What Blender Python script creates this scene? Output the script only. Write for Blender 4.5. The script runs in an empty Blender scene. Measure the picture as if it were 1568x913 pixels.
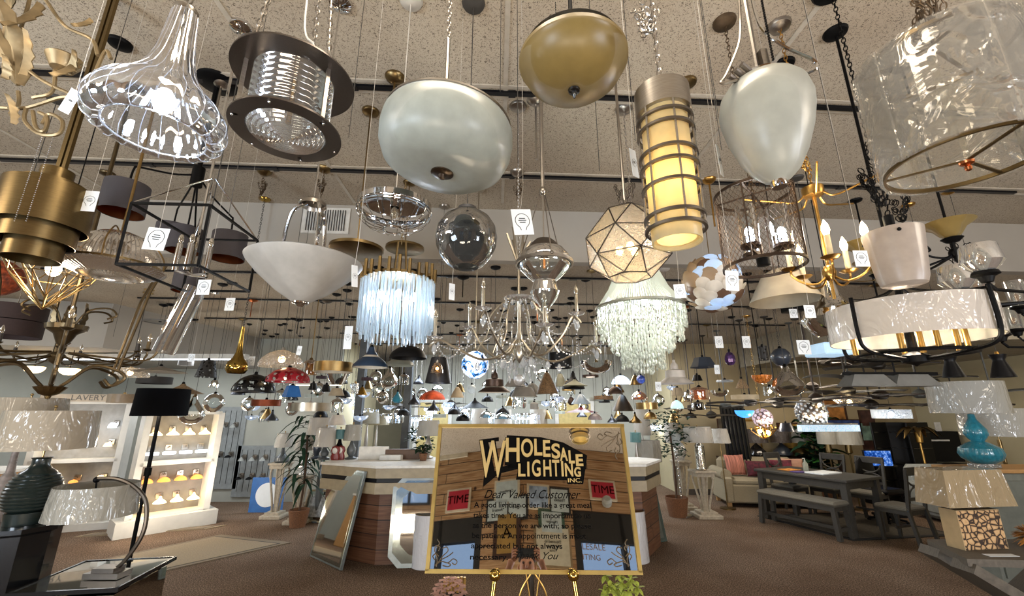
import bpy, math, random
from math import sin, cos, tan, atan, pi, radians, sqrt
from mathutils import Vector, Matrix
random.seed(7)
SC = bpy.context.scene
COL = SC.collection
# ------------------------------------------------------------ camera
FPX, CX, CY = 650.0, 784.0, 456.5
PITCH = atan(174/650)
CAM = Vector((0, 0, 1.8))
cd = bpy.data.cameras.new('camera'); cam = bpy.data.objects.new('camera', cd); COL.objects.link(cam)
cd.sensor_width = 36; cd.lens = FPX/1568*36; cd.clip_start = 0.03; cd.clip_end = 200
cam.location = CAM; cam.rotation_euler = (pi/2 + PITCH, 0, 0)
SC.camera = cam
# ------------------------------------------------------------ look
SC.view_settings.view_transform = 'Standard'
SC.view_settings.look = 'None'
SC.view_settings.gamma = 1.0
SC.view_settings.use_curve_mapping = False
SC.view_settings.exposure = 0.0
w = bpy.data.worlds.new('sky'); SC.world = w; w.use_nodes = True
bg = w.node_tree.nodes['Background']; bg.inputs[0].default_value = (0.42, 0.62, 1.0, 1); bg.inputs[1].default_value = 1.0
# ------------------------------------------------------------ area lights
def area(name, loc, target, sx, sy, power, col):
    l = bpy.data.lights.new(name, 'AREA'); l.shape = 'RECTANGLE'; l.size = sx; l.size_y = sy
    l.energy = power; l.color = col
    o = bpy.data.objects.new(name, l); COL.objects.link(o); o.location = loc
    o.rotation_euler = (Vector(target)-Vector(loc)).to_track_quat('-Z', 'Y').to_euler()
    return o
WARM = (1.0, 0.86, 0.68); COOL = (0.75, 0.87, 1.0)
area('window_daylight_left', (-4.2, -3.0, 1.2), (-0.8, 4.2, 3.7), 3.0, 1.5, 430, COOL)
area('window_daylight_right', (4.4, -2.9, 1.2), (1.2, 4.2, 3.7), 3.0, 1.5, 400, (0.88, 0.92, 1.0))
area('front_up_fill', (-0.2, -2.0, 0.3), (0, 3.4, 4.0), 3.4, 0.5, 190, WARM)  # added upward fill to brighten the ceiling; no counter lamp stands here
area('front_fill', (-6.0, -1.0, 3.9), (-2, 2.5, 0), 2.2, 1.2, 130, WARM)  # added fill out of view; no ceiling fitting known here
area('front_fill', (6.0, -1.0, 3.9), (2.5, 3, 0), 2.2, 1.2, 110, WARM)  # matching added fill on the right, also without a fitting
area('front_fill', (0, 0.75, 3.92), (0, 0.75, 0), 1.6, 0.4, 30, WARM)  # overhead fill added to reach the photographer's face; no lamp known here
for (x, y, s, e, c) in [(-6.4, 7.9, 2.4, 60, (0.9, 0.95, 1.0)), (-1.5, 9.5, 2.5, 200, COOL), (1.8, 9.5, 2.5, 170, (0.9, 0.95, 1.0)), (5.6, 8.0, 2.5, 75, WARM), (0.5, 6.6, 2.5, 50, WARM), (-7.5, 4.0, 2.5, 55, (0.9, 0.95, 1.0)), (7.5, 4.5, 2.0, 35, WARM)]:
    area('hall_ceiling_light', (x, y, 2.7 if abs(x) > 3.5 and y > 7 else 3.3), (x, y, 0), s, 1.0, e, c)
# ------------------------------------------------------------ pixels to points
FW = Vector((0, cos(PITCH), sin(PITCH))); UP = Vector((0, -sin(PITCH), cos(PITCH))); RT = Vector((1, 0, 0))
def ray(px, py): return RT*((px-CX)/FPX) + UP*((CY-py)/FPX) + FW
def W(px, py, z): return CAM + ray(px, py)*z
def PY(px, py, Y): r = ray(px, py); return CAM + r*(Y/r.y)
def PZ(px, py, Z): r = ray(px, py); return CAM + r*((Z-CAM.z)/r.z)
def FL(px, py): return PZ(px, py, 0.0)
SK = tan(radians(3.5))
STEP_Y = 4.39
def ceil_z(x, y): return 4.0 if y < STEP_Y + x*SK else 3.4
# ------------------------------------------------------------ materials
MATS = {}
def lin(h):
    if isinstance(h, str):
        h = h.lstrip('#'); c = [int(h[i:i+2], 16)/255 for i in (0, 2, 4)]
        return tuple(((x+0.055)/1.055)**2.4 if x > 0.04045 else x/12.92 for x in c)
    return h
def newmat(name):
    m = bpy.data.materials.new(name); m.use_nodes = True; nt = m.node_tree; nt.nodes.clear()
    out = nt.nodes.new('ShaderNodeOutputMaterial'); return m, nt, out
def N(nt, t, **kw):
    n = nt.nodes.new(t)
    for k, v in kw.items(): setattr(n, k, v)
    return n
def ramp(nt, fac, stops):
    r = N(nt, 'ShaderNodeValToRGB'); nt.links.new(fac, r.inputs[0])
    e = r.color_ramp.elements
    while len(e) < len(stops): e.new(0.5)
    for i, (p, c) in enumerate(stops):
        e[i].position = p; e[i].color = (*lin(c), 1)
    return r.outputs[0]
def objco(nt): return N(nt, 'ShaderNodeTexCoord').outputs['Object']
def mat(name, col, rough=0.5, metal=0.0, var=0.12, scale=12.0, bump=0.0, emit=0.0, ecol=None, coat=0.0, stretch=None, spec=0.5):
    key = name
    if key in MATS: return MATS[key]
    m, nt, out = newmat(name); L = nt.links.new
    p = N(nt, 'ShaderNodeBsdfPrincipled'); L(p.outputs[0], out.inputs[0])
    c = lin(col)
    no = N(nt, 'ShaderNodeTexNoise'); no.inputs['Scale'].default_value = scale; no.inputs['Detail'].default_value = 3
    if stretch:
        mp = N(nt, 'ShaderNodeMapping'); L(objco(nt), mp.inputs[0]); mp.inputs['Scale'].default_value = stretch; L(mp.outputs[0], no.inputs[0])
    else: L(objco(nt), no.inputs[0])
    lo = tuple(max(0, x*(1-var)) for x in c); hi = tuple(min(1, x*(1+var)) for x in c)
    r = ramp(nt, no.outputs[0], [(0.3, lo), (0.7, hi)])
    L(r, p.inputs['Base Color'])
    p.inputs['Roughness'].default_value = rough; p.inputs['Metallic'].default_value = metal
    p.inputs['Coat Weight'].default_value = coat; p.inputs['Specular IOR Level'].default_value = spec
    if bump:
        b = N(nt, 'ShaderNodeBump'); b.inputs['Strength'].default_value = bump; b.inputs['Distance'].default_value = 0.01
        L(no.outputs[0], b.inputs['Height']); L(b.outputs[0], p.inputs['Normal'])
    if emit:
        p.inputs['Emission Color'].default_value = (*lin(ecol or col), 1); p.inputs['Emission Strength'].default_value = emit
    MATS[key] = m; return m
def glass(name, tint='#f4f7f8', refl=1.0, rough=0.03, dens=0.0, bump=0.0, bscale=8.0, dcol='#ffffff'):
    """thin clear glass: see-through, fresnel shine; dens adds milky body"""
    if name in MATS: return MATS[name]
    m, nt, out = newmat(name); L = nt.links.new
    tr = N(nt, 'ShaderNodeBsdfTransparent'); tr.inputs[0].default_value = (*lin(tint), 1)
    gl = N(nt, 'ShaderNodeBsdfAnisotropic'); gl.inputs['Roughness'].default_value = rough
    lw = N(nt, 'ShaderNodeLayerWeight'); lw.inputs[0].default_value = 0.42
    mm = N(nt, 'ShaderNodeMath', operation='MULTIPLY'); L(lw.outputs['Fresnel'], mm.inputs[0]); mm.inputs[1].default_value = refl
    mm.use_clamp = True
    mx = N(nt, 'ShaderNodeMixShader'); L(mm.outputs[0], mx.inputs[0]); L(tr.outputs[0], mx.inputs[1]); L(gl.outputs[0], mx.inputs[2])
    last = mx
    if bump:
        no = N(nt, 'ShaderNodeTexNoise'); no.inputs['Scale'].default_value = bscale; no.inputs['Detail'].default_value = 2; no.inputs['Distortion'].default_value = 1.0
        L(objco(nt), no.inputs[0])
        b = N(nt, 'ShaderNodeBump'); b.inputs['Strength'].default_value = bump; b.inputs['Distance'].default_value = 0.03
        L(no.outputs[0], b.inputs['Height']); L(b.outputs[0], gl.inputs['Normal']); L(b.outputs[0], lw.inputs['Normal'])
    if dens:
        df = N(nt, 'ShaderNodeBsdfDiffuse'); df.inputs[0].default_value = (*lin(dcol), 1)
        tl = N(nt, 'ShaderNodeBsdfTranslucent'); tl.inputs[0].default_value = (*lin(dcol), 1)
        m2 = N(nt, 'ShaderNodeMixShader'); m2.inputs[0].default_value = 0.5; L(df.outputs[0], m2.inputs[1]); L(tl.outputs[0], m2.inputs[2])
        m3 = N(nt, 'ShaderNodeMixShader'); m3.inputs[0].default_value = dens; L(mx.outputs[0], m3.inputs[1]); L(m2.outputs[0], m3.inputs[2]); last = m3
    L(last.outputs[0], out.inputs[0]); MATS[name] = m; return m
def frost(name, col, emit=0.0, ecol=None, tl=0.5, rough=0.35, gloss=0.12, scale=20, var=0.06, bump=0.0):
    """milky glass or lamp fabric: diffuse + translucent with a soft sheen"""
    if name in MATS: return MATS[name]
    m, nt, out = newmat(name); L = nt.links.new
    no = N(nt, 'ShaderNodeTexNoise'); no.inputs['Scale'].default_value = scale; no.inputs['Detail'].default_value = 4; L(objco(nt), no.inputs[0])
    c = lin(col); r = ramp(nt, no.outputs[0], [(0.35, tuple(x*(1-var) for x in c)), (0.65, tuple(min(1, x*(1+var)) for x in c))])
    df = N(nt, 'ShaderNodeBsdfDiffuse'); tb = N(nt, 'ShaderNodeBsdfTranslucent'); L(r, df.inputs[0]); L(r, tb.inputs[0])
    a = N(nt, 'ShaderNodeMixShader'); a.inputs[0].default_value = tl; L(df.outputs[0], a.inputs[1]); L(tb.outputs[0], a.inputs[2])
    g = N(nt, 'ShaderNodeBsdfAnisotropic'); g.inputs['Roughness'].default_value = rough
    lw = N(nt, 'ShaderNodeLayerWeight'); lw.inputs[0].default_value = 0.25
    ml = N(nt, 'ShaderNodeMath', operation='MULTIPLY_ADD'); L(lw.outputs['Fresnel'], ml.inputs[0]); ml.inputs[1].default_value = 0.16; ml.inputs[2].default_value = gloss*0.2; ml.use_clamp = True
    b = N(nt, 'ShaderNodeMixShader'); L(ml.outputs[0], b.inputs[0]); L(a.outputs[0], b.inputs[1]); L(g.outputs[0], b.inputs[2])
    last = b
    if bump:
        bp = N(nt, 'ShaderNodeBump'); bp.inputs['Strength'].default_value = bump; bp.inputs['Distance'].default_value = 0.02
        L(no.outputs[0], bp.inputs['Height']); L(bp.outputs[0], df.inputs['Normal']); L(bp.outputs[0], g.inputs['Normal'])
    if emit:
        e = N(nt, 'ShaderNodeEmission'); e.inputs[0].default_value = (*lin(ecol or col), 1); e.inputs[1].default_value = emit
        ad = N(nt, 'ShaderNodeAddShader'); L(last.outputs[0], ad.inputs[0]); L(e.outputs[0], ad.inputs[1]); last = ad
    L(last.outputs[0], out.inputs[0]); MATS[name] = m; return m
def emis(name, col, s):
    if name in MATS: return MATS[name]
    m, nt, out = newmat(name); e = N(nt, 'ShaderNodeEmission'); e.inputs[0].default_value = (*lin(col), 1); e.inputs[1].default_value = s
    nt.links.new(e.outputs[0], out.inputs[0]); MATS[name] = m; return m
def wrapmat(name, col, scale=9.0, strength=0.9):
    """lampshade fabric in creased clear plastic"""
    if name in MATS: return MATS[name]
    m, nt, out = newmat(name); L = nt.links.new
    mp = N(nt, 'ShaderNodeMapping'); L(objco(nt), mp.inputs[0]); mp.inputs['Scale'].default_value = (1, 1, 0.45); mp.inputs['Rotation'].default_value = (0.3, 0.5, 0)
    no = N(nt, 'ShaderNodeTexNoise'); no.inputs['Scale'].default_value = scale; no.inputs['Detail'].default_value = 3; no.inputs['Distortion'].default_value = 1.0; L(mp.outputs[0], no.inputs[0])
    vo = N(nt, 'ShaderNodeTexVoronoi', feature='DISTANCE_TO_EDGE'); vo.inputs['Scale'].default_value = scale*1.1
    L(no.outputs['Color'], vo.inputs['Vector'])
    p = N(nt, 'ShaderNodeBsdfPrincipled'); p.inputs['Base Color'].default_value = (*lin(col), 1); p.inputs['Roughness'].default_value = 0.7
    p.inputs['Coat Weight'].default_value = 0.9; p.inputs['Coat Roughness'].default_value = 0.08
    b = N(nt, 'ShaderNodeBump'); b.inputs['Strength'].default_value = 1.0; b.inputs['Distance'].default_value = 0.09
    L(no.outputs[0], b.inputs['Height']); L(b.outputs[0], p.inputs['Coat Normal'])
    b2 = N(nt, 'ShaderNodeBump'); b2.inputs['Strength'].default_value = 0.3; b2.inputs['Distance'].default_value = 0.02
    L(no.outputs[0], b2.inputs['Height']); L(b2.outputs[0], p.inputs['Normal'])
    L(p.outputs[0], out.inputs[0]); MATS[name] = m; return m
# metals and common stuff
BRONZE = mat('antique_brass', '#7d6a48', 0.32, 1.0, stretch=(2, 2, 30))
BRASS = mat('brushed_brass', '#a3885a', 0.3, 1.0)
GOLD = mat('gold_paint', '#bd9450', 0.3, 1.0)
POLB = mat('polished_brass', '#b0924c', 0.12, 1.0)
NICK = mat('brushed_nickel', '#a8a29a', 0.3, 1.0, stretch=(2, 2, 40))
NICKD = mat('satin_nickel_dark', '#6d665f', 0.4, 1.0)
CHR = mat('chrome', '#d8d8d8', 0.08, 1.0, var=0.02)
BLK = mat('black_metal', '#070708', 0.5, 0.0, spec=0.12)
BLKG = mat('gloss_black', '#0c0d0f', 0.2, 0.0, coat=0.5)
COPP = mat('copper', '#a8623a', 0.3, 1.0)
RUST = mat('rusty_chain', '#5a4a38', 0.55, 0.8, var=0.4)
SILV = mat('champagne_silver', '#b3ab9b', 0.3, 1.0)
CORD = mat('hanging_wire', '#3a3733', 0.6)
CORDW = mat('clear_cord', '#b9b4aa', 0.4)
CLEAR = glass('clear_glass', '#f1f4f5', 1.0, 0.03, bump=0.1)
CLEARW = glass('wavy_glass', '#f6f4ee', 0.8, 0.07, dens=0.07, bump=0.7, bscale=9)
SEEDY = glass('grey_glass', '#b4b8ba', 0.6, 0.05, dens=0.12, bump=0.1, dcol='#8c8f90')
CRYS = glass('crystal', '#dfe6ea', 1.9, 0.04, dens=0.16, bump=0.5, bscale=40)
MERC = glass('smoke_glass', '#6c6661', 1.2, 0.05)
FROSTW = frost('frosted_white_glass', '#b9bfb8', bump=0.02)
OPAL = frost('opal_glass', '#c9ccc8')
BULBW = emis('warm_lit_bulb', '#ffdfa8', 26)
BULBC = emis('cool_lit_bulb', '#dce8ff', 30)
BULBD = glass('unlit_bulb', '#e8e2d6', 1.2, 0.05, dens=0.15, dcol='#e8d8b8')
WHITEP = mat('white_paint', '#cfcdc6', 0.5)
PAPER = mat('white_paper', '#d5dadd', 0.6, var=0.03)
INK = mat('black_ink', '#0a0908', 0.8, spec=0.03)
# ------------------------------------------------------------ mesh builder
class MB:
    def __init__(s): s.v = []; s.f = []
    def add(s, vs, fs, M=None):
        o = len(s.v)
        s.v += [tuple(M @ Vector(v)) if M else tuple(v) for v in vs]
        s.f += [tuple(i+o for i in f) for f in fs]; return s
    def lathe(s, prof, n=32, c=(0, 0, 0), rib=0, amp=0.0, sy=1.0, M=None, close=False, wob=None):
        vs = []; fs = []; rows = []
        for (r, z) in prof:
            if r < 1e-5: rows.append([len(vs)]); vs.append((c[0], c[1], c[2]+z)); continue
            row = []
            for i in range(n):
                a = 2*pi*i/n; rr = r*(1+(amp*cos(rib*a) if rib else 0)); zz = z + (wob(a, r) if wob else 0)
                row.append(len(vs)); vs.append((c[0]+rr*cos(a), c[1]+rr*sin(a)*sy, c[2]+zz))
            rows.append(row)
        pr = list(zip(rows, rows[1:]))
        if close: pr.append((rows[-1], rows[0]))
        for a, b in pr:
            if len(a) == 1 and len(b) == 1: continue
            for i in range(n):
                j = (i+1) % n
                if len(a) == 1: fs.append((a[0], b[i], b[j]))
                elif len(b) == 1: fs.append((a[i], b[0], a[j]))
                else: fs.append((a[i], b[i], b[j], a[j]))
        return s.add(vs, fs, M)
    def shell(s, prof, t=0.003, **k):
        inner = [(max(r-t, 0.0), z+(t*0.3)) for r, z in reversed(prof)]
        return s.lathe(list(prof)+inner, close=(prof[0][0] > 1e-5 and prof[-1][0] > 1e-5), **k)
    def tube(s, pts, r=0.004, n=6, closed=False):
        pts = [Vector(p) for p in pts]; m = len(pts)
        if m < 2: return s
        vs = []; fs = []; ref = None
        for i, p in enumerate(pts):
            if closed: t = pts[(i+1) % m]-pts[i-1]
            else: t = pts[min(i+1, m-1)]-pts[max(i-1, 0)]
            if t.length < 1e-9: t = Vector((0, 0, 1))
            t.normalize()
            if ref is None:
                ref = Vector((0, 0, 1)) if abs(t.z) < 0.9 else Vector((1, 0, 0))
            u = t.cross(ref); u = u.normalized() if u.length > 1e-6 else t.orthogonal().normalized()
            v2 = u.cross(t).normalized(); ref = v2
            rr = r[i] if isinstance(r, (list, tuple)) else r
            for k in range(n):
                a = 2*pi*k/n; vs.append(p+u*(rr*cos(a))+v2*(rr*sin(a)))
        for i in range(m if closed else m-1):
            for k in range(n):
                a = i*n+k; b = i*n+(k+1) % n; c2 = ((i+1) % m)*n+(k+1) % n; d = ((i+1) % m)*n+k
                fs.append((a, b, c2, d))
        if not closed: fs.append(tuple(range(n-1, -1, -1))); fs.append(tuple((m-1)*n+k for k in range(n)))
        return s.add(vs, fs)
    def ring(s, R, r=0.004, c=(0, 0, 0), n=32, k=6, ry=None):
        return s.tube([(c[0]+R*cos(2*pi*i/n), c[1]+(ry or R)*sin(2*pi*i/n), c[2]) for i in range(n)], r, k, True)
    def box(s, c, d, M=None, bev=0.0):
        x, y, z = d[0]/2, d[1]/2, d[2]/2
        if bev > 0:
            b = min(bev, x*0.9, y*0.9, z*0.9)
            vs = []; 
            for sz in (-1, 1):
                for sy in (-1, 1):
                    for sx in (-1, 1):
                        vs += [(sx*(x-b), sy*(y-b), sz*z), (sx*(x-b), sy*y, sz*(z-b)), (sx*x, sy*(y-b), sz*(z-b))]
            def q(i, j, k, t): return ((k*2+j)*2+i)*3+t
            fs = [(q(0,0,0,0), q(0,1,0,0), q(1,1,0,0), q(1,0,0,0)), (q(0,0,1,0), q(1,0,1,0), q(1,1,1,0), q(0,1,1,0)),
                  (q(0,0,0,1), q(1,0,0,1), q(1,0,1,1), q(0,0,1,1)), (q(0,1,0,1), q(0,1,1,1), q(1,1,1,1), q(1,1,0,1)),
                  (q(0,0,0,2), q(0,0,1,2), q(0,1,1,2), q(0,1,0,2)), (q(1,0,0,2), q(1,1,0,2), q(1,1,1,2), q(1,0,1,2))]
            for k in (0, 1):
                for j in (0, 1): fs.append((q(0,j,k,0), q(1,j,k,0), q(1,j,k,1), q(0,j,k,1)))
                for i in (0, 1): fs.append((q(i,0,k,0), q(i,1,k,0), q(i,1,k,2), q(i,0,k,2)))
            for j in (0, 1):
                for i in (0, 1): fs.append((q(i,j,0,1), q(i,j,1,1), q(i,j,1,2), q(i,j,0,2)))
            for k in (0, 1):
                for j in (0, 1):
                    for i in (0, 1): fs.append((q(i,j,k,0), q(i,j,k,1), q(i,j,k,2)))
        else:
            vs = [(sx*x, sy*y, sz*z) for sz in (-1, 1) for sy in (-1, 1) for sx in (-1, 1)]
            fs = [(0, 2, 3, 1), (4, 5, 7, 6), (0, 1, 5, 4), (2, 6, 7, 3), (0, 4, 6, 2), (1, 3, 7, 5)]
        T = Matrix.Translation(c) @ (M.to_4x4() if M else Matrix.Identity(4))
        return s.add(vs, fs, T)
    def beam(s, a, b, w, h, up=(0, 0, 1)):
        a = Vector(a); b = Vector(b); t = (b-a); L = t.length; t.normalize(); u = Vector(up)
        x = t.cross(u)
        if x.length < 1e-5: x = t.orthogonal()
        x.normalize(); y = x.cross(t).normalized()
        M = Matrix((x, t, y)).transposed()
        return s.box((a+b)/2, (w, L, h), M)
    def ball(s, c, r, n=16, m=10, sc=(1, 1, 1), M=None):
        pr = [(r*sin(pi*i/m) if 0 < i < m else 0, -r*cos(pi*i/m)) for i in range(m+1)]
        T = Matrix.Translation(c) @ (M.to_4x4() if M else Matrix.Identity(4)) @ Matrix.Diagonal((*sc, 1))
        return s.lathe(pr, n, M=T)
    def prism(s, poly, z0, z1, M=None):
        n = len(poly); vs = [(x, y, z0) for x, y in poly]+[(x, y, z1) for x, y in poly]
        fs = [tuple(range(n-1, -1, -1)), tuple(range(n, 2*n))]+[(i, (i+1) % n, n+(i+1) % n, n+i) for i in range(n)]
        return s.add(vs, fs, M)
    def quad(s, a, b, c, d): return s.add([a, b, c, d], [(0, 1, 2, 3)])
    def pierced(s, pr, rows, n=84, t=0.006):
        """dome wall with oval holes cut right through; rows = (height share, count, hole radius, phase)"""
        P = spline([(r, 0, h) for r, h in pr], 5); K = len(P); H = P[-1].z; keep = []; vs = []
        for o in (0, t):
            for p in P:
                for i in range(n): a = 2*pi*i/n; vs.append(((p.x-o)*cos(a), (p.x-o)*sin(a), p.z-o*0.3))
        for k in range(K-1):
            for i in range(n):
                r = (P[k].x+P[k+1].x)/2; z = (P[k].z+P[k+1].z)/2; a = 2*pi*(i+0.5)/n; hit = False
                for (hz_, c, rad, ph) in rows:
                    d = (a-ph)*c/(2*pi); d = (d-round(d))*2*pi/c*r/1.35; dz = sqrt((z-hz_*H)**2+(r-min(P, key=lambda q: abs(q.z-hz_*H)).x)**2)
                    if d*d+dz*dz < rad*rad: hit = True
                if not hit: keep.append((k, i))
        ks = set(keep); fs = []; o = K*n
        for (k, i) in keep:
            j = (i+1) % n; q = (k*n+i, k*n+j, (k+1)*n+j, (k+1)*n+i); fs += [q, tuple(x+o for x in reversed(q))]
            for (kk, ii, e) in ((k-1, i, (0, 1)), (k+1, i, (2, 3)), (k, (i+1) % n, (1, 2)), (k, (i-1) % n, (3, 0))):
                if (kk, ii) not in ks: fs.append((q[e[1]], q[e[0]], q[e[0]]+o, q[e[1]]+o))
        return s.add(vs, fs)
    def chain(s, a, b, ll=0.035, r=0.0026, w=0.42):
        a = Vector(a); b = Vector(b); t = b-a; L = t.length
        if L < 1e-4: return s
        t.normalize(); x = t.orthogonal().normalized(); y = t.cross(x); n = max(1, int(L/(ll*0.72)))
        for i in range(n):
            c = a+t*(L*(i+0.5)/n); e = x if i % 2 else y; e = (e+(y if i % 2 else x)*0.25).normalized()
            s.tube([c+t*(ll*0.5*cos(q*pi/4))+e*(ll*0.5*w*1.2*sin(q*pi/4)) for q in range(8)], r, 4, True)
        return s
    def path_chain(s, pts, **k):
        for a, b in zip(pts, pts[1:]): s.chain(a, b, **k)
        return s
    def build(s, name, m, parent=None, smooth=True, loc=None):
        me = bpy.data.meshes.new(name); me.from_pydata(s.v, [], s.f); me.update()
        if smooth:
            me.polygons.foreach_set('use_smooth', [True]*len(me.polygons))
            try: me.set_sharp_from_angle(angle=radians(38))
            except Exception: pass
        me.materials.append(m)
        o = bpy.data.objects.new(name, me); COL.objects.link(o)
        if parent: o.parent = parent
        if loc is not None: o.location = loc
        return o
def tag(o, label, cat, group=None, kind=None):
    if kind: o['kind'] = kind
    if label: o['label'] = label
    if cat: o['category'] = cat
    if group: o['group'] = group
    return o
def thing(name, label, cat, loc, rz=0.0, group=None):
    o = bpy.data.objects.new(name, None); COL.objects.link(o); o.empty_display_size = 0.05
    o.location = loc; o.rotation_euler = (0, 0, rz); return tag(o, label, cat, group)
def struct(name, mb, m, smooth=False, loc=None):
    o = mb.build(name, m, None, smooth, loc); o['kind'] = 'structure'; return o
def dup(root, loc, rz=0.0, label=None, group=None, scale=None):
    r = root.copy(); COL.objects.link(r); r.location = loc; r.rotation_euler = (0, 0, rz)
    if label: r['label'] = label
    if group: r['group'] = group
    if scale: r.scale = (scale,)*3
    for ch in list(root.children):
        c = ch.copy(); COL.objects.link(c); c.parent = r
        for g in list(ch.children):
            d = g.copy(); COL.objects.link(d); d.parent = c
    return r
def arc(c, R, a0, a1, n=12, plane='xz', ph=0.0):
    out = []
    for i in range(n+1):
        a = a0+(a1-a0)*i/n; x = R*cos(a); z = R*sin(a)
        out.append((c[0]+x*cos(ph), c[1]+x*sin(ph), c[2]+z))
    return out
def spline(pts, n=8):
    """Catmull-Rom through points"""
    P = [Vector(p) for p in pts]; P = [P[0]*2-P[1]]+P+[P[-1]*2-P[-2]]; out = []
    for i in range(1, len(P)-2):
        for k in range(n):
            t = k/n; a, b, c, d = P[i-1], P[i], P[i+1], P[i+2]
            out.append(0.5*((2*b)+(c-a)*t+(2*a-5*b+4*c-d)*t*t+(3*b-a-3*c+d)*t**3))
    out.append(P[-2]); return out
# ============================================================ THE ROOM
def rot_room(x, y): return (x, y + x*SK)       # the room's cross lines run 3.5 degrees off the view
def ceiling_mat():
    m, nt, out = newmat('fissured_ceiling_tile'); L = nt.links.new
    co = objco(nt); p = N(nt, 'ShaderNodeBsdfPrincipled'); L(p.outputs[0], out.inputs[0]); p.inputs['Roughness'].default_value = 0.9
    n1 = N(nt, 'ShaderNodeTexNoise'); n1.inputs['Scale'].default_value = 95; n1.inputs['Detail'].default_value = 3; n1.inputs['Distortion'].default_value = 1.5; L(co, n1.inputs[0])
    r1 = ramp(nt, n1.outputs[0], [(0.37, '#6a6156'), (0.45, '#bcb2a2')])
    n2 = N(nt, 'ShaderNodeTexNoise'); n2.inputs['Scale'].default_value = 0.7; L(co, n2.inputs[0])
    r2 = ramp(nt, n2.outputs[0], [(0.3, '#dcd4cb'), (0.7, '#fffdf8')])
    mx = N(nt, 'ShaderNodeMix', data_type='RGBA', blend_type='MULTIPLY'); mx.inputs[0].default_value = 1
    L(r1, mx.inputs[6]); L(r2, mx.inputs[7]); L(mx.outputs[2], p.inputs['Base Color'])
    b = N(nt, 'ShaderNodeBump'); b.inputs['Strength'].default_value = 0.35; b.inputs['Distance'].default_value = 0.004; L(n1.outputs[0], b.inputs['Height']); L(b.outputs[0], p.inputs['Normal'])
    return m
def carpet_mat():
    m, nt, out = newmat('brown_carpet'); L = nt.links.new
    co = objco(nt); p = N(nt, 'ShaderNodeBsdfPrincipled'); L(p.outputs[0], out.inputs[0]); p.inputs['Roughness'].default_value = 0.95; p.inputs['Specular IOR Level'].default_value = 0.1
    n1 = N(nt, 'ShaderNodeTexNoise'); n1.inputs['Scale'].default_value = 75; n1.inputs['Detail'].default_value = 2; L(co, n1.inputs[0])
    r1 = ramp(nt, n1.outputs[0], [(0.32, '#3a2f26'), (0.5, '#6b5a4b'), (0.68, '#957f6c')])
    n2 = N(nt, 'ShaderNodeTexNoise'); n2.inputs['Scale'].default_value = 1.3; n2.inputs['Detail'].default_value = 4; L(co, n2.inputs[0])
    r2 = ramp(nt, n2.outputs[0], [(0.3, '#d8d0c8'), (0.7, '#ffffff')])
    mx = N(nt, 'ShaderNodeMix', data_type='RGBA', blend_type='MULTIPLY'); mx.inputs[0].default_value = 1
    L(r1, mx.inputs[6]); L(r2, mx.inputs[7]); L(mx.outputs[2], p.inputs['Base Color'])
    b = N(nt, 'ShaderNodeBump'); b.inputs['Strength'].default_value = 0.5; b.inputs['Distance'].default_value = 0.005; L(n1.outputs[0], b.inputs['Height']); L(b.outputs[0], p.inputs['Normal'])
    return m
def plank_mat(name, c1, c2, dark, ph=0.16, pl=1.6):
    m, nt, out = newmat(name); L = nt.links.new
    co = objco(nt); p = N(nt, 'ShaderNodeBsdfPrincipled'); L(p.outputs[0], out.inputs[0]); p.inputs['Roughness'].default_value = 0.6
    sp = N(nt, 'ShaderNodeSeparateXYZ'); L(co, sp.inputs[0])
    cb = N(nt, 'ShaderNodeCombineXYZ')
    ad = N(nt, 'ShaderNodeMath', operation='ADD'); L(sp.outputs[0], ad.inputs[0]); L(sp.outputs[1], ad.inputs[1])
    L(ad.outputs[0], cb.inputs[0]); L(sp.outputs[2], cb.inputs[1])
    br = N(nt, 'ShaderNodeTexBrick'); L(cb.outputs[0], br.inputs[0]); br.inputs['Scale'].default_value = 1
    br.inputs['Brick Width'].default_value = pl; br.inputs['Row Height'].default_value = ph; br.inputs['Mortar Size'].default_value = 0.006
    br.inputs['Color1'].default_value = (*lin(c1), 1); br.inputs['Color2'].default_value = (*lin(c2), 1); br.inputs['Mortar'].default_value = (*lin(dark), 1)
    mp = N(nt, 'ShaderNodeMapping'); L(cb.outputs[0], mp.inputs[0]); mp.inputs['Scale'].default_value = (1.5, 22, 1)
    no = N(nt, 'ShaderNodeTexNoise'); no.inputs['Scale'].default_value = 2; no.inputs['Detail'].default_value = 5; no.inputs['Distortion'].default_value = 0.6; L(mp.outputs[0], no.inputs[0])
    r = ramp(nt, no.outputs[0], [(0.3, '#b89c80'), (0.7, '#ffffff')])
    vo = N(nt, 'ShaderNodeTexVoronoi'); vo.inputs['Scale'].default_value = 3.2; L(cb.outputs[0], vo.inputs[0])
    r3 = ramp(nt, vo.outputs['Distance'], [(0.06, '#5a4030'), (0.12, '#ffffff')])
    mx = N(nt, 'ShaderNodeMix', data_type='RGBA', blend_type='MULTIPLY'); mx.inputs[0].default_value = 1
    L(br.outputs[0], mx.inputs[6]); L(r, mx.inputs[7])
    m2 = N(nt, 'ShaderNodeMix', data_type='RGBA', blend_type='MULTIPLY'); m2.inputs[0].default_value = 1
    L(mx.outputs[2], m2.inputs[6]); L(r3, m2.inputs[7]); L(m2.outputs[2], p.inputs['Base Color'])
    return m
CEIL = ceiling_mat(); CARPET = carpet_mat()
PLANK = plank_mat('knotty_pine_planks', '#cfae84', '#b8946a', '#3a2a1c')
CREAM = mat('cream_wall_paint', '#b3a888', 0.8, scale=3, var=0.05)
GREYW = mat('grey_green_wall_paint', '#a9aaa0', 0.8, scale=3, var=0.05)
SOFF = mat('smooth_drywall_paint', '#a09a90', 0.85, scale=2, var=0.05)
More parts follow.
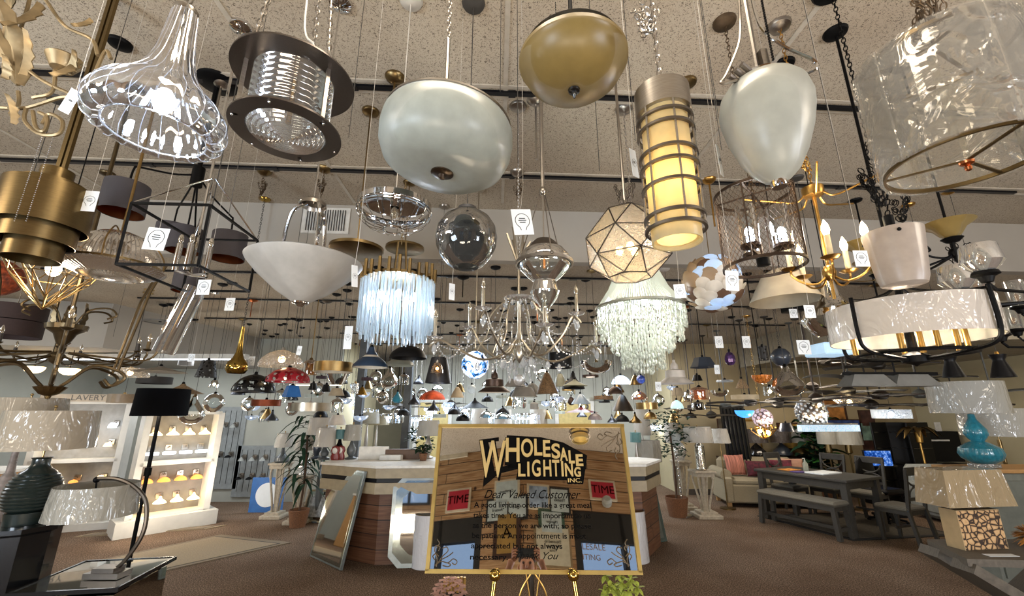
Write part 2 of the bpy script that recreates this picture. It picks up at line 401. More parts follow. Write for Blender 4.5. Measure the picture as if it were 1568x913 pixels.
GRID = mat('ceiling_grid_bar', '#aea596', 0.5)
TAN = mat('tan_wall_paint', '#a39270', 0.8, scale=3, var=0.06)
XL, XR, YB, YF = -9.0, 9.5, -6.0, 14.0
struct('floor', MB().quad((XL, YB, 0), (XR, YB, 0), (XR, YF+1, 0), (XL, YF+1, 0)), CARPET)
def slab(x0, x1, yl0, yr0, yl1, yr1, z, t=0.08):
    return MB().add([(x0, yl0, z), (x1, yr0, z), (x1, yr1, z), (x0, yl1, z), (x0, yl0, z+t), (x1, yr0, z+t), (x1, yr1, z+t), (x0, yl1, z+t)],
                    [(0, 3, 2, 1), (4, 5, 6, 7), (0, 1, 5, 4), (2, 3, 7, 6), (1, 2, 6, 5), (3, 0, 4, 7)])
struct('ceiling', slab(XL, XR, YB, YB, STEP_Y+XL*SK, STEP_Y+XR*SK, 4.0), CEIL)
struct('ceiling', slab(XL, XR, STEP_Y+XL*SK, STEP_Y+XR*SK, YF+1, YF+1, 3.4), CEIL)
# the face of the step
fb = MB(); a = (XL, STEP_Y+XL*SK); b = (XR, STEP_Y+XR*SK)
fb.add([(a[0], a[1]-0.02, 3.39), (b[0], b[1]-0.02, 3.39), (b[0], b[1]-0.02, 4.0), (a[0], a[1]-0.02, 4.0), (a[0], a[1]+0.1, 3.39), (b[0], b[1]+0.1, 3.39)],
       [(0, 1, 2, 3), (0, 4, 5, 1)])
struct('wall_step', fb, SOFF)
# walls
struct('wall_left', MB().box((XL-0.05, 4, 2), (0.1, 21, 4.2)), GREYW)
struct('wall_right', MB().box((XR+0.05, 4, 2), (0.1, 21, 4.2)), CREAM)
struct('wall_back', MB().box((0.2, YF+0.05, 1.75), (18.9, 0.1, 3.6)), CREAM)
# ceiling grid bars (T rails) beside the tracks
rows_hi = [0.22, 1.42, 2.54, 3.64]; rows_lo = [4.95, 6.25, 7.63, 9.0, 10.4]
gb = MB()
for y in rows_hi:
    for dx in (-0.05, 0.05):
        gb.beam((-6, y+dx-6*SK, 3.996), (7, y+dx+7*SK, 3.996), 0.028, 0.012)
for x in (-3.9, -1.45, 0.16, 1.9, 4.2):
    gb.beam((x-1.4*SK, -1, 3.997), (x-4.3*SK, 4.2, 3.997), 0.03, 0.01)
struct('trim_1', gb, GRID)
TRK = mat('track_black', '#0d0e12', 0.35, 0.2)
places_hi = ['furthest toward the camera', 'over the largest pendants', 'crossing above the amber dome', 'in front of the ceiling step']
for i, y in enumerate(rows_hi[1:]):
    mb = MB().beam((-4.6, y-4.6*SK, 3.985), (4.2 if i == 1 else 3.2+i, y+(4.2 if i == 1 else 3.2+i)*SK, 3.985), 0.036, 0.02)
    for k in range(-3, 4): mb.box((k*1.1, y+k*1.1*SK, 3.981), (0.05, 0.05, 0.022))
    tag(mb.build('lighting_track', TRK, smooth=False), 'black lighting track on the tiled ceiling '+places_hi[i+1], 'lighting track')
ords = ['first', 'second', 'third', 'fourth', 'fifth', 'sixth']
for i, y in enumerate(rows_lo):
    xl, xr = ((-5.4, 5.2) if y < 9 else (-3.6, 3.7)); mb = MB().beam((xl, y+xl*SK, 3.386), (xr, y+xr*SK, 3.386), 0.03, 0.02)
    for k in range(-3, 5): mb.box((k*0.75, y+k*0.75*SK, 3.378), (0.09, 0.05, 0.02))
    tag(mb.build('lighting_track', TRK, smooth=False), 'black lighting track on the low rear ceiling, %s behind the step' % ords[i], 'lighting track')
# vent on the step face
vp = PY(507, 346, STEP_Y-0.02+0)
vx = vp.x; vy = STEP_Y+vx*SK-0.03
vt = thing('air_vent', 'grey louvred air vent on the ceiling step face', 'vent', (vx, vy, vp.z), atan(SK))
MB().box((0, 0, 0), (0.50, 0.015, 0.30)).build('frame', WHITEP, vt, False)
mb = MB()
for i in range(16): mb.box((-0.2+0.4*i/15, -0.012, 0), (0.008, 0.014, 0.24), Matrix.Rotation(0.5, 3, 'Z'))
mb.build('louvres', mat('vent_dark', '#3b3a38', 0.6), vt, False)
# left lowered soffit (smooth) over the left bays and its edge
m_ = MB().prism([(-9, 5.6), (-6.1, 6.3), (-5.7, 8.8), (-5.7, 14), (-9, 14)], 2.72, 3.4)
struct('ceiling_soffit_left', m_, SOFF)
m_ = MB().prism([(5.5, 6.6), (9.5, 5.6), (9.5, 14), (5.5, 14)], 2.82, 3.4)
struct('ceiling_soffit_right', m_, mat('soffit_right_paint', '#9b927f', 0.85))
# side room walls at the back
struct('wall_left_bay', MB().box((-6.4, 9.6, 1.7), (5.2, 0.1, 3.4)), GREYW)
struct('wall_left_return', MB().box((-3.85, 10.9, 1.7), (0.1, 2.6, 3.4)), CREAM)
struct('wall_right_bay', MB().box((6.65, 10.4, 1.7), (5.7, 0.12, 3.4)), TAN)
struct('wall_right_return', MB().box((3.86, 11.3, 1.7), (0.14, 1.9, 3.4)), CREAM)
struct('wall_middle', MB().box((0.45, 12.4, 1.7), (6.8, 0.12, 3.4)), GREYW)
# doors in the middle wall
def door(x, y, w, h, m, nm, lab=None):
    o = struct(nm, MB().box((0, 0, h/2), (w, 0.05, h), bev=0.01), m, loc=(x, y, 0))
    fr = MB(); fr.box((-w/2-0.05, 0, h/2), (0.1, 0.09, h+0.1)); fr.box((w/2+0.05, 0, h/2), (0.1, 0.09, h+0.1)); fr.box((0, 0, h+0.05), (w, 0.09, 0.1))
    fr.build('door_frame', WHITEP, o, False)
    MB().ball((w/2-0.08, -0.05, 1.0), 0.03).build('door_handle', BRASS, o)
    return o
DOORM = mat('cream_door', '#c7b477', 0.5)
door(-2.2, 12.3, 0.85, 2.05, DOORM, 'door_1')
door(1.75, 12.3, 0.9, 2.05, DOORM, 'door_2')
struct('baseboard_right', MB().box((6.65, 10.32, 0.06), (5.6, 0.03, 0.12)), mat('dark_baseboard', '#4a4036', 0.6))
struct('baseboard_middle', MB().box((0.45, 12.32, 0.06), (6.7, 0.03, 0.12)), MATS['dark_baseboard'])
# ============================================================ BEHIND THE CAMERA (seen in the mirror sign)
D0 = ray(805, 845).normalized()
MDIST = 2.15
MPT = CAM + D0*MDIST
def on_mirror(px, py):
    r = ray(px, py); return CAM + r*(MDIST/r.dot(D0))
def refl(px, py, pt, nrm):
    h = on_mirror(px, py); d = ray(px, py).normalized(); d = d - D0*(2*d.dot(D0))
    t = (Vector(pt)-h).dot(Vector(nrm))/d.dot(Vector(nrm)); return h+d*t
CORN = Vector((-0.08, -2.3, 0))
LEND = Vector((-8.5, -4.6, 0)); REND = Vector((9.0, -4.2, 0))
def wall_frame(a, b):
    t = (b-a).normalized(); n = Vector((-t.y, t.x, 0))
    if n.y < 0: n = -n
    return t, n
def wall_with_hole(name, a, b, holes, m, top=4.0):
    t, n = wall_frame(a, b); L = (b-a).length; mb = MB()
    xs = sorted(holes); cur = 0
    def seg(s0, s1, z0, z1):
        c = a+t*((s0+s1)/2)-n*0.06
        M = Matrix((t, n, Vector((0, 0, 1)))).transposed()
        mb.box((c.x, c.y, (z0+z1)/2), (s1-s0, 0.12, z1-z0), M)
    for (s0, s1, z0, z1) in xs:
        seg(cur, s0, 0, top); seg(s0, s1, 0, z0); seg(s0, s1, z1, top); cur = s1
    seg(cur, L, 0, top)
    return struct(name, mb, m)
tl, nl = wall_frame(CORN, LEND); tr_, nr = wall_frame(CORN, REND)
def s_on(px, py, t, n):
    p = refl(px, py, CORN, n); return (p-CORN).dot(t), p.z
sL0, zL1 = s_on(739, 790, tl, nl); sL1, _ = s_on(670, 800, tl, nl)
sR0, zR1 = s_on(876, 782, tr_, nr); sR1, _ = s_on(962, 790, tr_, nr)
HL = (sL0, sL1+0.6, 0.75, zL1); HR = (sR0, sR1+0.6, 0.75, zR1)
wall_with_hole('wall_front_left', CORN, LEND, [HL], PLANK)
wall_with_hole('wall_front_right', CORN, REND, [HR], PLANK)
DARKF = mat('dark_window_frame', '#1c1a18', 0.5)
def window(nm, a, t, n, h):
    s0, s1, z0, z1 = h; mb = MB(); M = Matrix((t, n, Vector((0, 0, 1)))).transposed(); c0 = a-n*0.06
    zv = refl(700 if t.x < 0 else 925, 830, CORN, n).z
    for (u0, u1, v0, v1) in [(s0, s1, zv, z1), (s0, s1, z0, z0+0.08), (s0, s0+0.1, z0, z1), (s1-0.08, s1, z0, z1), ((s0+s1)/2-0.03, (s0+s1)/2+0.03, z0, z1)]:
        c = c0+t*((u0+u1)/2); mb.box((c.x, c.y, (v0+v1)/2), (u1-u0, 0.1, v1-v0), M)
    w = struct(nm, mb, DARKF)
    g = MB(); p = c0+t*s0; q = c0+t*s1; g.quad((p.x, p.y, z0), (q.x, q.y, z0), (q.x, q.y, z1), (p.x, p.y, z1)); g.build('pane', CLEAR, w)
window('window_1', CORN, tl, nl, HL); window('window_2', CORN, tr_, nr, HR)
# awning / porch roof outside darkens the window heads
for (t, n, h, nm) in ((tl, nl, HL, 'porch_roof_left'), (tr_, nr, HR, 'porch_roof_right')):
    s0, s1, z0, z1 = h; c = CORN+t*((s0+s1)/2)-n*1.0
    M = Matrix((t, n, Vector((0, 0, 1)))).transposed()
    mb = MB().box((c.x, c.y, z1+0.3), (s1-s0+0.3, 1.7, 0.12), M)
    struct(nm, mb, mat('porch_dark_wood', '#241d18', 0.8))
struct('ground_outside', MB().quad((-30, -30, -0.02), (30, -30, -0.02), (30, -2, -0.02), (-30, -2, -0.02)), mat('asphalt', '#5c5a57', 0.9, scale=3))
REDS = mat('red_sign_face', '#b3122f', 0.5); SIGNF = mat('cream_sign_frame', '#cfc4ac', 0.5)
def framed(nm, label, cat, px, py, w, h, t, n, fm, pm, inner=None, text=None, tsize=0.1, tm=None, fr=0.03, mirror=True):
    p = refl(px, py, CORN, n); o = thing(nm, label, cat, p+n*0.001)
    M = Matrix((-t if (t.x < 0) else t, n, Vector((0, 0, 1)))).transposed(); M = M
    MB().box((0, 0.015, 0), (w, 0.028, h), M).add([], []).build('frame', fm, o, False)
    c = n*0.031
    MB().box((c.x, c.y, 0), (w-2*fr, 0.004, h-2*fr), M).build('print', pm, o, False)
    if text: text_mesh(text, tsize, tm or INK, o, n*0.036, t, n, 'lettering')
    return o
def text_mesh(s, size, m, parent, loc, t, n, name, ext=0.001, off=0.0, shear=0.0, align='CENTER', sx=1.0, sy=1.0):
    """real lettering; t = direction of reading, n = face normal"""
    cu = bpy.data.curves.new('txt', 'FONT'); cu.body = s; cu.size = size; cu.extrude = ext; cu.offset = off; cu.shear = shear
    cu.align_x = align; cu.align_y = 'CENTER'
    to = bpy.data.objects.new('txt', cu); COL.objects.link(to)
    dg = bpy.context.evaluated_depsgraph_get(); me = bpy.data.meshes.new_from_object(to.evaluated_get(dg))
    bpy.data.objects.remove(to); bpy.data.curves.remove(cu)
    me.materials.clear(); me.materials.append(m); me.name = name
    up = n.cross(t).normalized()
    M = Matrix((t, up, n)).transposed().to_4x4()
    me.transform(Matrix.Translation(loc) @ M @ Matrix.Diagonal((sx, sy, 1, 1)))
    o = bpy.data.objects.new(name, me); COL.objects.link(o)
    if parent: o.parent = parent
    return o
def rd(t, n):    # reading direction for someone facing the wall from inside
    return n.cross(Vector((0, 0, 1)))*-1
RL = Vector((0, 0, 1)).cross(nl); RR = Vector((0, 0, 1)).cross(nr)
def framed2(nm, label, cat, px, py, w, h, n, fm, pm, text=None, tsize=0.1, tm=None, fr=0.03):
    R = Vector((0, 0, 1)).cross(n); p = refl(px, py, CORN, n); o = thing(nm, label, cat, p+n*0.001)
    M = Matrix((R, n, Vector((0, 0, 1)))).transposed()
    mb = MB(); c = n*0.015; mb.box((c.x, c.y, 0), (w, 0.028, h), M); mb.build('frame', fm, o, False)
    c = n*0.032; MB().box((c.x, c.y, 0), (w-2*fr, 0.004, h-2*fr), M).build('print', pm, o, False)
    if text:
        ls = text.split('\n')
        for i, l in enumerate(ls):
            text_mesh(l, abs(tsize), tm or INK, o, n*0.036+Vector((0, 0, (len(ls)-1)/2-i))*tsize*1.1, R, n, 'lettering', sx=(1 if tsize > 0 else -1))
    return o
BLKF = mat('black_frame', '#1b1a18', 0.4); CERT = mat('certificate_paper', '#b9c6c6', 0.6); WOODF = mat('walnut_frame', '#3d2317', 0.4)
framed2('wall_sign', 'red TIME sign high on the left plank wall', 'sign', 703, 767, 0.40, 0.34, nl, SIGNF, REDS, 'TIME', -0.17)
framed2('wall_sign', 'red TIME sign on the right plank wall above the security light', 'sign', 922, 752, 0.42, 0.30, nr, SIGNF, REDS, 'TIME', -0.17)
framed2('wall_sign', 'cream box sign with red lettering reading TIME high on the left planks', 'sign', 697, 690, 0.5, 0.3, nl, SIGNF, SIGNF, 'THE', 0.24, REDS)
framed2('certificate', 'pale certificate in a thin white frame, upper left of the corner group', 'certificate', 777, 754, 0.40, 0.36, nl, SIGNF, CERT, 'Certificate', 0.05)
framed2('certificate', 'blue-white certificate in a dark frame left of the corner', 'certificate', 763, 783, 0.36, 0.34, nl, BLKF, CERT, 'Award', 0.06)
framed2('certificate', 'certificate in a dark frame just beside the corner', 'certificate', 793, 778, 0.32, 0.34, nl, BLKF, CERT, 'Award', 0.05)
framed2('picture', 'framed photo print with pale blue area right of the corner', 'picture', 824, 762, 0.34, 0.36, nr, SIGNF, mat('photo_print', '#93a7bf', 0.4, var=0.5, scale=8))
framed2('certificate', 'tall certificate in a black frame right of the photo print', 'certificate', 856, 768, 0.32, 0.38, nr, BLKF, CERT, 'Thanks', 0.06)
framed2('certificate', 'green bordered certificate on the right planks', 'certificate', 844, 801, 0.38, 0.36, nr, mat('green_border', '#3d5a48', 0.5), CERT, 'Member', 0.05, fr=0.045)
framed2('picture', 'gold-matted dark picture in a walnut frame left of the phone', 'picture', 777, 818, 0.40, 0.62, nl, WOODF, mat('gold_mat', '#9c7a3a', 0.5), 'A', 0.2, fr=0.06)
framed2('poster', 'cream poster saying THANK YOU right of the photographer', 'poster', 846, 838, 0.52, 0.52, nr, mat('tan_frame', '#8f7a5a', 0.5), mat('poster_cream', '#c9c4ae', 0.6), 'Devoted to\nService in\nTime', 0.05)
# the shop name lettered on the right window, facing the street
wp = refl(896, 843, CORN, nr)
wt = thing('window_lettering', 'shop name lettering on the right front window', 'sign', wp-nr*0.05)
text_mesh('WHOLESALE', 0.11, GOLD, wt, Vector((0, 0, 0.06)), -RR, -nr, 'lettering'); text_mesh('LIGHTING', 0.10, GOLD, wt, Vector((0, 0, -0.07)), -RR, -nr, 'lettering')
# white flood light and ring pendant near the right front window
p = refl(929, 772, CORN, nr); t = thing('security_light', 'white ribbed security light on the right plank wall', 'light', p)
MB().lathe([(0.0, 0), (0.07, 0), (0.075, 0.02), (0.06, 0.03), (0.075, 0.05), (0.06, 0.06), (0.075, 0.08), (0.05, 0.12), (0, 0.13)], 20, M=Matrix.Rotation(radians(-70), 4, 'X')).build('body', OPAL, t)
# ============================================================ THE MIRROR SIGN ON ITS EASEL
c4 = [on_mirror(674, 653), on_mirror(957, 653), on_mirror(974, 877), on_mirror(656, 875)]
SC0 = (c4[0]+c4[1]+c4[2]+c4[3])/4
SN = -D0
SX = ((c4[1]-c4[0])+(c4[2]-c4[3])); SX = (SX-SN*SX.dot(SN)).normalized(); SU = SN.cross(SX)
if SU.z < 0: SU = -SU
SWd = ((c4[1]-c4[0]).length+(c4[2]-c4[3]).length)/2; SHt = ((c4[0]-c4[3]).length+(c4[1]-c4[2]).length)/2
MM = Matrix((SX, SU, SN)).transposed()
def sl(px, py): q = on_mirror(px, py)-SC0; return q.dot(SX), q.dot(SU)      # sign coordinates
sign = thing('mirror_sign', 'mirror sign in a thin gold frame standing on the brass easel', 'sign', SC0)
MIR = mat('mirror_silver', '#c9c6c0', 0.015, 1.0, var=0.0)
MB().box((0, 0, 0), (SWd-0.01, SHt-0.01, 0.008), MM).build('mirror', MIR, sign, False)
fr = MB()
for (x, y, a, b) in [(0, SHt/2, SWd+0.018, 0.016), (0, -SHt/2, SWd+0.018, 0.016), (-SWd/2, 0, 0.016, SHt), (SWd/2, 0, 0.016, SHt)]:
    fr.box(MM @ Vector((x, y, 0.003)), (a, b, 0.024), MM)
fr.build('frame', mat('pale_gold_frame', '#b39a5c', 0.35, 0.9), sign, False)
LET = MATS['black_ink']; GLET = mat('gold_lettering', '#ad9560', 0.45, 0.3)
def put(s, px, py, hpx, m, name, d=0.006, off=0.0, shear=0.0, wpx=None, align='CENTER', vs=1.0, rotd=0.0):
    """lettering on the sign: centre pixel, cap height and optional total width in photo pixels"""
    x, y = sl(px, py); x2, y2 = sl(px, py+hpx); size = abs(y-y2)/0.7
    cu = bpy.data.curves.new('txt', 'FONT'); cu.body = s; cu.size = size; cu.extrude = 0.0008; cu.offset = off; cu.shear = shear
    to = bpy.data.objects.new('txt', cu); COL.objects.link(to)
    dg = bpy.context.evaluated_depsgraph_get(); me = bpy.data.meshes.new_from_object(to.evaluated_get(dg))
    bpy.data.objects.remove(to); bpy.data.curves.remove(cu)
    xs = [v.co.x for v in me.vertices]; ys = [v.co.y for v in me.vertices]
    if wpx:
        xa, _ = sl(px, py); xb, _ = sl(px+wpx, py); k = abs(xb-xa)/(max(xs)-min(xs))
    else: k = 1.0
    cx = (max(xs)+min(xs))/2 if align == 'CENTER' else min(xs)
    me.materials.clear(); me.materials.append(m)
    T = Matrix.Translation(MM @ Vector((x, y, d))) @ MM.to_4x4() @ Matrix.Rotation(rotd, 4, 'Z') @ Matrix.Diagonal((k, vs, 1, 1)) @ Matrix.Translation((-cx, -size*0.35, 0))
    me.transform(T); o = bpy.data.objects.new(name, me); COL.objects.link(o); o.parent = sign; return o
# logo: WHOLESALE falling in an arch, LIGHTING, INC.
logo = [('W', 754, 702, 58, 41), ('H', 785, 689, 37, 21), ('O', 807, 686, 27, 18), ('L', 824, 685, 25, 12), ('E', 837, 687, 25, 11), ('S', 851, 691, 22, 13), ('A', 863, 696, 19, 12), ('L', 875, 700, 19, 9), ('E', 887, 705, 17, 11)]
for (ch, x, y, h, wd) in logo:
    put(ch, x+1.2, y+1.8, h+3, LET, 'letter_shadow', 0.0052, off=0.007, wpx=wd+5)
    put(ch, x, y, h, GLET, 'letter', 0.007, off=0.0025, wpx=wd)
for i, (ch, x, wd) in enumerate([('L', 799, 11), ('I', 809, 3.2), ('G', 821, 13), ('H', 838, 12), ('T', 851, 11), ('I', 861, 3.2), ('N', 871, 12), ('G', 884, 10)]):
    y = [720, 718.5, 717, 717, 717, 718, 719.5, 723][i]; h = [19, 22, 25, 25, 25, 23, 20, 14][i]
    put(ch, x+1, y+1.5, h+3, LET, 'letter_shadow', 0.0052, off=0.006, wpx=wd+4)
    put(ch, x, y, h, GLET, 'letter', 0.007, off=0.002, wpx=wd)
put('INC.', 881, 737, 7, LET, 'letter_shadow', 0.0052, off=0.004, wpx=24); put('INC.', 880, 736, 6.5, GLET, 'letter', 0.007, wpx=21)
# black ground the logo stands on
def polysign(pts, m, name, d0=0.0042, d1=0.0052):
    P = [sl(*p) for p in pts]; return MB().prism(P, d0, d1, MM.to_4x4()).build(name, m, sign, False)
def strip(a, b, wd, m, name):
    x0, y0 = sl(*a); x1, y1 = sl(*b); return MB().beam(MM @ Vector((x0, y0, 0.005)), MM @ Vector((x1, y1, 0.005)), wd, 0.001, up=SN).build(name, m, sign, False)
polysign([(776, 667), (828, 670), (862, 678), (899, 698), (893, 742), (868, 741), (868, 736), (790, 735), (794, 716), (778, 718)], LET, 'logo_ground')
polysign([(734, 674), (764, 670), (764, 676), (748, 678), (758, 722), (768, 716), (798, 706), (796, 718), (764, 726), (740, 746), (741, 730), (747, 722)], LET, 'logo_ground')
put('Dear Valued Customer', 815, 757, 13, LET, 'lettering', shear=0.45, wpx=148)
for (s, y, x0, x1) in [('A good lighting order like a great meal', 773.5, 725, 905), ('takes time. You are as important to us', 789.5, 724, 904), ('as the person we are with; so please', 805, 723, 905),
                       ('be patient. An appointment is most', 820.5, 722, 897), ('appreciated but not always', 836, 721, 861), ('necessary.', 853, 720, 778)]:
    put(s, (x0+x1)/2, y, 8.5, LET, 'lettering', wpx=x1-x0, off=0.0004)
put('Thank You', 822, 851, 11, LET, 'lettering', shear=0.45, wpx=66)
# scroll corners and hairlines
def scroll(pts, m, r=0.0022):
    return [MM @ Vector((*sl(*p), 0.006)) for p in pts]
for base, fx, fy in (((664, 870), 1, -1), ((966, 870), -1, -1), ((951, 660), -1, 1)):
    mb = MB()
    def q(dx, dy): return (base[0]+fx*dx, base[1]+fy*dy)
    for pts in ([(2, 4), (12, 10), (22, 8), (30, 14), (36, 10), (33, 5), (28, 8)], [(4, 2), (6, 14), (2, 26), (4, 34), (10, 32), (8, 26)], [(6, 6), (14, 18), (22, 26), (20, 32), (14, 30)],
                [(10, 12), (22, 18), (30, 24)], [(2, 12), (-1, 18), (4, 22), (8, 18)], [(14, 4), (22, 2), (26, 5), (22, 7)], [(5, 30), (9, 38), (6, 44)]):
        mb.tube(spline(scroll([q(*p) for p in pts], GOLD), 6), 0.0022, 5)
    mb.build('scroll_corner', mat('bronze_scroll', '#4d3f2a', 0.5, 0.4), sign)
# ---- easel
es = thing('easel', 'polished brass easel holding the mirror sign', 'easel', (SC0.x, SC0.y-0.1, 0))
eo = Vector(es.location)
def E(p): return Vector(p)-eo
mb = MB(); bottom = SC0-SU*(SHt/2+0.012)
for px in (759, 876):
    k = on_mirror(px, 880)+SN*0.05; k2 = on_mirror(px, 876)-SN*0.05
    foot = Vector((k.x+(k.x-SC0.x)*0.9, k.y-0.25, 0.0)); t2 = MB()
    t2.tube([E(k), E(foot)], 0.011, 10); t2.build('leg', POLB, es)
    MB().ball(E(k+Vector((0, 0, 0.0))), 0.024).tube([E(k), E(k2)], 0.008, 8).build('sign_rest', POLB, es)
top = SC0+SU*(SHt/2)-SN*0.03
MB().tube([E((SC0.x-0.005, top.y, top.z)), E((SC0.x-0.005, SC0.y+0.02, SC0.z-0.4)), E((SC0.x, SC0.y+0.22, 0))], 0.012, 8).build('leg', mat('dark_easel_post', '#2a2118', 0.4, 0.5), es)
cb_ = bottom+Vector((0, 0.03, -0.02)); mb = MB()
for s_ in (-1, 1):
    mb.tube(spline([E(cb_+Vector((s_*0.005, 0, 0.02))), E(cb_+Vector((s_*0.055, 0, -0.06))), E(cb_+Vector((s_*0.075, 0, -0.2))), E(cb_+Vector((s_*0.03, 0, -0.32)))], 6), 0.004, 6)
    mb.tube(spline([E(cb_+Vector((s_*0.03, 0, 0.02))), E(cb_+Vector((s_*0.015, 0, -0.1))), E(cb_+Vector((s_*0.05, 0, -0.16)))], 6), 0.003, 6)
mb.tube(arc(E(cb_+Vector((0, 0, -0.17))), 0.035, 0, pi, 10), 0.004, 6)
mb.build('scrollwork', GOLD, es)
# ============================================================ THE PHOTOGRAPHER (seen in the mirror)
def skin_body(name, verts, edges, radii, m, parent, sub=2):
    me = bpy.data.meshes.new(name); me.from_pydata([tuple(v) for v in verts], edges, []); me.update()
    o = bpy.data.objects.new(name, me); COL.objects.link(o)
    if parent: o.parent = parent
    sk = o.modifiers.new('Skin', 'SKIN'); sk.use_smooth_shade = True
    if not me.skin_vertices: me.attributes.new if False else None
    sv = me.skin_vertices
    if sv:
        for i, r in enumerate(radii):
            sv[0].data[i].radius = (r, r) if not isinstance(r, tuple) else r
        sv[0].data[0].use_root = True
    ss = o.modifiers.new('Sub', 'SUBSURF'); ss.levels = sub; ss.render_levels = sub
    me.materials.append(m); return o
SKIN = mat('skin', '#b98468', 0.5, var=0.08, scale=30)
SHIRT = mat('grey_tshirt', '#6f7880', 0.9, scale=60)
person = thing('person', 'person in a grey shirt holding a phone up, seen in the mirror sign', 'person', (0, -0.46, 0)); person.scale = (1.07,)*3
V = []; Ed = []; R = []
def vtx(p, r, par=None):
    V.append(p); R.append(r)
    if par is not None: Ed.append((par, len(V)-1))
    return len(V)-1
pel = vtx((0, 0, 0.98), (0.17, 0.12)); wa = vtx((0, 0, 1.12), (0.155, 0.11), pel); ch = vtx((0, 0.0, 1.34), (0.18, 0.12), wa)
nb = vtx((0, 0, 1.46), (0.09, 0.075), ch); nk = vtx((0, 0.01, 1.53), 0.058, nb); hd1 = vtx((0, 0.02, 1.60), (0.062, 0.075), nk); hd2 = vtx((0, 0.03, 1.68), (0.076, 0.092), hd1); hd3 = vtx((0, 0.02, 1.755), (0.06, 0.07), hd2)
for s_ in (-1, 1):
    sh = vtx((s_*0.19, 0, 1.41), 0.065, ch); el = vtx((s_*0.30, 0.16, 1.30), 0.044, sh); fo = vtx((s_*0.20, 0.30, 1.44), 0.038, el); wr = vtx((s_*0.135, 0.36, 1.59), 0.026, fo); vtx((s_*0.112, 0.372, 1.645), (0.04, 0.02), wr)
    hp = vtx((s_*0.1, 0, 0.9), 0.095, pel); kn = vtx((s_*0.12, 0.02, 0.5), 0.06, hp); an = vtx((s_*0.13, -0.02, 0.09), 0.042, kn); vtx((s_*0.14, 0.13, 0.045), 0.036, an)
skin_body('body', V, Ed, R, SKIN, person)
# face, hair, clothing
fc = MB(); fc.ball((0, 0.125, 1.665), 0.016, sc=(0.8, 1.2, 1.6)); fc.ball((-0.078, 0.02, 1.67), 0.02, sc=(0.4, 0.8, 1.3)); fc.ball((0.078, 0.02, 1.67), 0.02, sc=(0.4, 0.8, 1.3)); fc.build('nose_and_ears', SKIN, person)
fc = MB()
for s_ in (-1, 1): fc.ball((s_*0.03, 0.108, 1.69), 0.011)
fc.box((0, 0.115, 1.62), (0.05, 0.01, 0.007)); fc.build('eyes_and_mouth', mat('eye_dark', '#3a2018', 0.4), person)
MB().lathe([(0.080, 0.03), (0.074, 0.055), (0.04, 0.078), (0, 0.085)], 20, c=(0, 0.0, 1.70)).build('hair', mat('short_hair', '#4a3526', 0.8, var=0.4, scale=90, bump=0.5), person)
V = []; Ed = []; R = []
pel = vtx((0, 0, 1.0), (0.18, 0.13)); wa = vtx((0, 0, 1.12), (0.175, 0.13), pel); ch = vtx((0, 0, 1.34), (0.2, 0.14), wa); vtx((0, 0, 1.45), (0.1, 0.085), ch)
for s_ in (-1, 1): sh = vtx((s_*0.19, 0, 1.41), 0.082, ch); vtx((s_*0.26, 0.1, 1.345), 0.062, sh)
skin_body('shirt', V, Ed, R, SHIRT, person)
V = []; Ed = []; R = []
pel = vtx((0, 0, 0.98), (0.18, 0.13))
for s_ in (-1, 1): hp = vtx((s_*0.1, 0, 0.88), 0.105, pel); kn = vtx((s_*0.12, 0.02, 0.5), 0.075, hp); vtx((s_*0.13, -0.02, 0.12), 0.06, kn)
skin_body('trousers', V, Ed, R, mat('dark_jeans', '#232a38', 0.9), person)
for s_ in (-1, 1):
    for k in range(4):      # fingers curl over the phone's ends
        zz = 1.718-k*0.020; l = [0.9, 1.0, 0.95, 0.8][k]
        v = [(s_*0.107, 0.372, 1.66-k*0.006), (s_*0.108, 0.385, zz-0.003), (s_*0.092, 0.403, zz), (s_*(0.092-0.03*l), 0.411, zz-0.004)]
        skin_body('finger', v, [(0, 1), (1, 2), (2, 3)], [0.011, 0.0095, 0.009, 0.0075], SKIN, person, 1)
    v = [(s_*0.104, 0.362, 1.63), (s_*0.088, 0.368, 1.643), (s_*0.07, 0.372, 1.653)]
    skin_body('thumb', v, [(0, 1), (1, 2)], [0.013, 0.011, 0.009], SKIN, person, 1)
ph = thing('phone', 'black phone held sideways in the hands of the person in the mirror', 'phone', (0, -0.03, 1.80))
MB().box((0, 0, 0), (0.158, 0.009, 0.075), bev=0.004).build('case', BLKG, ph)
MB().box((-0.04, 0.0055, 0), (0.022, 0.002, 0.072), bev=0.001).build('camera_bar', mat('phone_bar', '#2f3033', 0.3, 0.8), ph)
# ============================================================ LAMP HELPERS
def hz(o, py): return PY(CX, py, o.location.y).z - o.location.z       # height at pixel row above a lamp's base point
def hang(t, z0, kind='cord', m=None, cm=None, cr=0.065, r=0.003, x=0.0, y=0.0, ll=0.035, canopy=True):
    zc = ceil_z(t.location.x+x, t.location.y+y)-t.location.z
    m = m or CORD; cm = cm or m; mb = MB()
    if kind == 'chain': mb.chain((x, y, z0), (x, y, zc-0.02), ll=ll, r=0.0026); mb.build('chain', m, t)
    elif kind == 'rod': mb.tube([(x, y, z0), (x, y, zc)], r, 8); mb.build('rod', m, t)
    else: mb.tube([(x, y, z0), (x, y, zc)], r, 5); mb.build('cord', m, t)
    if canopy: MB().lathe([(0, -0.035), (cr*0.35, -0.033), (cr*0.9, -0.018), (cr, -0.004), (cr, 0)], 20, c=(x, y, zc)).build('canopy', cm, t)
    return zc
def bulb(t, c, r=0.03, m=None, h=None, name='bulb'):
    return MB().ball(c, r, 12, 8, sc=(1, 1, (h or r)/r)).build(name, m or BULBW, t)
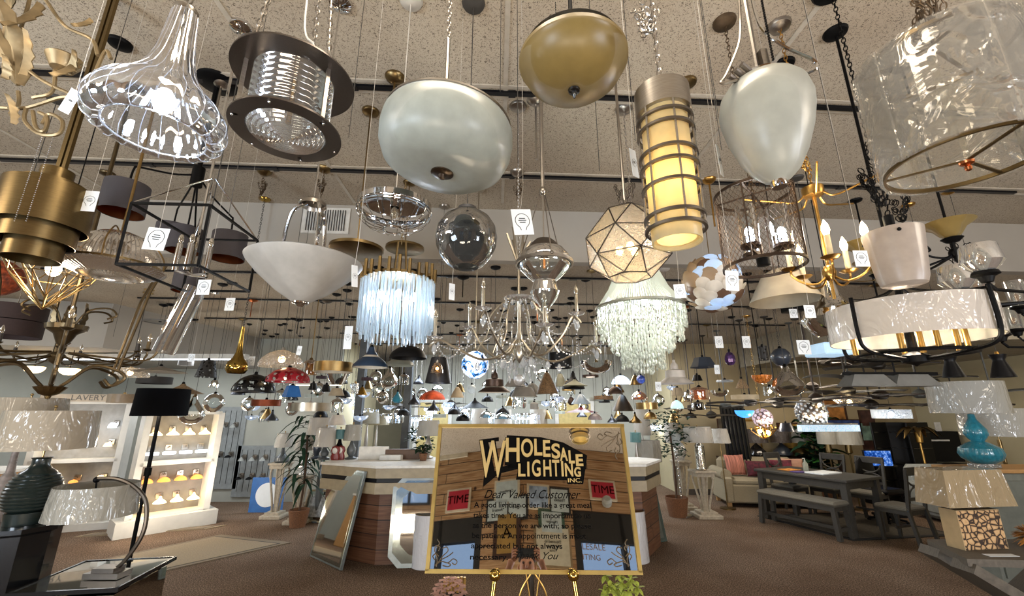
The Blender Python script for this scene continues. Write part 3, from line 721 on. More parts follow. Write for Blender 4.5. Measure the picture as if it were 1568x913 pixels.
def lampat(name, label, px, py, wpx, D, cat='pendant lamp', rz=0.0, group=None):
    z = FPX*D/wpx; return thing(name, label, cat, W(px, py, z), rz, group)
def glow(t, c, power, col=WARM, r=0.04):
    l = bpy.data.lights.new('lamp_light', 'POINT'); l.energy = power; l.color = col; l.shadow_soft_size = r
    o = bpy.data.objects.new('lamp_light', l); COL.objects.link(o); o.parent = t; o.location = c
def clump(mb, c, r, n=9, ll=0.035):
    for i in range(n):
        a = random.random()*2*pi; p = Vector(c)+Vector((cos(a)*r*random.random(), sin(a)*r*random.random(), 0))
        pts = [p+Vector((cos(a+j)*r*0.5, sin(a+j)*r*0.5, -j*r*1.1+r*2)) for j in range(4)]
        mb.path_chain(pts, ll=ll)
# ============================================================ THE LARGE LAMPS OVERHEAD
# 1 ribbed clear genie bell
t = lampat('glass_pendant', 'large clear ribbed glass bell pendant with a bright white bulb, upper left', 238, 206, 225, 0.42); R = 0.166
RIBG = glass('ribbed_clear_glass', '#f2f5fa', 0.8, 0.03, dens=0.015)
MB().lathe([(0.70*R, 0.07*R), (0.73*R, 0.01*R), (0.80*R, -0.02*R), (0.90*R, 0.02*R), (0.98*R, 0.14*R), (1.0*R, 0.30*R), (0.96*R, 0.48*R), (0.82*R, 0.70*R), (0.6*R, 0.92*R), (0.42*R, 1.2*R), (0.31*R, 1.55*R), (0.25*R, 2.0*R), (0.2*R, 2.6*R)], 160, rib=20, amp=0.012).build('bell', RIBG, t)
mb = MB().lathe([(0, 0.9*R), (0.09*R, 0.9*R), (0.1*R, 1.25*R), (0.05*R, 1.3*R), (0.05*R, 2.4*R), (0.2*R, 2.6*R), (0.2*R, 2.7*R), (0, 2.75*R)], 16); mb.build('socket', NICK, t)
bulb(t, (0, 0, 0.68*R), 0.028, BULBC, 0.038); glow(t, (0, 0, 0.35*R), 5, COOL)
pf_ = [(0.73*R, 0.01*R), (0.80*R, -0.02*R), (0.90*R, 0.02*R), (0.98*R, 0.14*R), (1.0*R, 0.30*R), (0.96*R, 0.48*R), (0.82*R, 0.70*R), (0.6*R, 0.92*R), (0.42*R, 1.2*R), (0.31*R, 1.55*R), (0.25*R, 2.0*R), (0.2*R, 2.6*R)]
for k in range(20):
    a = 2*pi*k/20; MB().tube(spline([(r*1.004*cos(a+z*0.8), r*1.004*sin(a+z*0.8), z) for r, z in pf_], 4), 0.0011, 4).build('rib', glass('rib_glass', '#ffffff', 2.2, 0.1, dens=0.3, dcol='#e8f0ff'), t)
MB().ring(0.715*R, 0.0022, (0, 0, 0.03*R), 60, 6).build('lip', MATS['rib_glass'], t)
tw = MB(); tw.tube([(0.03+0.002*cos(i), -0.03+0.002*sin(i), 0.9*R+i*0.012) for i in range(60)], 0.0022, 4); tw.build('pull_cord', mat('twisted_cord', '#59564f', 0.6, var=0.8, scale=300), t)
hang(t, 2.75*R, 'chain', NICK)
# 2 two-disc drum lantern
t = lampat('drum_lantern', 'nickel drum lantern of two flat rings around ribbed glass, hung on chains', 439, 204, 156, 0.36); H = hz(t, 124)
DSK = mat('brushed_steel_disc', '#6f6863', 0.3, 1.0, stretch=(40, 40, 2))
for (z, ro, ri, nm) in ((0, 0.18, 0.128, 'lower_ring'), (H, 0.205, 0.13, 'upper_ring')):
    MB().lathe([(ri, z), (ro, z), (ro, z+0.006), (ri, z+0.006)], 64, close=True).build(nm, DSK, t)
MB().lathe([(0.0, H+0.006), (0.16, H+0.006), (0.16, H+0.012), (0, H+0.012)], 40).build('top_plate', NICK, t)
pr = []; nrib = 9
for i in range(nrib*6+1): pr.append((0.128+0.005*cos(i/6*2*pi), 0.006+(H-0.006)*i/(nrib*6)))
MB().lathe(pr, 48).build('ribbed_glass', glass('ribbed_drum_glass', '#dfe0dc', 1.9, 0.05, dens=0.08), t)
pr = [(0, -0.03)]
for i in range(1, 49): pr.append((0.128*i/48, -0.03*(1-(i/48)**2)+0.0035*cos(i/6*2*pi)))
MB().lathe(pr, 48).build('lens', glass('lens_glass', '#dfe3e2', 1.8, 0.05, dens=0.12), t)
for k in range(3):
    a = radians(100+120*k); MB().beam((0.155*cos(a), 0.155*sin(a), 0), (0.155*cos(a), 0.155*sin(a), H), 0.012, 0.012).build('post', NICK, t)
mb = MB()
for k in range(6): a = radians(40+60*k); mb.ball((0.165*cos(a), 0.165*sin(a), -0.004), 0.005, 8, 6)
mb.build('rivets', CHR, t); MB().tube([(0, 0, 0.04), (0, 0, H)], 0.01, 8).build('stem', BRASS, t)
mb = MB(); zc = 4.0-t.location.z
for k in range(3): a = radians(100+120*k); MB().chain((0.15*cos(a), 0.15*sin(a), H+0.01), (0.06*cos(a), 0.06*sin(a), zc-0.01), ll=0.04).build('chain', NICK, t)
MB().tube(spline([(0.03, 0, H), (0.06, 0, H+0.06), (0.05, 0, H+0.16), (0.0, 0, H+0.3), (0, 0, zc)], 6), 0.004, 6).build('cord', mat('white_cord', '#c9c7c0', 0.4), t)
# 3 big frosted bowl
t = lampat('bowl_pendant', 'large white frosted glass bowl pendant with a bronze centre disc', 677, 265, 206, 0.50); R = 0.25
MB().shell([(0.02, 0.0), (0.45*R, 0.01*R), (0.74*R, 0.055*R), (0.90*R, 0.17*R), (0.98*R, 0.36*R), (1.0*R, 0.56*R), (0.985*R, 0.72*R), (0.95*R, 0.80*R)], 0.004, n=64).build('bowl', FROSTW, t)
MB().lathe([(0.94*R, 0.79*R), (0.965*R, 0.805*R), (0.965*R, 0.83*R), (0.5*R, 0.87*R), (0, 0.92*R)], 48).build('top_rim', NICK, t)
MB().lathe([(0, -0.028), (0.012, -0.024), (0.014, -0.01), (0.030, -0.010), (0.042, -0.004), (0.042, 0.003), (0, 0.003)], 28).build('finial', mat('bronze_finial', '#5f5348', 0.3, 1.0), t)
z1 = hz(t, 60); MB().tube([(0, 0, 0.9*R), (0, 0, z1)], 0.008, 10).build('stem', NICK, t); hang(t, z1, 'chain', NICK)
# 4 amber bowl with black finial
t = lampat('bowl_pendant', 'amber glass bowl light with a black pointed finial, top centre', 879, 138, 168, 0.40); R = 0.20
AMB = frost('amber_frosted_glass', '#98834f', bump=0.02)
MB().shell([(0.02, 0), (0.35*R, 0.03*R), (0.65*R, 0.13*R), (0.85*R, 0.31*R), (0.95*R, 0.49*R), (0.97*R, 0.55*R), (1.0*R, 0.58*R), (1.0*R, 0.65*R)], 0.004, n=64).build('bowl', AMB, t)
MB().lathe([(0, -0.038), (0.004, -0.034), (0.006, -0.024), (0.010, -0.02), (0.011, -0.010), (0.020, -0.008), (0.022, 0), (0.027, 0.003), (0.027, 0.01), (0, 0.012)], 24).build('finial', BLKG, t)
MB().lathe([(0.9*R, 0.85*R), (0.5*R, 1.0*R), (0, 1.05*R)], 32).build('pan', NICK, t)
pc = MB()
for k in range(34): pc.ball((-0.07, -0.1, 0.04+k*0.0075), 0.0022, 6, 4)
pc.build('pull_chain', BLK, t); hang(t, 1.05*R, 'rod', BLK, r=0.008)
# 5 caged amber cylinder
t = lampat('cage_lantern', 'lit amber glass cylinder in a cage of nickel rings', 1037, 372, 92, 0.165); R = 0.082
H = hz(t, 158); AMC = frost('amber_cylinder_glass', '#ded0a4', tl=0.6)
MB().shell([(0.066, 0.0), (0.066, H*0.93)], 0.005, n=40).build('glass_cylinder', AMC, t)
MB().lathe([(0.052, 0.012), (0.062, 0.012), (0.062, 0.018), (0.052, 0.018)], 32, close=True).build('inner_ring', AMC, t)
for py in (190, 207, 243, 262, 292, 336, 353):
    z = hz(t, py); MB().lathe([(R-0.009, z-0.004), (R, z-0.004), (R, z+0.004), (R-0.009, z+0.004)], 48, close=True).build('ring', NICKD, t)
for k in range(6):
    a = radians(30+60*k); MB().tube([(R*0.93*cos(a), R*0.93*sin(a), hz(t, 353)), (R*0.93*cos(a), R*0.93*sin(a), H)], 0.0032, 6).build('post', NICK, t)
MB().lathe([(0.066, H*0.9), (R*0.97, H*0.9), (R*0.97, H*1.08), (0.02, H*1.1), (0, H*1.1)], 40).build('cap', NICK, t)
bulb(t, (0, 0, H*0.42), 0.028, BULBW, 0.04); glow(t, (0, -0.03, H*0.42-0.04), 4.5, (1, 0.88, 0.62), 0.015)
hang(t, H*1.1, 'chain', NICK); mb = MB(); clump(mb, (-0.02, 0, H*1.1+0.26), 0.035, 9, 0.03); mb.build('spare_chain', NICK, t)
# 6 white egg
t = lampat('egg_pendant', 'white frosted glass egg pendant with chrome tip and steel leaf arms', 1192, 278, 146, 0.26); R = 0.12
H = hz(t, 128)
MB().shell([(0.02, 0), (0.30*R, 0.03*H), (0.50*R, 0.11*H), (0.70*R, 0.26*H), (0.88*R, 0.46*H), (0.98*R, 0.64*H), (1.0*R, 0.74*H), (0.93*R, 0.87*H), (0.78*R, 0.95*H), (0.5*R, 1.0*H)], 0.004, n=56).build('globe', frost('white_satin_glass', '#bfc0b6', bump=0.01), t)
MB().lathe([(0, -0.018), (0.018, -0.018), (0.02, -0.012), (0.02, 0.002), (0.026, 0.004), (0, 0.006)], 24).build('tip', CHR, t)
MB().lathe([(0.55*R, 0.99*H), (0.57*R, 1.03*H), (0.3*R, 1.08*H), (0, 1.1*H)], 28).build('cap', CHR, t)
z1 = 1.05*H
MB().beam((0, 0, z1), (0.0, 0, z1+0.55), 0.03, 0.006).build('strap', NICK, t); MB().beam((0.025, 0, z1), (0.02, 0, z1+0.1), 0.02, 0.02).build('strap', NICK, t)
MB().tube(spline([(0.02, 0, z1+0.35), (0.03, 0, z1+0.2), (0.08, -0.01, z1+0.11), (0.15, -0.02, z1+0.05), (0.155, -0.02, z1+0.02), (0.12, -0.02, z1+0.0)], 8), 0.005, 6).build('leaf_arm', CHR, t)
MB().tube(spline([(-0.02, 0, z1+0.3), (-0.03, 0, z1+0.2), (-0.06, -0.02, z1+0.1), (-0.12, -0.04, z1-0.02), (-0.145, -0.05, z1-0.06), (-0.10, -0.05, z1-0.05)], 8), 0.004, 6).build('leaf_arm', NICK, t)
for k in range(3): MB().tube([(-0.03-0.02*k, -0.03, z1-0.02-k*0.015), (-0.08-0.02*k, -0.05, z1+0.005-k*0.02)], 0.008, 8).build('tube', NICKD, t)
mb = MB()
for k in range(40): mb.box((0.035, -0.02, z1+0.05+0.0095*k), (0.004, 0.006, 0.006))
mb.build('bead_strap', BLK, t); hang(t, z1+0.5, 'rod', NICK, r=0.006)
# 7 big panelled drum
t = lampat('panel_drum_pendant', 'large drum pendant of wavy clear glass panels with brass rings, upper right', 1480, 248, 250, 0.54); R = 0.222; H = hz(t, 85)
mb_t = Vector((0, 0, 0))
for k in range(10):
    a0 = 2*pi*k/10; r1 = R*(1.0 if k % 2 else 1.035); mb = MB(); n = 8
    for i in range(n):
        p = a0+(2*pi/10*1.12)*i/n; q = a0+(2*pi/10*1.12)*(i+1)/n
        mb.quad((r1*cos(p), r1*sin(p), 0), (r1*cos(q), r1*sin(q), 0), (r1*cos(q), r1*sin(q), H), (r1*cos(p), r1*sin(p), H))
        r2 = r1-0.006; mb.quad((r2*cos(q), r2*sin(q), 0), (r2*cos(p), r2*sin(p), 0), (r2*cos(p), r2*sin(p), H), (r2*cos(q), r2*sin(q), H))
    for e in (a0, a0+2*pi/10*1.12):
        mb.quad(((r1-0.006)*cos(e), (r1-0.006)*sin(e), 0), (r1*cos(e), r1*sin(e), 0), (r1*cos(e), r1*sin(e), H), ((r1-0.006)*cos(e), (r1-0.006)*sin(e), H))
    mb.build('glass_panel', CLEARW, t)
for z in (0.004, H-0.012): MB().lathe([(R-0.02, z-0.006), (R-0.012, z-0.006), (R-0.012, z+0.008), (R-0.02, z+0.008)], 60, close=True).build('ring', BRONZE, t)
mb = MB()
for k in range(3): a = radians(20+120*k); mb.beam((0, 0, 0.004), ((R-0.015)*cos(a), (R-0.015)*sin(a), 0.004), 0.012, 0.004)
mb.build('spider', BRONZE, t)
MB().lathe([(0, -0.035), (0.008, -0.03), (0.01, -0.02), (0.006, -0.014), (0.018, -0.008), (0.02, 0), (0, 0.004)], 20).build('finial', COPP, t)
mb = MB()
for k in range(3): a = radians(20+120*k); mb.beam((0, 0, H+0.04), ((R-0.015)*cos(a), (R-0.015)*sin(a), H), 0.012, 0.004)
mb.build('top_spider', BRONZE, t); hang(t, H+0.04, 'chain', RUST); mb = MB(); clump(mb, (0, 0, H+0.12), 0.05, 10); mb.build('spare_chain', RUST, t)
# 8 tiered brass cylinder
t = lampat('tiered_pendant', 'antique brass pendant of stacked cylinders on a square rod, far left', 47, 398, 122, 0.36)
def tz(py): return hz(t, py)
for (r, a, b, nm) in ((0.098, 398, 358, 'lower_tier'), (0.13, 374, 342, 'middle_tier'), (0.16, 350, 290, 'upper_tier')):
    MB().shell([(r, tz(a)), (r, tz(b))], 0.003, n=56).build(nm, BRONZE, t)
    MB().lathe([(r, tz(b)), (0.03, tz(b)+0.002), (0, tz(b)+0.002)], 40).build('tier_top', BRONZE, t)
MB().lathe([(0.115, tz(290)), (0.115, tz(282)), (0.06, tz(282)), (0.06, tz(262)), (0, tz(260))], 40).build('cap', BRONZE, t)
MB().box((0, 0, (tz(262)+ (4.0-t.location.z))/2), (0.02, 0.02, (4.0-t.location.z)-tz(262))).box((0.026, 0, (tz(262)+(4.0-t.location.z))/2), (0.016, 0.016, (4.0-t.location.z)-tz(262))).build('rod', BRONZE, t, False)
for dx in (0.06, 0.11):
    bd = MB()
    for k in range(46): bd.ball((dx, -0.15, tz(360)+k*0.0095), 0.0025, 6, 4)
    bd.build('ball_chain', NICK, t)
# 9 geometric gold wire basket
t = lampat('wire_basket_pendant', 'gold wire basket pendant tapering to a point around a lit bulb', 64, 474, 125, 0.42)
mb = MB(); zt = hz(t, 392); zm = hz(t, 425)
def rg(r, z, n=8, o=0): return [Vector((r*cos(2*pi*(i+o)/n), r*sin(2*pi*(i+o)/n), z)) for i in range(n)]
A = rg(0.21, zt); B = rg(0.16, zm, 8, 0.5); Cc = rg(0.06, zm*0.35); top = rg(0.09, zt+0.06, 8, 0.5)
for i in range(8):
    j = (i+1) % 8
    for a, b in ((A[i], A[j]), (A[i], B[i]), (A[j], B[i]), (B[i], B[j]), (B[i], Cc[i]), (B[i], Cc[j]), (Cc[i], Vector((0, 0, 0))), (A[i], top[i]), (A[j], top[i]), (top[i], top[j]), (A[i], Vector((0, 0, 0)))):
        mb.tube([a, b], 0.0028, 5)
mb.build('wire_cage', BRASS, t); bulb(t, (0, 0, hz(t, 412)), 0.032, BULBW, 0.04); glow(t, (0, 0, hz(t, 412)-0.07), 6); MB().lathe([(0.018, hz(t, 400)), (0.018, zt+0.06), (0, zt+0.07)], 12).build('socket', BRASS, t)
hang(t, zt+0.06, 'cord', BLK)
# 10 ribbed glass dome with band
t = lampat('dome_pendant', 'ribbed clear glass dome pendant with a brass band, hung on a brass rod at left', 170, 424, 150, 0.52); R = 0.205
RIBD = glass('fluted_glass', '#e6e2dc', 1.3, 0.08, dens=0.22, dcol='#c9bfb4')
zb = hz(t, 410)
pr = [(R*0.97, zb)]+[(R*0.97*cos(radians(a)), zb+R*1.0*sin(radians(a))) for a in (12, 25, 38, 50, 62, 74, 84)]
MB().lathe(pr, 224, rib=56, amp=0.022).build('dome', RIBD, t)
MB().lathe([(R, zb-0.014), (R*1.02, zb-0.014), (R*1.02, zb+0.014), (R, zb+0.014)], 60, close=True).build('band', BRONZE, t)
MB().lathe([(0, -0.012), (R*0.35, -0.010), (R*0.65, 0.0), (R*0.67, 0.004), (R*0.95, zb*0.55), (R*1.08, zb*0.85), (R*1.08, zb), (R*0.98, zb)], 224, rib=56, amp=0.018).build('lens', RIBD, t)
MB().lathe([(0.03, zb+R*0.84), (0.03, zb+R*0.84+0.03), (0, zb+R*0.84+0.035)], 20).build('cap', BRASS, t)
for k in range(3): a = radians(60+120*k); MB().tube(spline([(R*1.02*cos(a), R*1.02*sin(a), zb), (R*1.02*cos(a), R*1.02*sin(a), zb+R*0.5), (R*0.6*cos(a), R*0.6*sin(a), zb+R*0.95), (0.03*cos(a), 0.03*sin(a), zb+R*0.9)], 6), 0.004, 6).build('strap', BRASS, t)
hang(t, zb+R*0.9, 'rod', BRASS, r=0.008); 
# 11 chandelier of four charcoal drum shades
t = thing('drum_chandelier', 'black chandelier with charcoal drum shades lined in copper, hung behind the box lantern', 'chandelier', PY(278, 385, 2.45))
SHC = mat('charcoal_shade', '#3b3638', 0.8); hub = hz(t, 268)
for (px, py, dy) in ((191, 305, -0.25), (283, 368, 0.45), (350, 378, 0.25), (290, 430, 0.75), (262, 362, 0.6)):
    p = PY(px, py, t.location.y+dy)-t.location; s = 0.105
    sh = MB().shell([(s, p.z-0.09), (s, p.z+0.09)], 0.003, n=36, c=(p.x, p.y, 0)).build('shade', SHC, t)
    MB().lathe([(s-0.004, p.z-0.088), (s-0.004, p.z+0.088), (0.01, p.z+0.089)], 36, c=(p.x, p.y, 0)).build('lining', COPP, sh)
    MB().tube(spline([(p.x, p.y, p.z+0.08), (p.x*0.98, p.y*0.98, p.z+0.2), (p.x*0.9, p.y*0.9, p.z+0.22), (p.x*0.4, p.y*0.4, (p.z+0.2+hub)/2), (0, 0, hub)], 6), 0.006, 6).build('arm', BLK, t)
MB().lathe([(0, hub-0.08), (0.035, hub-0.08), (0.035, hub+0.05), (0, hub+0.05)], 20).build('hub', BLK, t)
hang(t, hub, 'rod', BLK, cm=BLK, cr=0.13, r=0.015)
# 12 black box frame lantern
Yf = 1.8; pf = PY(278, 406, Yf)
t = thing('box_lantern', 'black square frame lantern with chrome candle tubes, hung by thin rods', 'lantern', (-1.6, Yf+0.21, pf.z)); t.rotation_euler.z = 0.06
w2, d2, hh = 0.175, 0.215, 0.166*Yf; mb = MB()
cs = [(-w2, -d2), (w2, -d2), (w2, d2), (-w2, d2)]
for i in range(4):
    a, b = cs[i], cs[(i+1) % 4]
    for z in (0, hh): mb.beam((*a, z), (*b, z), 0.011, 0.011)
    mb.beam((*a, 0), (*a, hh), 0.011, 0.011)
mb.build('frame', BLK, t, False)
apex = (0.02, 0, hz(t, 285)+0.05)
for a in cs: MB().tube([(*a, hh), apex], 0.004, 6).build('stay_rod', CHR, t)
for (x, y) in ((-0.05, -0.04), (0.01, -0.05), (0.07, 0.0), (0.03, 0.06)):
    MB().lathe([(0.014, 0.03), (0.014, 0.17), (0.0, 0.17)], 14, c=(x, y, 0)).build('candle_tube', CHR, t)
    MB().ball((x, y, 0.195), 0.012, 10, 8, sc=(1, 1, 2.2)).build('candle_bulb', BULBD, t)
    MB().beam((x, y, 0.03), (0, 0, 0.02), 0.01, 0.008).build('arm', NICK, t)
hang(t, 0.02, 'rod', CHR, r=0.007)
# 13 wide white bowl on three curved arms
t = lampat('bowl_pendant', 'wide pale frosted bowl pendant held by three curved chrome arms', 460, 464, 170, 0.50); R = 0.25; H = hz(t, 402)
MB().shell([(0.02, 0), (0.18*R, 0.05*H), (0.45*R, 0.28*H), (0.8*R, 0.68*H), (0.97*R, 0.93*H), (1.0*R, H), (0.97*R, 1.03*H)], 0.005, n=64).build('bowl', frost('pale_grey_glass', '#b3b1ac', tl=0.35), t)
MB().lathe([(0, -0.02), (0.012, -0.018), (0.02, -0.008), (0.034, -0.004), (0.034, 0.003), (0, 0.004)], 24).build('finial', CHR, t)
zt = hz(t, 312)
for k in range(3):
    a = radians(75+120*k); MB().tube(spline([(0.26*R*cos(a), 0.26*R*sin(a), H*0.5), (0.42*R*cos(a), 0.42*R*sin(a), H+0.04), (0.36*R*cos(a), 0.36*R*sin(a), zt-0.06), (0.12*R*cos(a), 0.12*R*sin(a), zt)], 8), [0.009]*25, 8).build('arm', CHR, t)
MB().lathe([(0.06, zt-0.015), (0.055, zt+0.005), (0, zt+0.01)], 24).build('cap', NICK, t); hang(t, zt, 'rod', CHR, r=0.005)
# 14 chrome wire ring basket
t = lampat('ring_pendant', 'chrome wire ring basket pendant with an open centre, left of the big white bowl', 602, 352, 111, 0.34); H = hz(t, 318)
MB().lathe([(0.168, H-0.012), (0.172, H-0.012), (0.172, H+0.014), (0.168, H+0.014)], 48, close=True).build('band', CHR, t)
mb = MB().ring(0.172, 0.003, (0, 0, H-0.02)).ring(0.166, 0.003, (0, 0, H-0.03)).ring(0.045, 0.004, (0, 0, 0)); 
for k in range(18):
    a = 2*pi*k/18; mb.tube(spline([(0.17*cos(a), 0.17*sin(a), H+0.01), (0.165*cos(a), 0.165*sin(a), H-0.05), (0.11*cos(a), 0.11*sin(a), 0.015), (0.045*cos(a), 0.045*sin(a), 0)], 4), 0.0018, 4)
mb.build('wires', CHR, t); bulb(t, (0, 0, H-0.03), 0.02, BULBD, 0.03); MB().lathe([(0.02, H), (0.022, H+0.05), (0, H+0.06)], 14).lathe([(0.02, H+0.05), (0.08, H+0.05), (0.15, H+0.02)], 24).build('socket', CHR, t)
hang(t, H+0.05, 'cord', CORDW)
# 15 grey globe
t = lampat('globe_pendant', 'grey seeded glass globe pendant open at the bottom, below the big white bowl', 713, 408, 96, 0.29); R = 0.145
MB().shell([(0.38*R, 0.0), (0.42*R, -0.005), (0.55*R, 0.05*R), (0.8*R, 0.32*R), (0.96*R, 0.68*R), (1.0*R, 1.0*R), (0.94*R, 1.35*R), (0.75*R, 1.66*R), (0.45*R, 1.88*R), (0.25*R, 1.95*R)], 0.004, n=48).build('globe', SEEDY, t)
MB().lathe([(0.0, 1.5*R), (0.11*R, 1.52*R), (0.13*R, 1.7*R), (0.35*R, 1.93*R), (0.3*R, 2.05*R), (0, 2.08*R)], 24).build('socket', mat('dark_nickel', '#5d5e62', 0.4, 0.8), t)
bulb(t, (0, 0, 1.15*R), 0.022, BULBD, 0.035); hang(t, 2.05*R, 'cord', CORD)
# 16 crystal rod chandelier
t = lampat('rod_chandelier', 'lit chandelier of hanging crystal rods with gold tubes on top', 605, 510, 114, 0.50, 'chandelier'); H = hz(t, 432)
ROD = glass('lit_glass_rod', '#dfe8ee', 1.6, 0.08, dens=0.32, dcol='#d8e6f0')
for i in range(72):
    a = 2*pi*i/72; r = 0.245*(1 if i % 2 else 0.93); zb = random.choice((0.0, -0.02, 0.02, -0.04, 0.01)); zt = H+random.uniform(-0.01, 0.01)
    MB().tube([(r*cos(a), r*sin(a), zb), (r*cos(a), r*sin(a), zt)], 0.0068, 6).build('crystal_rod', ROD, t)
mb = MB()
for i in range(40):
    a = 2*pi*i/40; r = 0.19; mb.tube([(r*cos(a), r*sin(a), -0.04-0.03*random.random()), (r*cos(a), r*sin(a), H)], 0.006, 5)
tag(mb.build('inner_rods', ROD, t), None, None, kind=None)
for i in range(24):
    a = 2*pi*i/24; r = 0.247; z = H+random.uniform(-0.01, 0.0); MB().tube([(r*cos(a), r*sin(a), z), (r*cos(a), r*sin(a), z+random.uniform(0.07, 0.13))], 0.012, 8).build('gold_tube', BRONZE, t)
MB().lathe([(0.02, H), (0.235, H), (0.235, H+0.02), (0.02, H+0.02)], 40, close=True).build('frame', BRONZE, t)
for k in range(5): a = 2*pi*k/5; bulb(t, (0.11*cos(a), 0.11*sin(a), H-0.11), 0.02, BULBC, 0.03)
glow(t, (0, 0, H-0.12), 17, (0.85, 0.92, 1.0), 0.06)
for x in (-0.04, 0.05): MB().tube([(x, 0, H), (x*0.6, 0, H+0.3)], 0.008, 6).build('rod', BRONZE, t)
hang(t, H+0.28, 'chain', BRONZE, cm=BRONZE, cr=0.16)
for o_ in list(COL.objects):      # the big frosted bowl hangs a little crooked
    if o_.parent and o_.parent.get('label', '').startswith('large white frosted glass bowl') and o_.name.split('.')[0] in ('bowl', 'top_rim', 'finial'): o_.rotation_euler = (0.0, 0.09, 0)
# 17 silver crystal chandelier
BEAD = glass('crystal_bead', '#e6ebee', 2.0, 0.04, dens=0.22)
def candle(mb_t, c, h=0.10, r=0.011, m=None, bm=None, dish=None, dm=None, bs=1.0):
    x, y, z = c
    if dish: MB().lathe([(0.0, z-0.008), (dish*0.6, z-0.004), (dish, z+0.008), (dish*0.6, z+0.004), (0, z+0.004)], 18, c=(x, y, 0)).build('drip_dish', dm or m, mb_t)
    MB().lathe([(r, z), (r, z+h), (0, z+h)], 12, c=(x, y, 0)).build('candle', m, mb_t)
    return MB().lathe([(0.008*bs, 0), (0.014*bs, 0.02*bs), (0.011*bs, 0.04*bs), (0.002, 0.062*bs), (0, 0.064*bs)], 12, c=(x, y, z+h)).build('candle_bulb', bm or BULBD, mb_t)
def drop(mb, c, s=0.02):
    x, y, z = c; mb.lathe([(0, z), (s*0.35, z-s*0.5), (s*0.5, z-s*1.3), (0, z-s*2.2)], 6, c=(x, y, 0))
t = lampat('crystal_chandelier', 'silver candle chandelier draped with crystal strings, centre of the photo', 795, 545, 262, 1.08, 'chandelier')
H = hz(t, 462); BOB = glass('bobeche_glass', '#e3e7e8', 2.0, 0.05, dens=0.2)
MB().lathe([(0, -0.05), (0.02, -0.02), (0.035, 0.03), (0.02, 0.07), (0.025, 0.12), (0.012, 0.16), (0.012, H), (0.02, H+0.02), (0.011, H+0.05), (0.011, H+0.25), (0, H+0.26)], 16).build('column', SILV, t)
MB().lathe([(0.012, H), (0.09, H+0.012), (0.1, H+0.025), (0.06, H+0.022), (0.012, H+0.02)], 24).build('glass_collar', BOB, t)
crys = MB()
for k in range(8):
    crys = MB(); a = 2*pi*(k+0.3)/8; up = k % 2; Rr = 0.40 if up else 0.53; ez = (0.20 if up else 0.07)
    P = lambda r, z: (r*cos(a), r*sin(a), z)
    MB().tube(spline([P(0.02, 0.10), P(0.10, 0.01), P(Rr*0.45, -0.03+0.03*up), P(Rr*0.75, ez*0.5), P(Rr*0.93, ez+0.01), P(Rr*1.03, ez-0.015), P(Rr*1.06, ez-0.035)], 7), 0.0075, 6).build('arm', SILV, t)
    MB().tube(spline([P(0.012, H+0.01), P(0.1, H-0.01), P(Rr*0.36, H*0.68), P(Rr*0.38, H*0.4), P(Rr*0.5, 0.03)], 6), 0.005, 6).build('scroll', SILV, t)
    candle(t, P(Rr, ez+0.02), 0.125, 0.010, SILV, BULBD, 0.05, BOB)
    drop(crys, P(Rr, ez-0.01), 0.035); drop(crys, P(Rr*0.96, ez-0.0), 0.02); drop(crys, P(Rr*0.5, -0.04), 0.03); drop(crys, P(0.1, -0.02), 0.03)
    for (A_, B_, sag, n) in ((P(0.09, H+0.015), P(Rr*0.98, ez), 0.16, 26), (P(Rr*0.98, ez), (Rr*0.98*cos(a+pi/4), Rr*0.98*sin(a+pi/4), 0.1), 0.13, 18), (P(0.04, 0.1), P(Rr*0.5, 0.0), 0.1, 12)):
        A_ = Vector(A_); B_ = Vector(B_)
        for i in range(1, n):
            s_ = i/n; p = A_.lerp(B_, s_)-Vector((0, 0, sag*4*s_*(1-s_))); crys.ball(p, 0.0058, 6, 4)
    crys.build('crystal_string', BEAD, t)
crys = MB()
for k in range(14): a = k*2.4; drop(crys, (0.07*cos(a), 0.07*sin(a), -0.03-0.008*k), 0.022); drop(crys, (0.095*cos(a), 0.095*sin(a), H), 0.022)
crys.ball((0, 0, -0.15), 0.036, 10, 6)
crys.build('centre_drops', BEAD, t)
tw = MB()
for k in range(6): a = k*1.05; tw.tube(spline([(0, 0, H+0.25), (0.03*cos(a), 0.03*sin(a), H+0.33), (0.08*cos(a), 0.08*sin(a), H+0.42+0.02*k)], 4), 0.008, 5)
tw.build('branch_crown', SILV, t); hang(t, H+0.25, 'chain', NICK)
# 18 clear jar lantern on three chains
t = lampat('bell_jar_lantern', 'clear glass bell jar lantern with a nickel ring, hung by three thin chains', 835, 478, 87, 0.30, 'lantern'); H1 = hz(t, 405); R = 0.15
BJ = glass('bell_jar_glass', '#e7ebea', 1.7, 0.03, dens=0.03)
MB().lathe([(0, 0.0), (0.025, 0.004), (0.03, 0.03), (0.065, 0.075), (0.078, 0.11), (0.065, 0.15), (0.06, 0.17), (0.085, 0.19), (0.13, H1-0.03), (0.146, H1), (0.14, H1+0.04), (0.11, H1+0.08), (0.07, H1+0.10)], 48).build('bell_jar', BJ, t)
MB().lathe([(R-0.002, H1-0.006), (R+0.008, H1-0.006), (R+0.008, H1+0.012), (R-0.002, H1+0.012)], 48, close=True).build('ring', NICK, t)
MB().lathe([(0.09, H1+0.09), (0.07, H1+0.12), (0.05, H1+0.14), (0, H1+0.145)], 28).build('smoke_lid', NICKD, t)
bulb(t, (0, 0, H1+0.01), 0.028, BULBD, 0.05); MB().tube([(0, 0, H1-0.02), (0, 0, H1+0.03)], 0.006, 6).build('filament', emis('dim_filament', '#ff9a3c', 1.5), t)
zt = hz(t, 293)
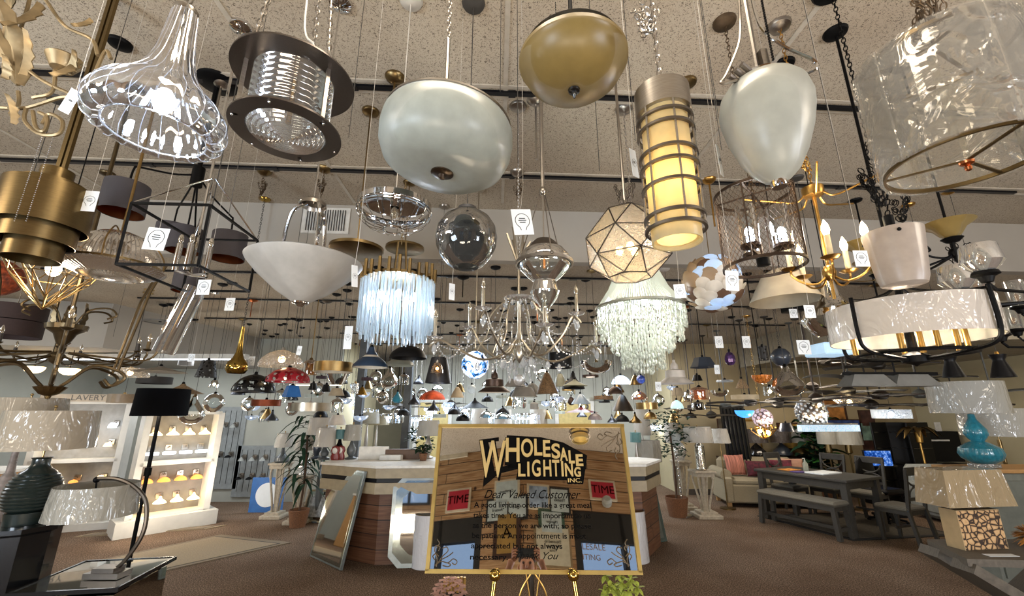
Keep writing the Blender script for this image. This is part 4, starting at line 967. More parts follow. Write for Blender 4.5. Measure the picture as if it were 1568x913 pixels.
for k in range(3): a = radians(40+120*k); MB().tube([((R+0.004)*cos(a), (R+0.004)*sin(a), H1), (0.012*cos(a), 0.012*sin(a), zt)], 0.003, 5).ball(((R+0.004)*cos(a), (R+0.004)*sin(a), H1+0.012), 0.011, 8, 6).build('chain', NICKD, t)
MB().ball((0, 0, zt), 0.022, 12, 8, sc=(1, 1, 1.3)).tube([(0, 0, H1+0.14), (0, 0, zt)], 0.005, 6).build('hook', NICK, t); hang(t, zt, 'rod', NICK, cm=NICK, r=0.011)
# 19 faceted mirror-glass polyhedron
t = lampat('faceted_pendant', 'lit faceted antique mirror glass pendant with dark seams', 965, 425, 130, 0.48); R = 0.24; Hh = hz(t, 318)
FAC = glass('antique_mirror_glass', '#a99c84', 1.6, 0.12, dens=0.30, bump=0.4, bscale=60, dcol='#b9ab92')
lv = [rg(0.12, 0.0, 6), rg(0.235, 0.10, 6, 0.5), rg(0.24, Hh*0.55, 6), rg(0.13, Hh*0.92, 6, 0.5)]
edges = []
faces = []
for a, b, o in ((0, 1, 0), (1, 2, 1), (2, 3, 0)):
    for i in range(6):
        j = (i+1) % 6
        if o == 0: faces += [(lv[a][i], lv[b][i], lv[a][j]), (lv[a][j], lv[b][i], lv[b][j])]
        else: faces += [(lv[a][i], lv[b][i], lv[b][j]), (lv[a][i], lv[b][j], lv[a][j])]
apx = Vector((0, 0, Hh))
for i in range(6): faces.append((lv[3][i], lv[3][(i+1) % 6], apx))
pm = MB(); sm_ = MB(); seen = set()
for f in faces:
    pm.add(f, [(0, 1, 2)])
    for a, b in ((f[0], f[1]), (f[1], f[2]), (f[2], f[0])):
        k = tuple(sorted([tuple(round(c, 3) for c in a), tuple(round(c, 3) for c in b)]))
        if k not in seen: seen.add(k); sm_.tube([a, b], 0.0035, 5)
pm.build('glass_facets', FAC, t, False); sm_.build('seams', mat('dark_seam', '#2e2620', 0.5, 0.6), t)
for k in range(3): a = 2*pi*k/3+0.5; bulb(t, (0.05*cos(a), 0.05*sin(a), 0.17), 0.022, BULBW, 0.03); MB().lathe([(0.014, 0.19), (0.016, 0.25), (0, 0.26)], 10, c=(0.05*cos(a), 0.05*sin(a), 0)).build('socket', BRONZE, t)
glow(t, (0, 0, 0.12), 12)
mb = MB(); clump(mb, (0, 0, Hh+0.05), 0.05, 8, 0.03); mb.build('spare_chain', NICKD, t); hang(t, Hh, 'rod', NICK, cm=NICK, cr=0.085, r=0.009)
# 20 beaded chandelier
t = lampat('beaded_chandelier', 'white chandelier of beaded strings and glass drops over a wide ring', 986, 560, 135, 0.56, 'chandelier'); zr = hz(t, 472); zt = hz(t, 415)
MILK = glass('milky_bead_glass', '#eceee8', 1.3, 0.08, dens=0.55, dcol='#cfd3c8')
mb = MB()
for i in range(110):
    a = 2*pi*i/110; mb.tube([(0.275*cos(a), 0.275*sin(a), zr), (0.19*cos(a), 0.19*sin(a), zr+(zt-zr)*0.5), (0.135*cos(a), 0.135*sin(a), zt)], 0.0042, 4)
mb.build('upper_strings', MILK, t)
MB().lathe([(0.27, zr-0.012), (0.285, zr-0.006), (0.285, zr+0.006), (0.27, zr+0.012)], 56, close=True).build('ring', mat('beaded_ring', '#8f9084', 0.4, 0.6), t)
MB().lathe([(0.12, zt), (0.145, zt), (0.145, zt+0.015), (0.12, zt+0.015)], 32, close=True).build('crown', NICK, t)
for (r, z0, z1, n, nm) in ((0.275, zr-0.13, zr, 90, 'outer_fringe'), (0.25, zr-0.20, zr-0.05, 80, 'middle_fringe'), (0.19, zr-0.27, zr-0.12, 60, 'lower_fringe'), (0.13, 0.0, zr-0.2, 44, 'inner_fringe'), (0.06, -0.03, zr-0.25, 20, 'centre_fringe')):
    mb = MB()
    for i in range(n):
        a = 2*pi*i/n+random.uniform(-.02, .02); rr = r*random.uniform(0.95, 1.03); zb = z0+random.uniform(-0.02, 0.02)
        mb.tube([(rr*cos(a), rr*sin(a), zb), (rr*cos(a), rr*sin(a), z1)], 0.0028, 4)
        for q in range(3): mb.ball((rr*cos(a), rr*sin(a), zb+q*0.045*random.uniform(.8, 1.2)), 0.0085, 7, 5, sc=(1, 1, 1.5))
    tag(mb.build(nm, MILK, t), None, None)
for k in range(4): a = 2*pi*k/4; bulb(t, (0.12*cos(a), 0.12*sin(a), zr+0.02), 0.02, BULBC, 0.03)
glow(t, (0, 0, zr-0.02), 18, (0.97, 1.0, 0.95), 0.08)
hang(t, zt+0.015, 'chain', NICK)
# 21 capiz shell cluster
t = lampat('shell_pendant', 'cluster pendant of layered translucent shells with one amber bulb showing', 1097, 478, 88, 0.34); R = 0.165; c = (0, 0, R*1.05)
pal = [frost('shell_white', '#d5cfc4', tl=0.45), frost('shell_tan', '#9c8468', tl=0.45), frost('shell_brown', '#6d5442', tl=0.45), frost('shell_blue_white', '#bcd0e6', emit=0.25, tl=0.5)]
groups_ = [MB() for _ in pal]
for i in range(90):
    z = 1-2*(i+0.5)/90; ph_ = i*2.39996; rr = sqrt(1-z*z); n = Vector((rr*cos(ph_), rr*sin(ph_), z))
    if z > 0.93: continue
    Rm = n.to_track_quat('Z', 'Y').to_matrix() @ Matrix.Rotation(random.uniform(0.1, 0.5), 3, 'X')
    s = random.uniform(0.04, 0.055); g = groups_[random.choices((0, 1, 2, 3), (5, 3, 2, 3))[0]]
    g.lathe([(0, 0.008), (s*0.5, 0.006), (s*0.9, 0), (s, -0.004), (s*0.9, -0.003), (0, 0.004)], 12, wob=None, M=Matrix.Translation(Vector(c)+n*R*random.uniform(0.9, 1.02)) @ Rm.to_4x4())
for g, m in zip(groups_, pal): g.build('shell_layer', m, t)
MB().ball((0.02, -R*1.03, R*0.9), 0.026, 12, 8).build('amber_globe', emis('amber_glow', '#ffb429', 0.9), t); bulb(t, c, 0.035, BULBC); glow(t, c, 8, (0.9, 0.95, 1))
hang(t, R*2, 'cord', BRONZE)
# 22 mesh cylinder lantern
t = lampat('mesh_lantern', 'bronze wire mesh cylinder lantern with candles in glass inside', 1170, 408, 112, 0.36, 'lantern'); H = hz(t, 298); R = 0.18
MESHM = mat('bronze_mesh', '#5e4a38', 0.4, 0.9); mb = MB(); n = 46
for s_ in (1, -1):
    for i in range(n):
        a0 = 2*pi*i/n; mb.tube([(R*cos(a0+s_*q*0.30), R*sin(a0+s_*q*0.30), H*q/5) for q in range(6)], 0.0011, 3)
mb.build('mesh', MESHM, t)
for z in (0, H): MB().lathe([(R-0.004, z-0.007), (R+0.004, z-0.007), (R+0.004, z+0.007), (R-0.004, z+0.007)], 48, close=True).build('ring', mat('dark_bronze', '#3d3026', 0.45, 0.8), t)
for k in range(4): a = pi/4+k*pi/2; MB().beam((R*cos(a), R*sin(a), 0), (R*cos(a), R*sin(a), H), 0.01, 0.006).build('post', MATS['dark_bronze'], t)
mb = MB()
for k in range(2): a = pi/4+k*pi/2; mb.beam((R*cos(a), R*sin(a), H), (-R*cos(a), -R*sin(a), H), 0.01, 0.006)
mb.build('top_cross', MATS['dark_bronze'], t)
glow(t, (0, 0, 0.2), 6, (0.9, 0.95, 1))
for (x, y) in ((-0.08, -0.05), (0.08, -0.05), (0.0, 0.08)):
    MB().lathe([(0, 0.075), (0.045, 0.08), (0.045, 0.095), (0, 0.095)], 20, c=(x, y, 0)).build('cup', MATS['dark_bronze'], t)
    MB().lathe([(0.045, 0.095), (0.047, H*0.75)], 20, c=(x, y, 0)).build('hurricane_glass', CLEAR, t)
    bulb(t, (x, y, 0.16), 0.018, BULBC, 0.028); MB().beam((x, y, 0.075), (0, 0, 0.04), 0.012, 0.012).build('arm', MATS['dark_bronze'], t)
MB().lathe([(0, 0.0), (0.03, 0.005), (0.03, 0.04), (0, 0.06)], 16).build('hub', BLK, t); MB().tube([(0, 0, 0.05), (0, 0, H)], 0.006, 6).build('stem', MATS['dark_bronze'], t)
hang(t, H, 'chain', RUST)
# 23 gold candle chandelier
t = thing('candle_chandelier', 'gold candle chandelier with lit candle bulbs and a draped cord, right of the mesh lantern', 'chandelier', PY(1278, 458, 2.0)); z1 = hz(t, 300)
tx = PY(1255, 300, 2.0).x-t.location.x
MB().lathe([(0, 0), (0.007, 0), (0.009, z1), (0, z1)], 10).build('stem', GOLD, t)
MB().lathe([(0, z1-0.01), (0.045, z1), (0.05, z1+0.02), (0.05, z1+0.045), (0, z1+0.05)], 24).build('hub', GOLD, t)
MB().ball((0, 0, hz(t, 418)), 0.03, 12, 8, sc=(1, 1, 1.4)).build('knob', GOLD, t)
za = hz(t, 425)
for k in range(5):
    a = 2*pi*k/5+2.9; Rr = 0.165; P = lambda r, z: (r*cos(a), r*sin(a), z)
    MB().tube(spline([P(0.01, za+0.01), P(0.06, za-0.03), P(0.12, za-0.02), P(Rr, za+0.02), P(Rr, za+0.045)], 6), 0.0055, 6).build('arm', GOLD, t)
    candle(t, P(Rr, za+0.05), 0.115, 0.0125, frost('ivory_candle', '#d9caa3', tl=0.3), BULBW, 0.042, GOLD, 1.25)
    MB().tube(spline([P(0.04, z1+0.01), P(0.09, z1-0.03), P(0.2, z1-0.01), P(0.33, z1+0.02)], 6), 0.005, 6).build('upper_arm', GOLD, t)
MB().tube(spline([P(0.0, za+0.0), (0.1, -0.08, za-0.045), (0.25, -0.1, za+0.0), (0.36, -0.05, za+0.12)], 8), 0.0022, 4).build('cord', BRONZE, t)
glow(t, (0, 0, za+0.25), 6)
hang(t, z1+0.05, 'chain', GOLD, cm=NICK); mb = MB(); clump(mb, (0, 0, z1+0.2), 0.045, 4, 0.03); mb.build('spare_chain', GOLD, t)
# 24 tapered pale shade
t = lampat('shade_pendant', 'tapered pale glass shade pendant with black screws at its rim', 1386, 440, 84, 0.24); R = 0.11; H = hz(t, 356)
MB().shell([(0.0, 0), (0.5*R, 0.004), (0.72*R, 0.012), (0.8*R, 0.04), (0.84*R, H*0.3), (1.0*R, H*0.97), (1.0*R, H)], 0.004, n=48).build('shade', frost('greige_glass', '#a99c90', tl=0.3), t)
mb = MB()
for k in range(3): a = radians(-120+120*k); mb.ball((R*cos(a), R*sin(a), H*0.9), 0.008, 8, 6)
mb.build('screws', BLK, t)
MB().lathe([(0.02, H-0.02), (0.1, H-0.015), (0.02, H), (0.02, H+0.08), (0, H+0.09)], 20).build('fitter', BLK, t)
mb = MB().path_chain([(0, 0, H+0.08), (0.04, 0, H+0.25), (-0.03, 0, H+0.4), (0.02, 0, H+0.55)]); clump(mb, (-0.02, 0, H+0.2), 0.06, 10); clump(mb, (0.06, 0, H+0.1), 0.04, 8); mb.build('spare_chain', BLK, t)
hang(t, H+0.5, 'chain', BLK, cm=BLK, cr=0.09)
# 25 amber cup uplight
t = thing('scroll_chandelier', 'black scroll-arm chandelier with an amber glass cup, upper right', 'chandelier', PY(1466, 400, 2.3)); zc_ = hz(t, 372)
MB().tube([(0, 0, 0), (0, 0, zc_)], 0.012, 8).ball((0, 0, 0.05), 0.03, 12, 8).build('column', BLK, t)
for k, (x, y, z) in enumerate([(-0.05, -0.05, zc_), (-0.42, 0.1, zc_-0.06), (-0.2, 0.3, zc_-0.1)]):
    MB().shell([(0.03, 0), (0.05, 0.02), (0.075, 0.06), (0.115, 0.085), (0.12, 0.09)], 0.003, n=32, c=(x, y, z+0.01)).build('cup', AMB, t)
    MB().lathe([(0, -0.02), (0.03, -0.015), (0.05, 0.005), (0.03, 0.012), (0, 0.012)], 20, c=(x, y, z)).build('cup_holder', BLK, t)
    MB().tube(spline([(0, 0, 0.04), (x*0.4, y*0.4, -0.02), (x*0.8, y*0.8, 0.0), (x, y, z-0.01)], 6), 0.007, 6).build('arm', BLK, t)
for s_ in (-1, 1):
    MB().tube(spline([(0, 0, 0.06), (s_*0.06, 0, 0.02), (s_*0.15, 0, 0.03), (s_*0.2, 0, 0.07), (s_*0.17, 0, 0.1), (s_*0.14, 0, 0.07), (s_*0.16, 0, 0.055)], 6), 0.006, 6).build('scroll', BLK, t)
mb = MB(); clump(mb, (0.03, 0, 0.0), 0.05, 7, 0.03); mb.build('spare_chain', BLK, t); hang(t, zc_, 'rod', BLK, cm=BLK, r=0.007)
# 26 glass jar chandeliers at the right edge
JAR = glass('jar_glass', '#dfe3e0', 1.9, 0.04, dens=0.14)
def jar_chandelier(label, hubp, jars, cyl=False):
    t = thing('jar_chandelier', label, 'chandelier', hubp)
    for (px, py, Y) in jars:
        p = PY(px, py, Y)-t.location
        if cyl: MB().lathe([(0.045, 0), (0.05, 0.18)], 24, c=p).build('glass_jar', JAR, t)
        else: MB().lathe([(0.03, 0), (0.06, 0.03), (0.075, 0.05), (0.065, 0.13), (0.06, 0.135)], 28, c=p).build('glass_jar', JAR, t)
        MB().lathe([(0, -0.05), (0.02, -0.045), (0.03, -0.02), (0.05, -0.01), (0.045, 0.005), (0, 0.008)], 20, c=p).build('cup', BLK, t)
        b = MB().ball(p+Vector((0, 0, 0.07)), 0.022, 10, 8, sc=(1, 1, 1.6)).build('bulb', BULBD, t)
        MB().tube([p+Vector((0, 0, 0.04)), p+Vector((0, 0, 0.09))], 0.012, 6).build('filament', emis('amber_filament', '#c98a4a', 0.5), b)
        q = p+Vector((0, 0, -0.05)); MB().tube([q, q+Vector((0.03, 0, -0.03)), (0, 0, q.z-0.02)], 0.008, 6).build('arm', BLK, t)
    MB().tube([(0, 0, -0.1), (0, 0, 0.5)], 0.012, 8).build('column', BLK, t); hang(t, 0.4, 'rod', BLK, r=0.01)
    return t
jar_chandelier('black chandelier with flared glass jars beyond the big panelled drum', PY(1640, 430, 2.0), [(1508, 418, 1.85), (1470, 446, 2.1), (1498, 452, 2.3)])
jar_chandelier('black bar chandelier with straight glass cylinders at the right edge', PY(1690, 520, 2.7), [(1531, 512, 2.6), (1562, 470, 2.8), (1556, 505, 3.0)], True)
# 27 wide drum with gold candles
t = lampat('drum_pendant', 'very wide fabric drum pendant with gold candle tubes and black hoops', 1398, 536, 228, 0.72); R = 0.318; zl = hz(t, 522); H2 = hz(t, 470)
WR = wrapmat('greige_shade_wrapped', '#a8a096'); 
sh = MB().shell([(R, zl), (R, H2)], 0.003, n=72).build('shade', WR, t); MB().lathe([(R-0.005, zl+0.001), (R-0.005, H2-0.001)], 60).build('lining', frost('white_lining', '#d8d2c0', emit=0.12, ecol='#fff0d0', tl=0.3), sh)
for (x, y) in ((-0.24, 0.05), (-0.14, -0.1), (-0.02, -0.15), (0.0, -0.05), (0.05, 0.1), (0.1, -0.12), (0.22, -0.05)):
    MB().lathe([(0.012, -0.02), (0.012, 0.12), (0, 0.12)], 12, c=(x, y, 0)).build('candle_tube', GOLD, t)
bulb(t, (-0.02, 0, 0.13), 0.026, BULBW); glow(t, (0, 0, 0.06), 14)
MB().ring(0.22, 0.009, (0, 0, -0.02), 40, 6).build('arm_ring', BLK, t)
for k in range(4):
    a = radians(-75+90*k); P = lambda r, z: (r*cos(a), r*sin(a), z)
    MB().tube(spline([P(0.02, -0.05), P(0.2, -0.03), P(R*0.95, zl-0.05), P(R+0.012, zl+0.01), P(R+0.012, H2+0.01), P(R+0.012, H2+0.012)], 6), 0.009, 6).build('hoop', BLK, t)
    MB().tube(spline([P(R+0.012, H2+0.01), P(R*0.7, H2+0.02), P(R*0.3, H2+0.06), P(0.02, H2+0.1)], 5), 0.007, 6).build('upper_arm', BLK, t)
MB().lathe([(0, -0.08), (0.015, -0.07), (0.05, -0.06), (0.06, -0.03), (0.02, -0.01), (0.015, H2+0.1), (0, H2+0.1)], 20).build('hub', BLK, t); hang(t, H2+0.1, 'rod', BLK, cm=BLK, r=0.008)
# 28 clear genie bottle
t = lampat('bottle_pendant', 'clear glass bottle-shaped pendant with an unlit bulb, below the gold candle chandelier', 1284, 515, 90, 0.32); R = 0.16; H = hz(t, 470)
MB().lathe([(0.5*R, 0), (0.62*R, 0.01), (0.95*R, 0.07), (1.0*R, 0.10), (0.88*R, 0.14), (0.5*R, 0.17), (0.3*R, 0.22), (0.2*R, 0.30), (0.14*R, 0.40)], 44).build('bottle', CLEAR, t)
bulb(t, (0, 0, 0.10), 0.026, BULBD, 0.042); MB().lathe([(0.016, 0.13), (0.018, 0.2), (0, 0.2)], 12).build('socket', CHR, t); hang(t, 0.2, 'cord', BLK)
# 29 cream cone shade
t = lampat('cone_pendant', 'cream cone shade pendant seen from below, under the mesh lantern', 1202, 462, 98, 0.38)
MB().shell([(0.19, 0), (0.10, 0.17), (0.045, 0.2)], 0.003, n=44).build('shade', mat('cream_enamel', '#a59a86', 0.6), t); MB().lathe([(0.0, 0.09), (0.06, 0.09), (0.06, 0.1), (0.0, 0.1)], 20).build('diffuser', WHITEP, t); hang(t, 0.2, 'cord', BLK)
# 30 leafy gold chandelier
LEAFM = mat('antiqued_leaf_gold', '#93805f', 0.45, 0.7, var=0.35, scale=15)
t = thing('leaf_chandelier', 'silver-gold acanthus leaf chandelier, top left corner', 'chandelier', PY(30, 130, 1.2))
def acanthus(mb, base, d, L, w, curl=0.3, side=None):
    d = Vector(d).normalized(); s = (side or d.cross(Vector((0, 1, 0)))); s = Vector(s).normalized(); nrm = s.cross(d)
    n = 9; rows = []
    for i in range(n+1):
        q = i/n; c = Vector(base)+d*L*q+nrm*(-curl*L*q*q); wd = w*sin(pi*min(1, q*0.85+0.12))*(1.0 if i % 2 else 0.55)
        rows.append((c-s*wd+nrm*0.02*w/0.05*0.3, c+nrm*-0.008, c+s*wd+nrm*0.02*w/0.05*0.3))
    vs = [v for r in rows for v in r]; fs = []
    for i in range(n):
        for k in range(2): fs.append((i*3+k, i*3+k+1, i*3+k+4, i*3+k+3))
    m = len(vs); vs2 = [v+nrm*0.003 for v in vs]; fs2 = [tuple(x+m for x in reversed(f)) for f in fs]
    mb.add(vs+vs2, fs+fs2)
cc = t.location
for (px, py, px2, py2, w) in ((28, 130, 35, 15, 0.05), (28, 130, 5, 40, 0.035), (30, 120, 62, 60, 0.03), (100, 110, 128, 85, 0.03), (120, 90, 95, 130, 0.03), (10, 0, 45, 15, 0.04), (20, 190, 25, 150, 0.02), (60, 5, 30, 60, 0.04), (5, 120, 20, 90, 0.03), (140, 30, 120, 50, 0.015)):
    a = PY(px, py, 1.2)-cc; b = PY(px2, py2, 1.18)-cc; mb = MB(); acanthus(mb, a, b-a, (b-a).length, w); mb.build('leaf', LEAFM, t)
for path in ([(0, 165), (40, 165), (90, 150), (130, 140), (160, 80), (170, 90)], [(70, 0), (100, 40), (140, 60), (150, 85)], [(28, 140), (28, 160), (15, 175)], [(40, 165), (38, 185), (60, 205), (90, 205), (95, 185), (75, 175), (65, 190)], [(85, 100), (80, 140), (50, 150)], [(28, 130), (28, 60), (45, 0), (50, -60)], [(0, 70), (60, 120), (110, 145)], [(50, 170), (55, 195), (68, 200), (72, 180), (60, 172)]):
    MB().tube(spline([PY(x, y, 1.2)-cc for x, y in path], 6), 0.006, 6).build('branch', LEAFM, t)
MB().lathe([(0.0, 0), (0.03, 0.01), (0.05, 0.05), (0.04, 0.06), (0.0, 0.065)], 16, c=PY(93, 110, 1.2)-cc).build('cup', LEAFM, t)
zc = 4.0-cc.z; q = PY(48, -60, 1.2)-cc; MB().chain(q, (q.x, q.y, zc)).build('chain', LEAFM, t)
# 31 big bronze basket chandelier
t = thing('lantern_chandelier', 'tall bronze lantern chandelier with scrolled base and long stay rods, far left', 'chandelier', PY(72, 612, 2.5)); cc = t.location
BRZ = mat('aged_bronze', '#5d4f39', 0.38, 0.9, var=0.3)
def tz(py): return hz(t, py)
KK = 1.42
MB().lathe([(0, 0), (0.01, 0.005), (0.015, 0.02), (0.04, 0.03), (0.06, 0.055), (0.07, 0.07), (0.05, 0.075), (0, 0.08)], 32, rib=16, amp=0.04).build('fluted_cup', BRONZE, t); t['label'] = t['label']
for k in range(6):
    a = 2*pi*k/6+0.3; P = lambda r, z: (KK*r*cos(a), KK*r*sin(a), z)
    MB().tube(spline([P(0.02, 0.06), P(0.05, tz(585)), P(0.12, tz(560)), P(0.21, tz(566)), P(0.24, tz(578)), P(0.2, tz(590)), P(0.17, tz(580))], 7), 0.009, 6).build('scroll', BRZ, t)
    MB().tube([P(0.21, tz(566)), P(0.26, tz(440)), P(0.30, tz(395))], 0.009, 6).build('stay_rod', BRZ, t)
    MB().tube(spline([P(0.03, tz(540)), P(0.15, tz(545)), P(0.3, tz(548)), P(0.34, tz(530)), P(0.34, tz(522))], 6), 0.007, 6).build('arm', BRZ, t)
    candle(t, P(0.34, tz(520)), 0.06, 0.012, BRZ, BULBD, 0.03, BRZ)
    mb = MB(); acanthus(mb, P(0.03, tz(505)), P(0.06, 0.12), 0.15, 0.03, 0.5, side=(-sin(a), cos(a), 0)); mb.build('leaf', BRZ, t)
    MB().tube(spline([P(0.02, tz(500)), P(0.06, tz(475)), P(0.13, tz(470)), P(0.16, tz(480)), P(0.13, tz(486))], 6), 0.006, 6).build('scroll', BRZ, t)
MB().lathe([(0.012, 0.08), (0.012, tz(530)), (0.03, tz(525)), (0.05, tz(512)), (0.09, tz(505)), (0.095, tz(498)), (0.03, tz(495)), (0.02, tz(470)), (0, tz(465))], 28, rib=14, amp=0.03).build('column', BRZ, t)
hang(t, tz(470), 'rod', BRZ, r=0.012)
KK = 1.35
# second big bronze one behind, arms with candles
t = thing('candle_chandelier', 'dark bronze candelabra chandelier behind the tall lantern at left', 'chandelier', PY(85, 550, 3.6))
for k in range(9):
    a = 2*pi*k/9; Rr = 0.38 if k % 2 else 0.5; P = lambda r, z: (KK*r*cos(a), KK*r*sin(a), z)
    MB().tube(spline([P(0.02, 0.03), P(Rr*0.4, -0.03), P(Rr*0.85, 0.0), P(Rr, 0.05)], 6), 0.008, 6).build('arm', BRZ, t)
    candle(t, P(Rr, 0.06), 0.07, 0.013, mat('dark_candle_sleeve', '#2e261e', 0.6), BULBD, 0.025, BRZ)
MB().lathe([(0, -0.05), (0.04, -0.02), (0.06, 0.03), (0.03, 0.06), (0.02, 0.3), (0, 0.3)], 20).build('column', BRZ, t); hang(t, 0.3, 'rod', BRZ)
# 32/33 left edge shades
t = lampat('drum_pendant', 'dark brown drum shade behind the stay rods at the left edge', 12, 516, 72, 0.42)
MB().shell([(0.21, 0), (0.21, 0.28)], 0.004, n=48).build('shade', mat('brown_linen', '#2f1f1c', 0.8, scale=60), t); MB().ring(0.212, 0.003, (0, 0, 0.14), 40, 5).build('trim_band', BLK, t); hang(t, 0.28, 'rod', BRZ)
t = lampat('basket_pendant', 'dark orange textured gourd pendant cut by the left edge', -10, 452, 60, 0.25)
MB().lathe([(0, 0), (0.05, 0.01), (0.1, 0.05), (0.125, 0.11), (0.1, 0.18), (0.05, 0.22), (0, 0.23)], 32).build('gourd', mat('orange_bark', '#7a3316', 0.7, var=0.7, scale=40, bump=0.8), t); hang(t, 0.22)
# 34 long slanted clear tube
t = lampat('tube_pendant', 'long clear glass tube hanging slanted beside the box lantern', 250, 540, 30, 0.10); a = Vector((0, 0, 0)); b = PY(300, 440, t.location.y+0.0)-t.location
MB().tube([a, b], 0.05, 20).build('glass_tube', glass('tube_glass', '#d5d0c4', 1.8, 0.03, dens=0.08), t)
MB().tube([a+Vector((0.004, 0, 0.01)), b], 0.012, 8).build('inner_rod', BRONZE, t); MB().tube([b, (b.x, 0, ceil_z(t.location.x+b.x, t.location.y)-t.location.z)], 0.003, 5).build('cord', CORD, t)
# wide grey disc-topped brass dishes behind the crystal rods
for (px, py, w, lab) in ((546, 384, 80, 'wide brass dish canopy left of the crystal rod chandelier'), (620, 382, 58, 'round brass canopy plate above the crystal rod chandelier'), (664, 388, 30, 'small bronze canopy plate beside the grey globe')):
    z = FPX*0.36/w; p = W(px, py, z) if w < 80 else W(px, py, z); t = thing('canopy_plate', lab, 'canopy', (p.x, p.y, p.z))
    MB().lathe([(0, -0.012), (0.17, -0.006), (0.18, 0), (0.18, 0.02), (0, 0.022)], 40).build('plate', BRONZE, t); hang(t, 0.02, 'rod', BRONZE, r=0.005)
# ============================================================ THE CROWD OF SMALLER HANGING LAMPS
PROF = {   # (r, h) with r=1 the widest radius; h in units of the same radius
 'dome': [(1.0, 0), (0.97, 0.22), (0.85, 0.5), (0.62, 0.76), (0.33, 0.93), (0.12, 1.0)],
 'barn': [(1.0, 0), (0.98, 0.05), (0.62, 0.30), (0.56, 0.36), (0.55, 0.75), (0.22, 0.85), (0.2, 1.1), (0.1, 1.25)],
 'bell': [(1.0, 0), (0.97, 0.18), (0.72, 0.5), (0.38, 0.82), (0.22, 1.1), (0.17, 1.4)],
 'cone': [(1.0, 0), (0.72, 0.6), (0.3, 1.35), (0.14, 1.5)],
 'tallcone': [(1.0, 0), (0.7, 1.2), (0.32, 2.6), (0.1, 2.7)],
 'flatcone': [(1.0, 0), (0.5, 0.22), (0.14, 0.42), (0.1, 0.5)],
 'drum': [(1.0, 0), (1.0, 0.5)],
 'talldrum': [(0.95, 0), (0.9, 1.2)],
 'shallow': [(1.0, 0), (1.0, 0.28)],
 'empire': [(1.0, 0), (0.6, 1.2)],
 'bowl': [(0.0, 0), (0.4, 0.05), (0.75, 0.25), (0.95, 0.55), (1.0, 0.8)],
 'globe': [(0.35, 0.05), (0.7, 0.3), (0.95, 0.7), (1.0, 1.0), (0.9, 1.4), (0.6, 1.8), (0.25, 1.95)],
 'tear': [(0.0, 0), (0.5, 0.1), (0.88, 0.5), (1.0, 0.95), (0.85, 1.5), (0.5, 2.1), (0.25, 2.6), (0.2, 3.0)],
 'jar': [(0.95, 0), (1.0, 0.3), (1.0, 1.6), (0.7, 1.95), (0.4, 2.1)],
 'tulip': [(1.0, 0), (0.95, 0.5), (0.8, 1.1), (0.5, 1.6), (0.3, 1.7)],
 'longneck': [(0.75, 0), (0.98, 0.35), (1.0, 0.7), (0.85, 1.1), (0.5, 1.5), (0.3, 2.1), (0.2, 3.2), (0.16, 4.4)],
 'egg': [(0.0, 0), (0.5, 0.12), (0.9, 0.7), (1.0, 1.3), (0.85, 2.0), (0.5, 2.6), (0.15, 2.9)],
 'hourglass': [(1.0, 0), (0.75, 0.9), (0.5, 1.7), (0.48, 1.85), (0.62, 2.1), (0.72, 2.4)],
 'tube': [(1.0, 0), (1.0, 3.2)],
 'funnel': [(0.45, 0), (0.7, 0.4), (0.95, 1.0), (1.0, 1.2)],
 'hood': [(1.0, 0), (0.9, 0.12), (0.62, 0.62), (0.6, 0.66), (0.1, 0.7)],
}
def pend(name, label, px, py, wpx, D, prof, m, sus='cord', lit=None, cap=BLK, n=32, lining=None, hs=1.0, cat='pendant lamp', group=None, disc=None, power=0, seg=None, sm=None):
    t = lampat(name, label, px, py, wpx, D, cat, group=group); R = D/2*0.97
    pr = [(r*R, h*R*hs) for r, h in PROF[prof]]; top = pr[-1][1]
    glassy = m.name in GL
    if m.name.endswith('_perforated'): b = MB().pierced(pr, [(0.22, 11, R*0.13, 0), (0.55, 9, R*0.15, 0.3), (0.84, 6, R*0.10, 0)])
    else: b = MB(); (b.lathe if glassy else b.shell)(pr, n=seg or n) if glassy else b.shell(pr, min(0.003, R*0.1), n=seg or n)
    sh = b.build('shade', m, t, smooth=(seg is None))
    if prof in ('drum', 'shallow', 'talldrum', 'empire'):
        MB().lathe([(pr[-1][0]*0.98, top*0.97), (0.02, top*0.97), (0, top*0.97)], n).build('top_plate', m, t)
    if lining: MB().lathe([(r*0.975, h+0.002) for r, h in pr[:4]], n).build('lining', lining, sh)
    MB().lathe([(0, top-0.01), (max(0.012, pr[-1][0]*0.9 if pr[-1][0] < R*0.5 else 0.02), top-0.01), (0.014, top+0.025), (0, top+0.03)], 14).build('socket_cap', cap, t)
    if lit is not None:
        bulb(t, (0, 0, top*(0.45 if not disc else 0.3)), R*0.16 if R > 0.1 else R*0.26, lit)
    if disc: MB().lathe([(0, top*0.1), (R*0.55, top*0.1), (R*0.55, top*0.14), (0, top*0.14)], 24).build('diffuser', disc, t)
    if power: glow(t, (0, 0, -0.03), power, WARM)
    hang(t, top+0.02, sus, sm or (cap if sus == 'rod' else CORD), cm=cap, cr=0.06, r=0.006 if sus == 'rod' else 0.0025)
    return t
GL = {m.name for m in MATS.values() if m.name in ('clear_glass', 'wavy_glass', 'grey_glass', 'crystal', 'smoke_glass', 'bell_jar_glass', 'jar_glass', 'crystal_bead', 'ribbed_clear_glass', 'fluted_glass', 'tube_glass')}
def G(m): GL.add(m.name); return m
AMBG = G(glass('amber_clear_glass', '#c9a073', 1.3, 0.04, dens=0.15, dcol='#b98a58'))
PINKG = G(glass('copper_tint_glass', '#d9a58c', 1.3, 0.04, dens=0.2, dcol='#c98a6a'))
DIAM = G(glass('cut_glass', '#f0e8dc', 1.8, 0.05, dens=0.25, bump=1.0, bscale=30, dcol='#f0e6d8'))
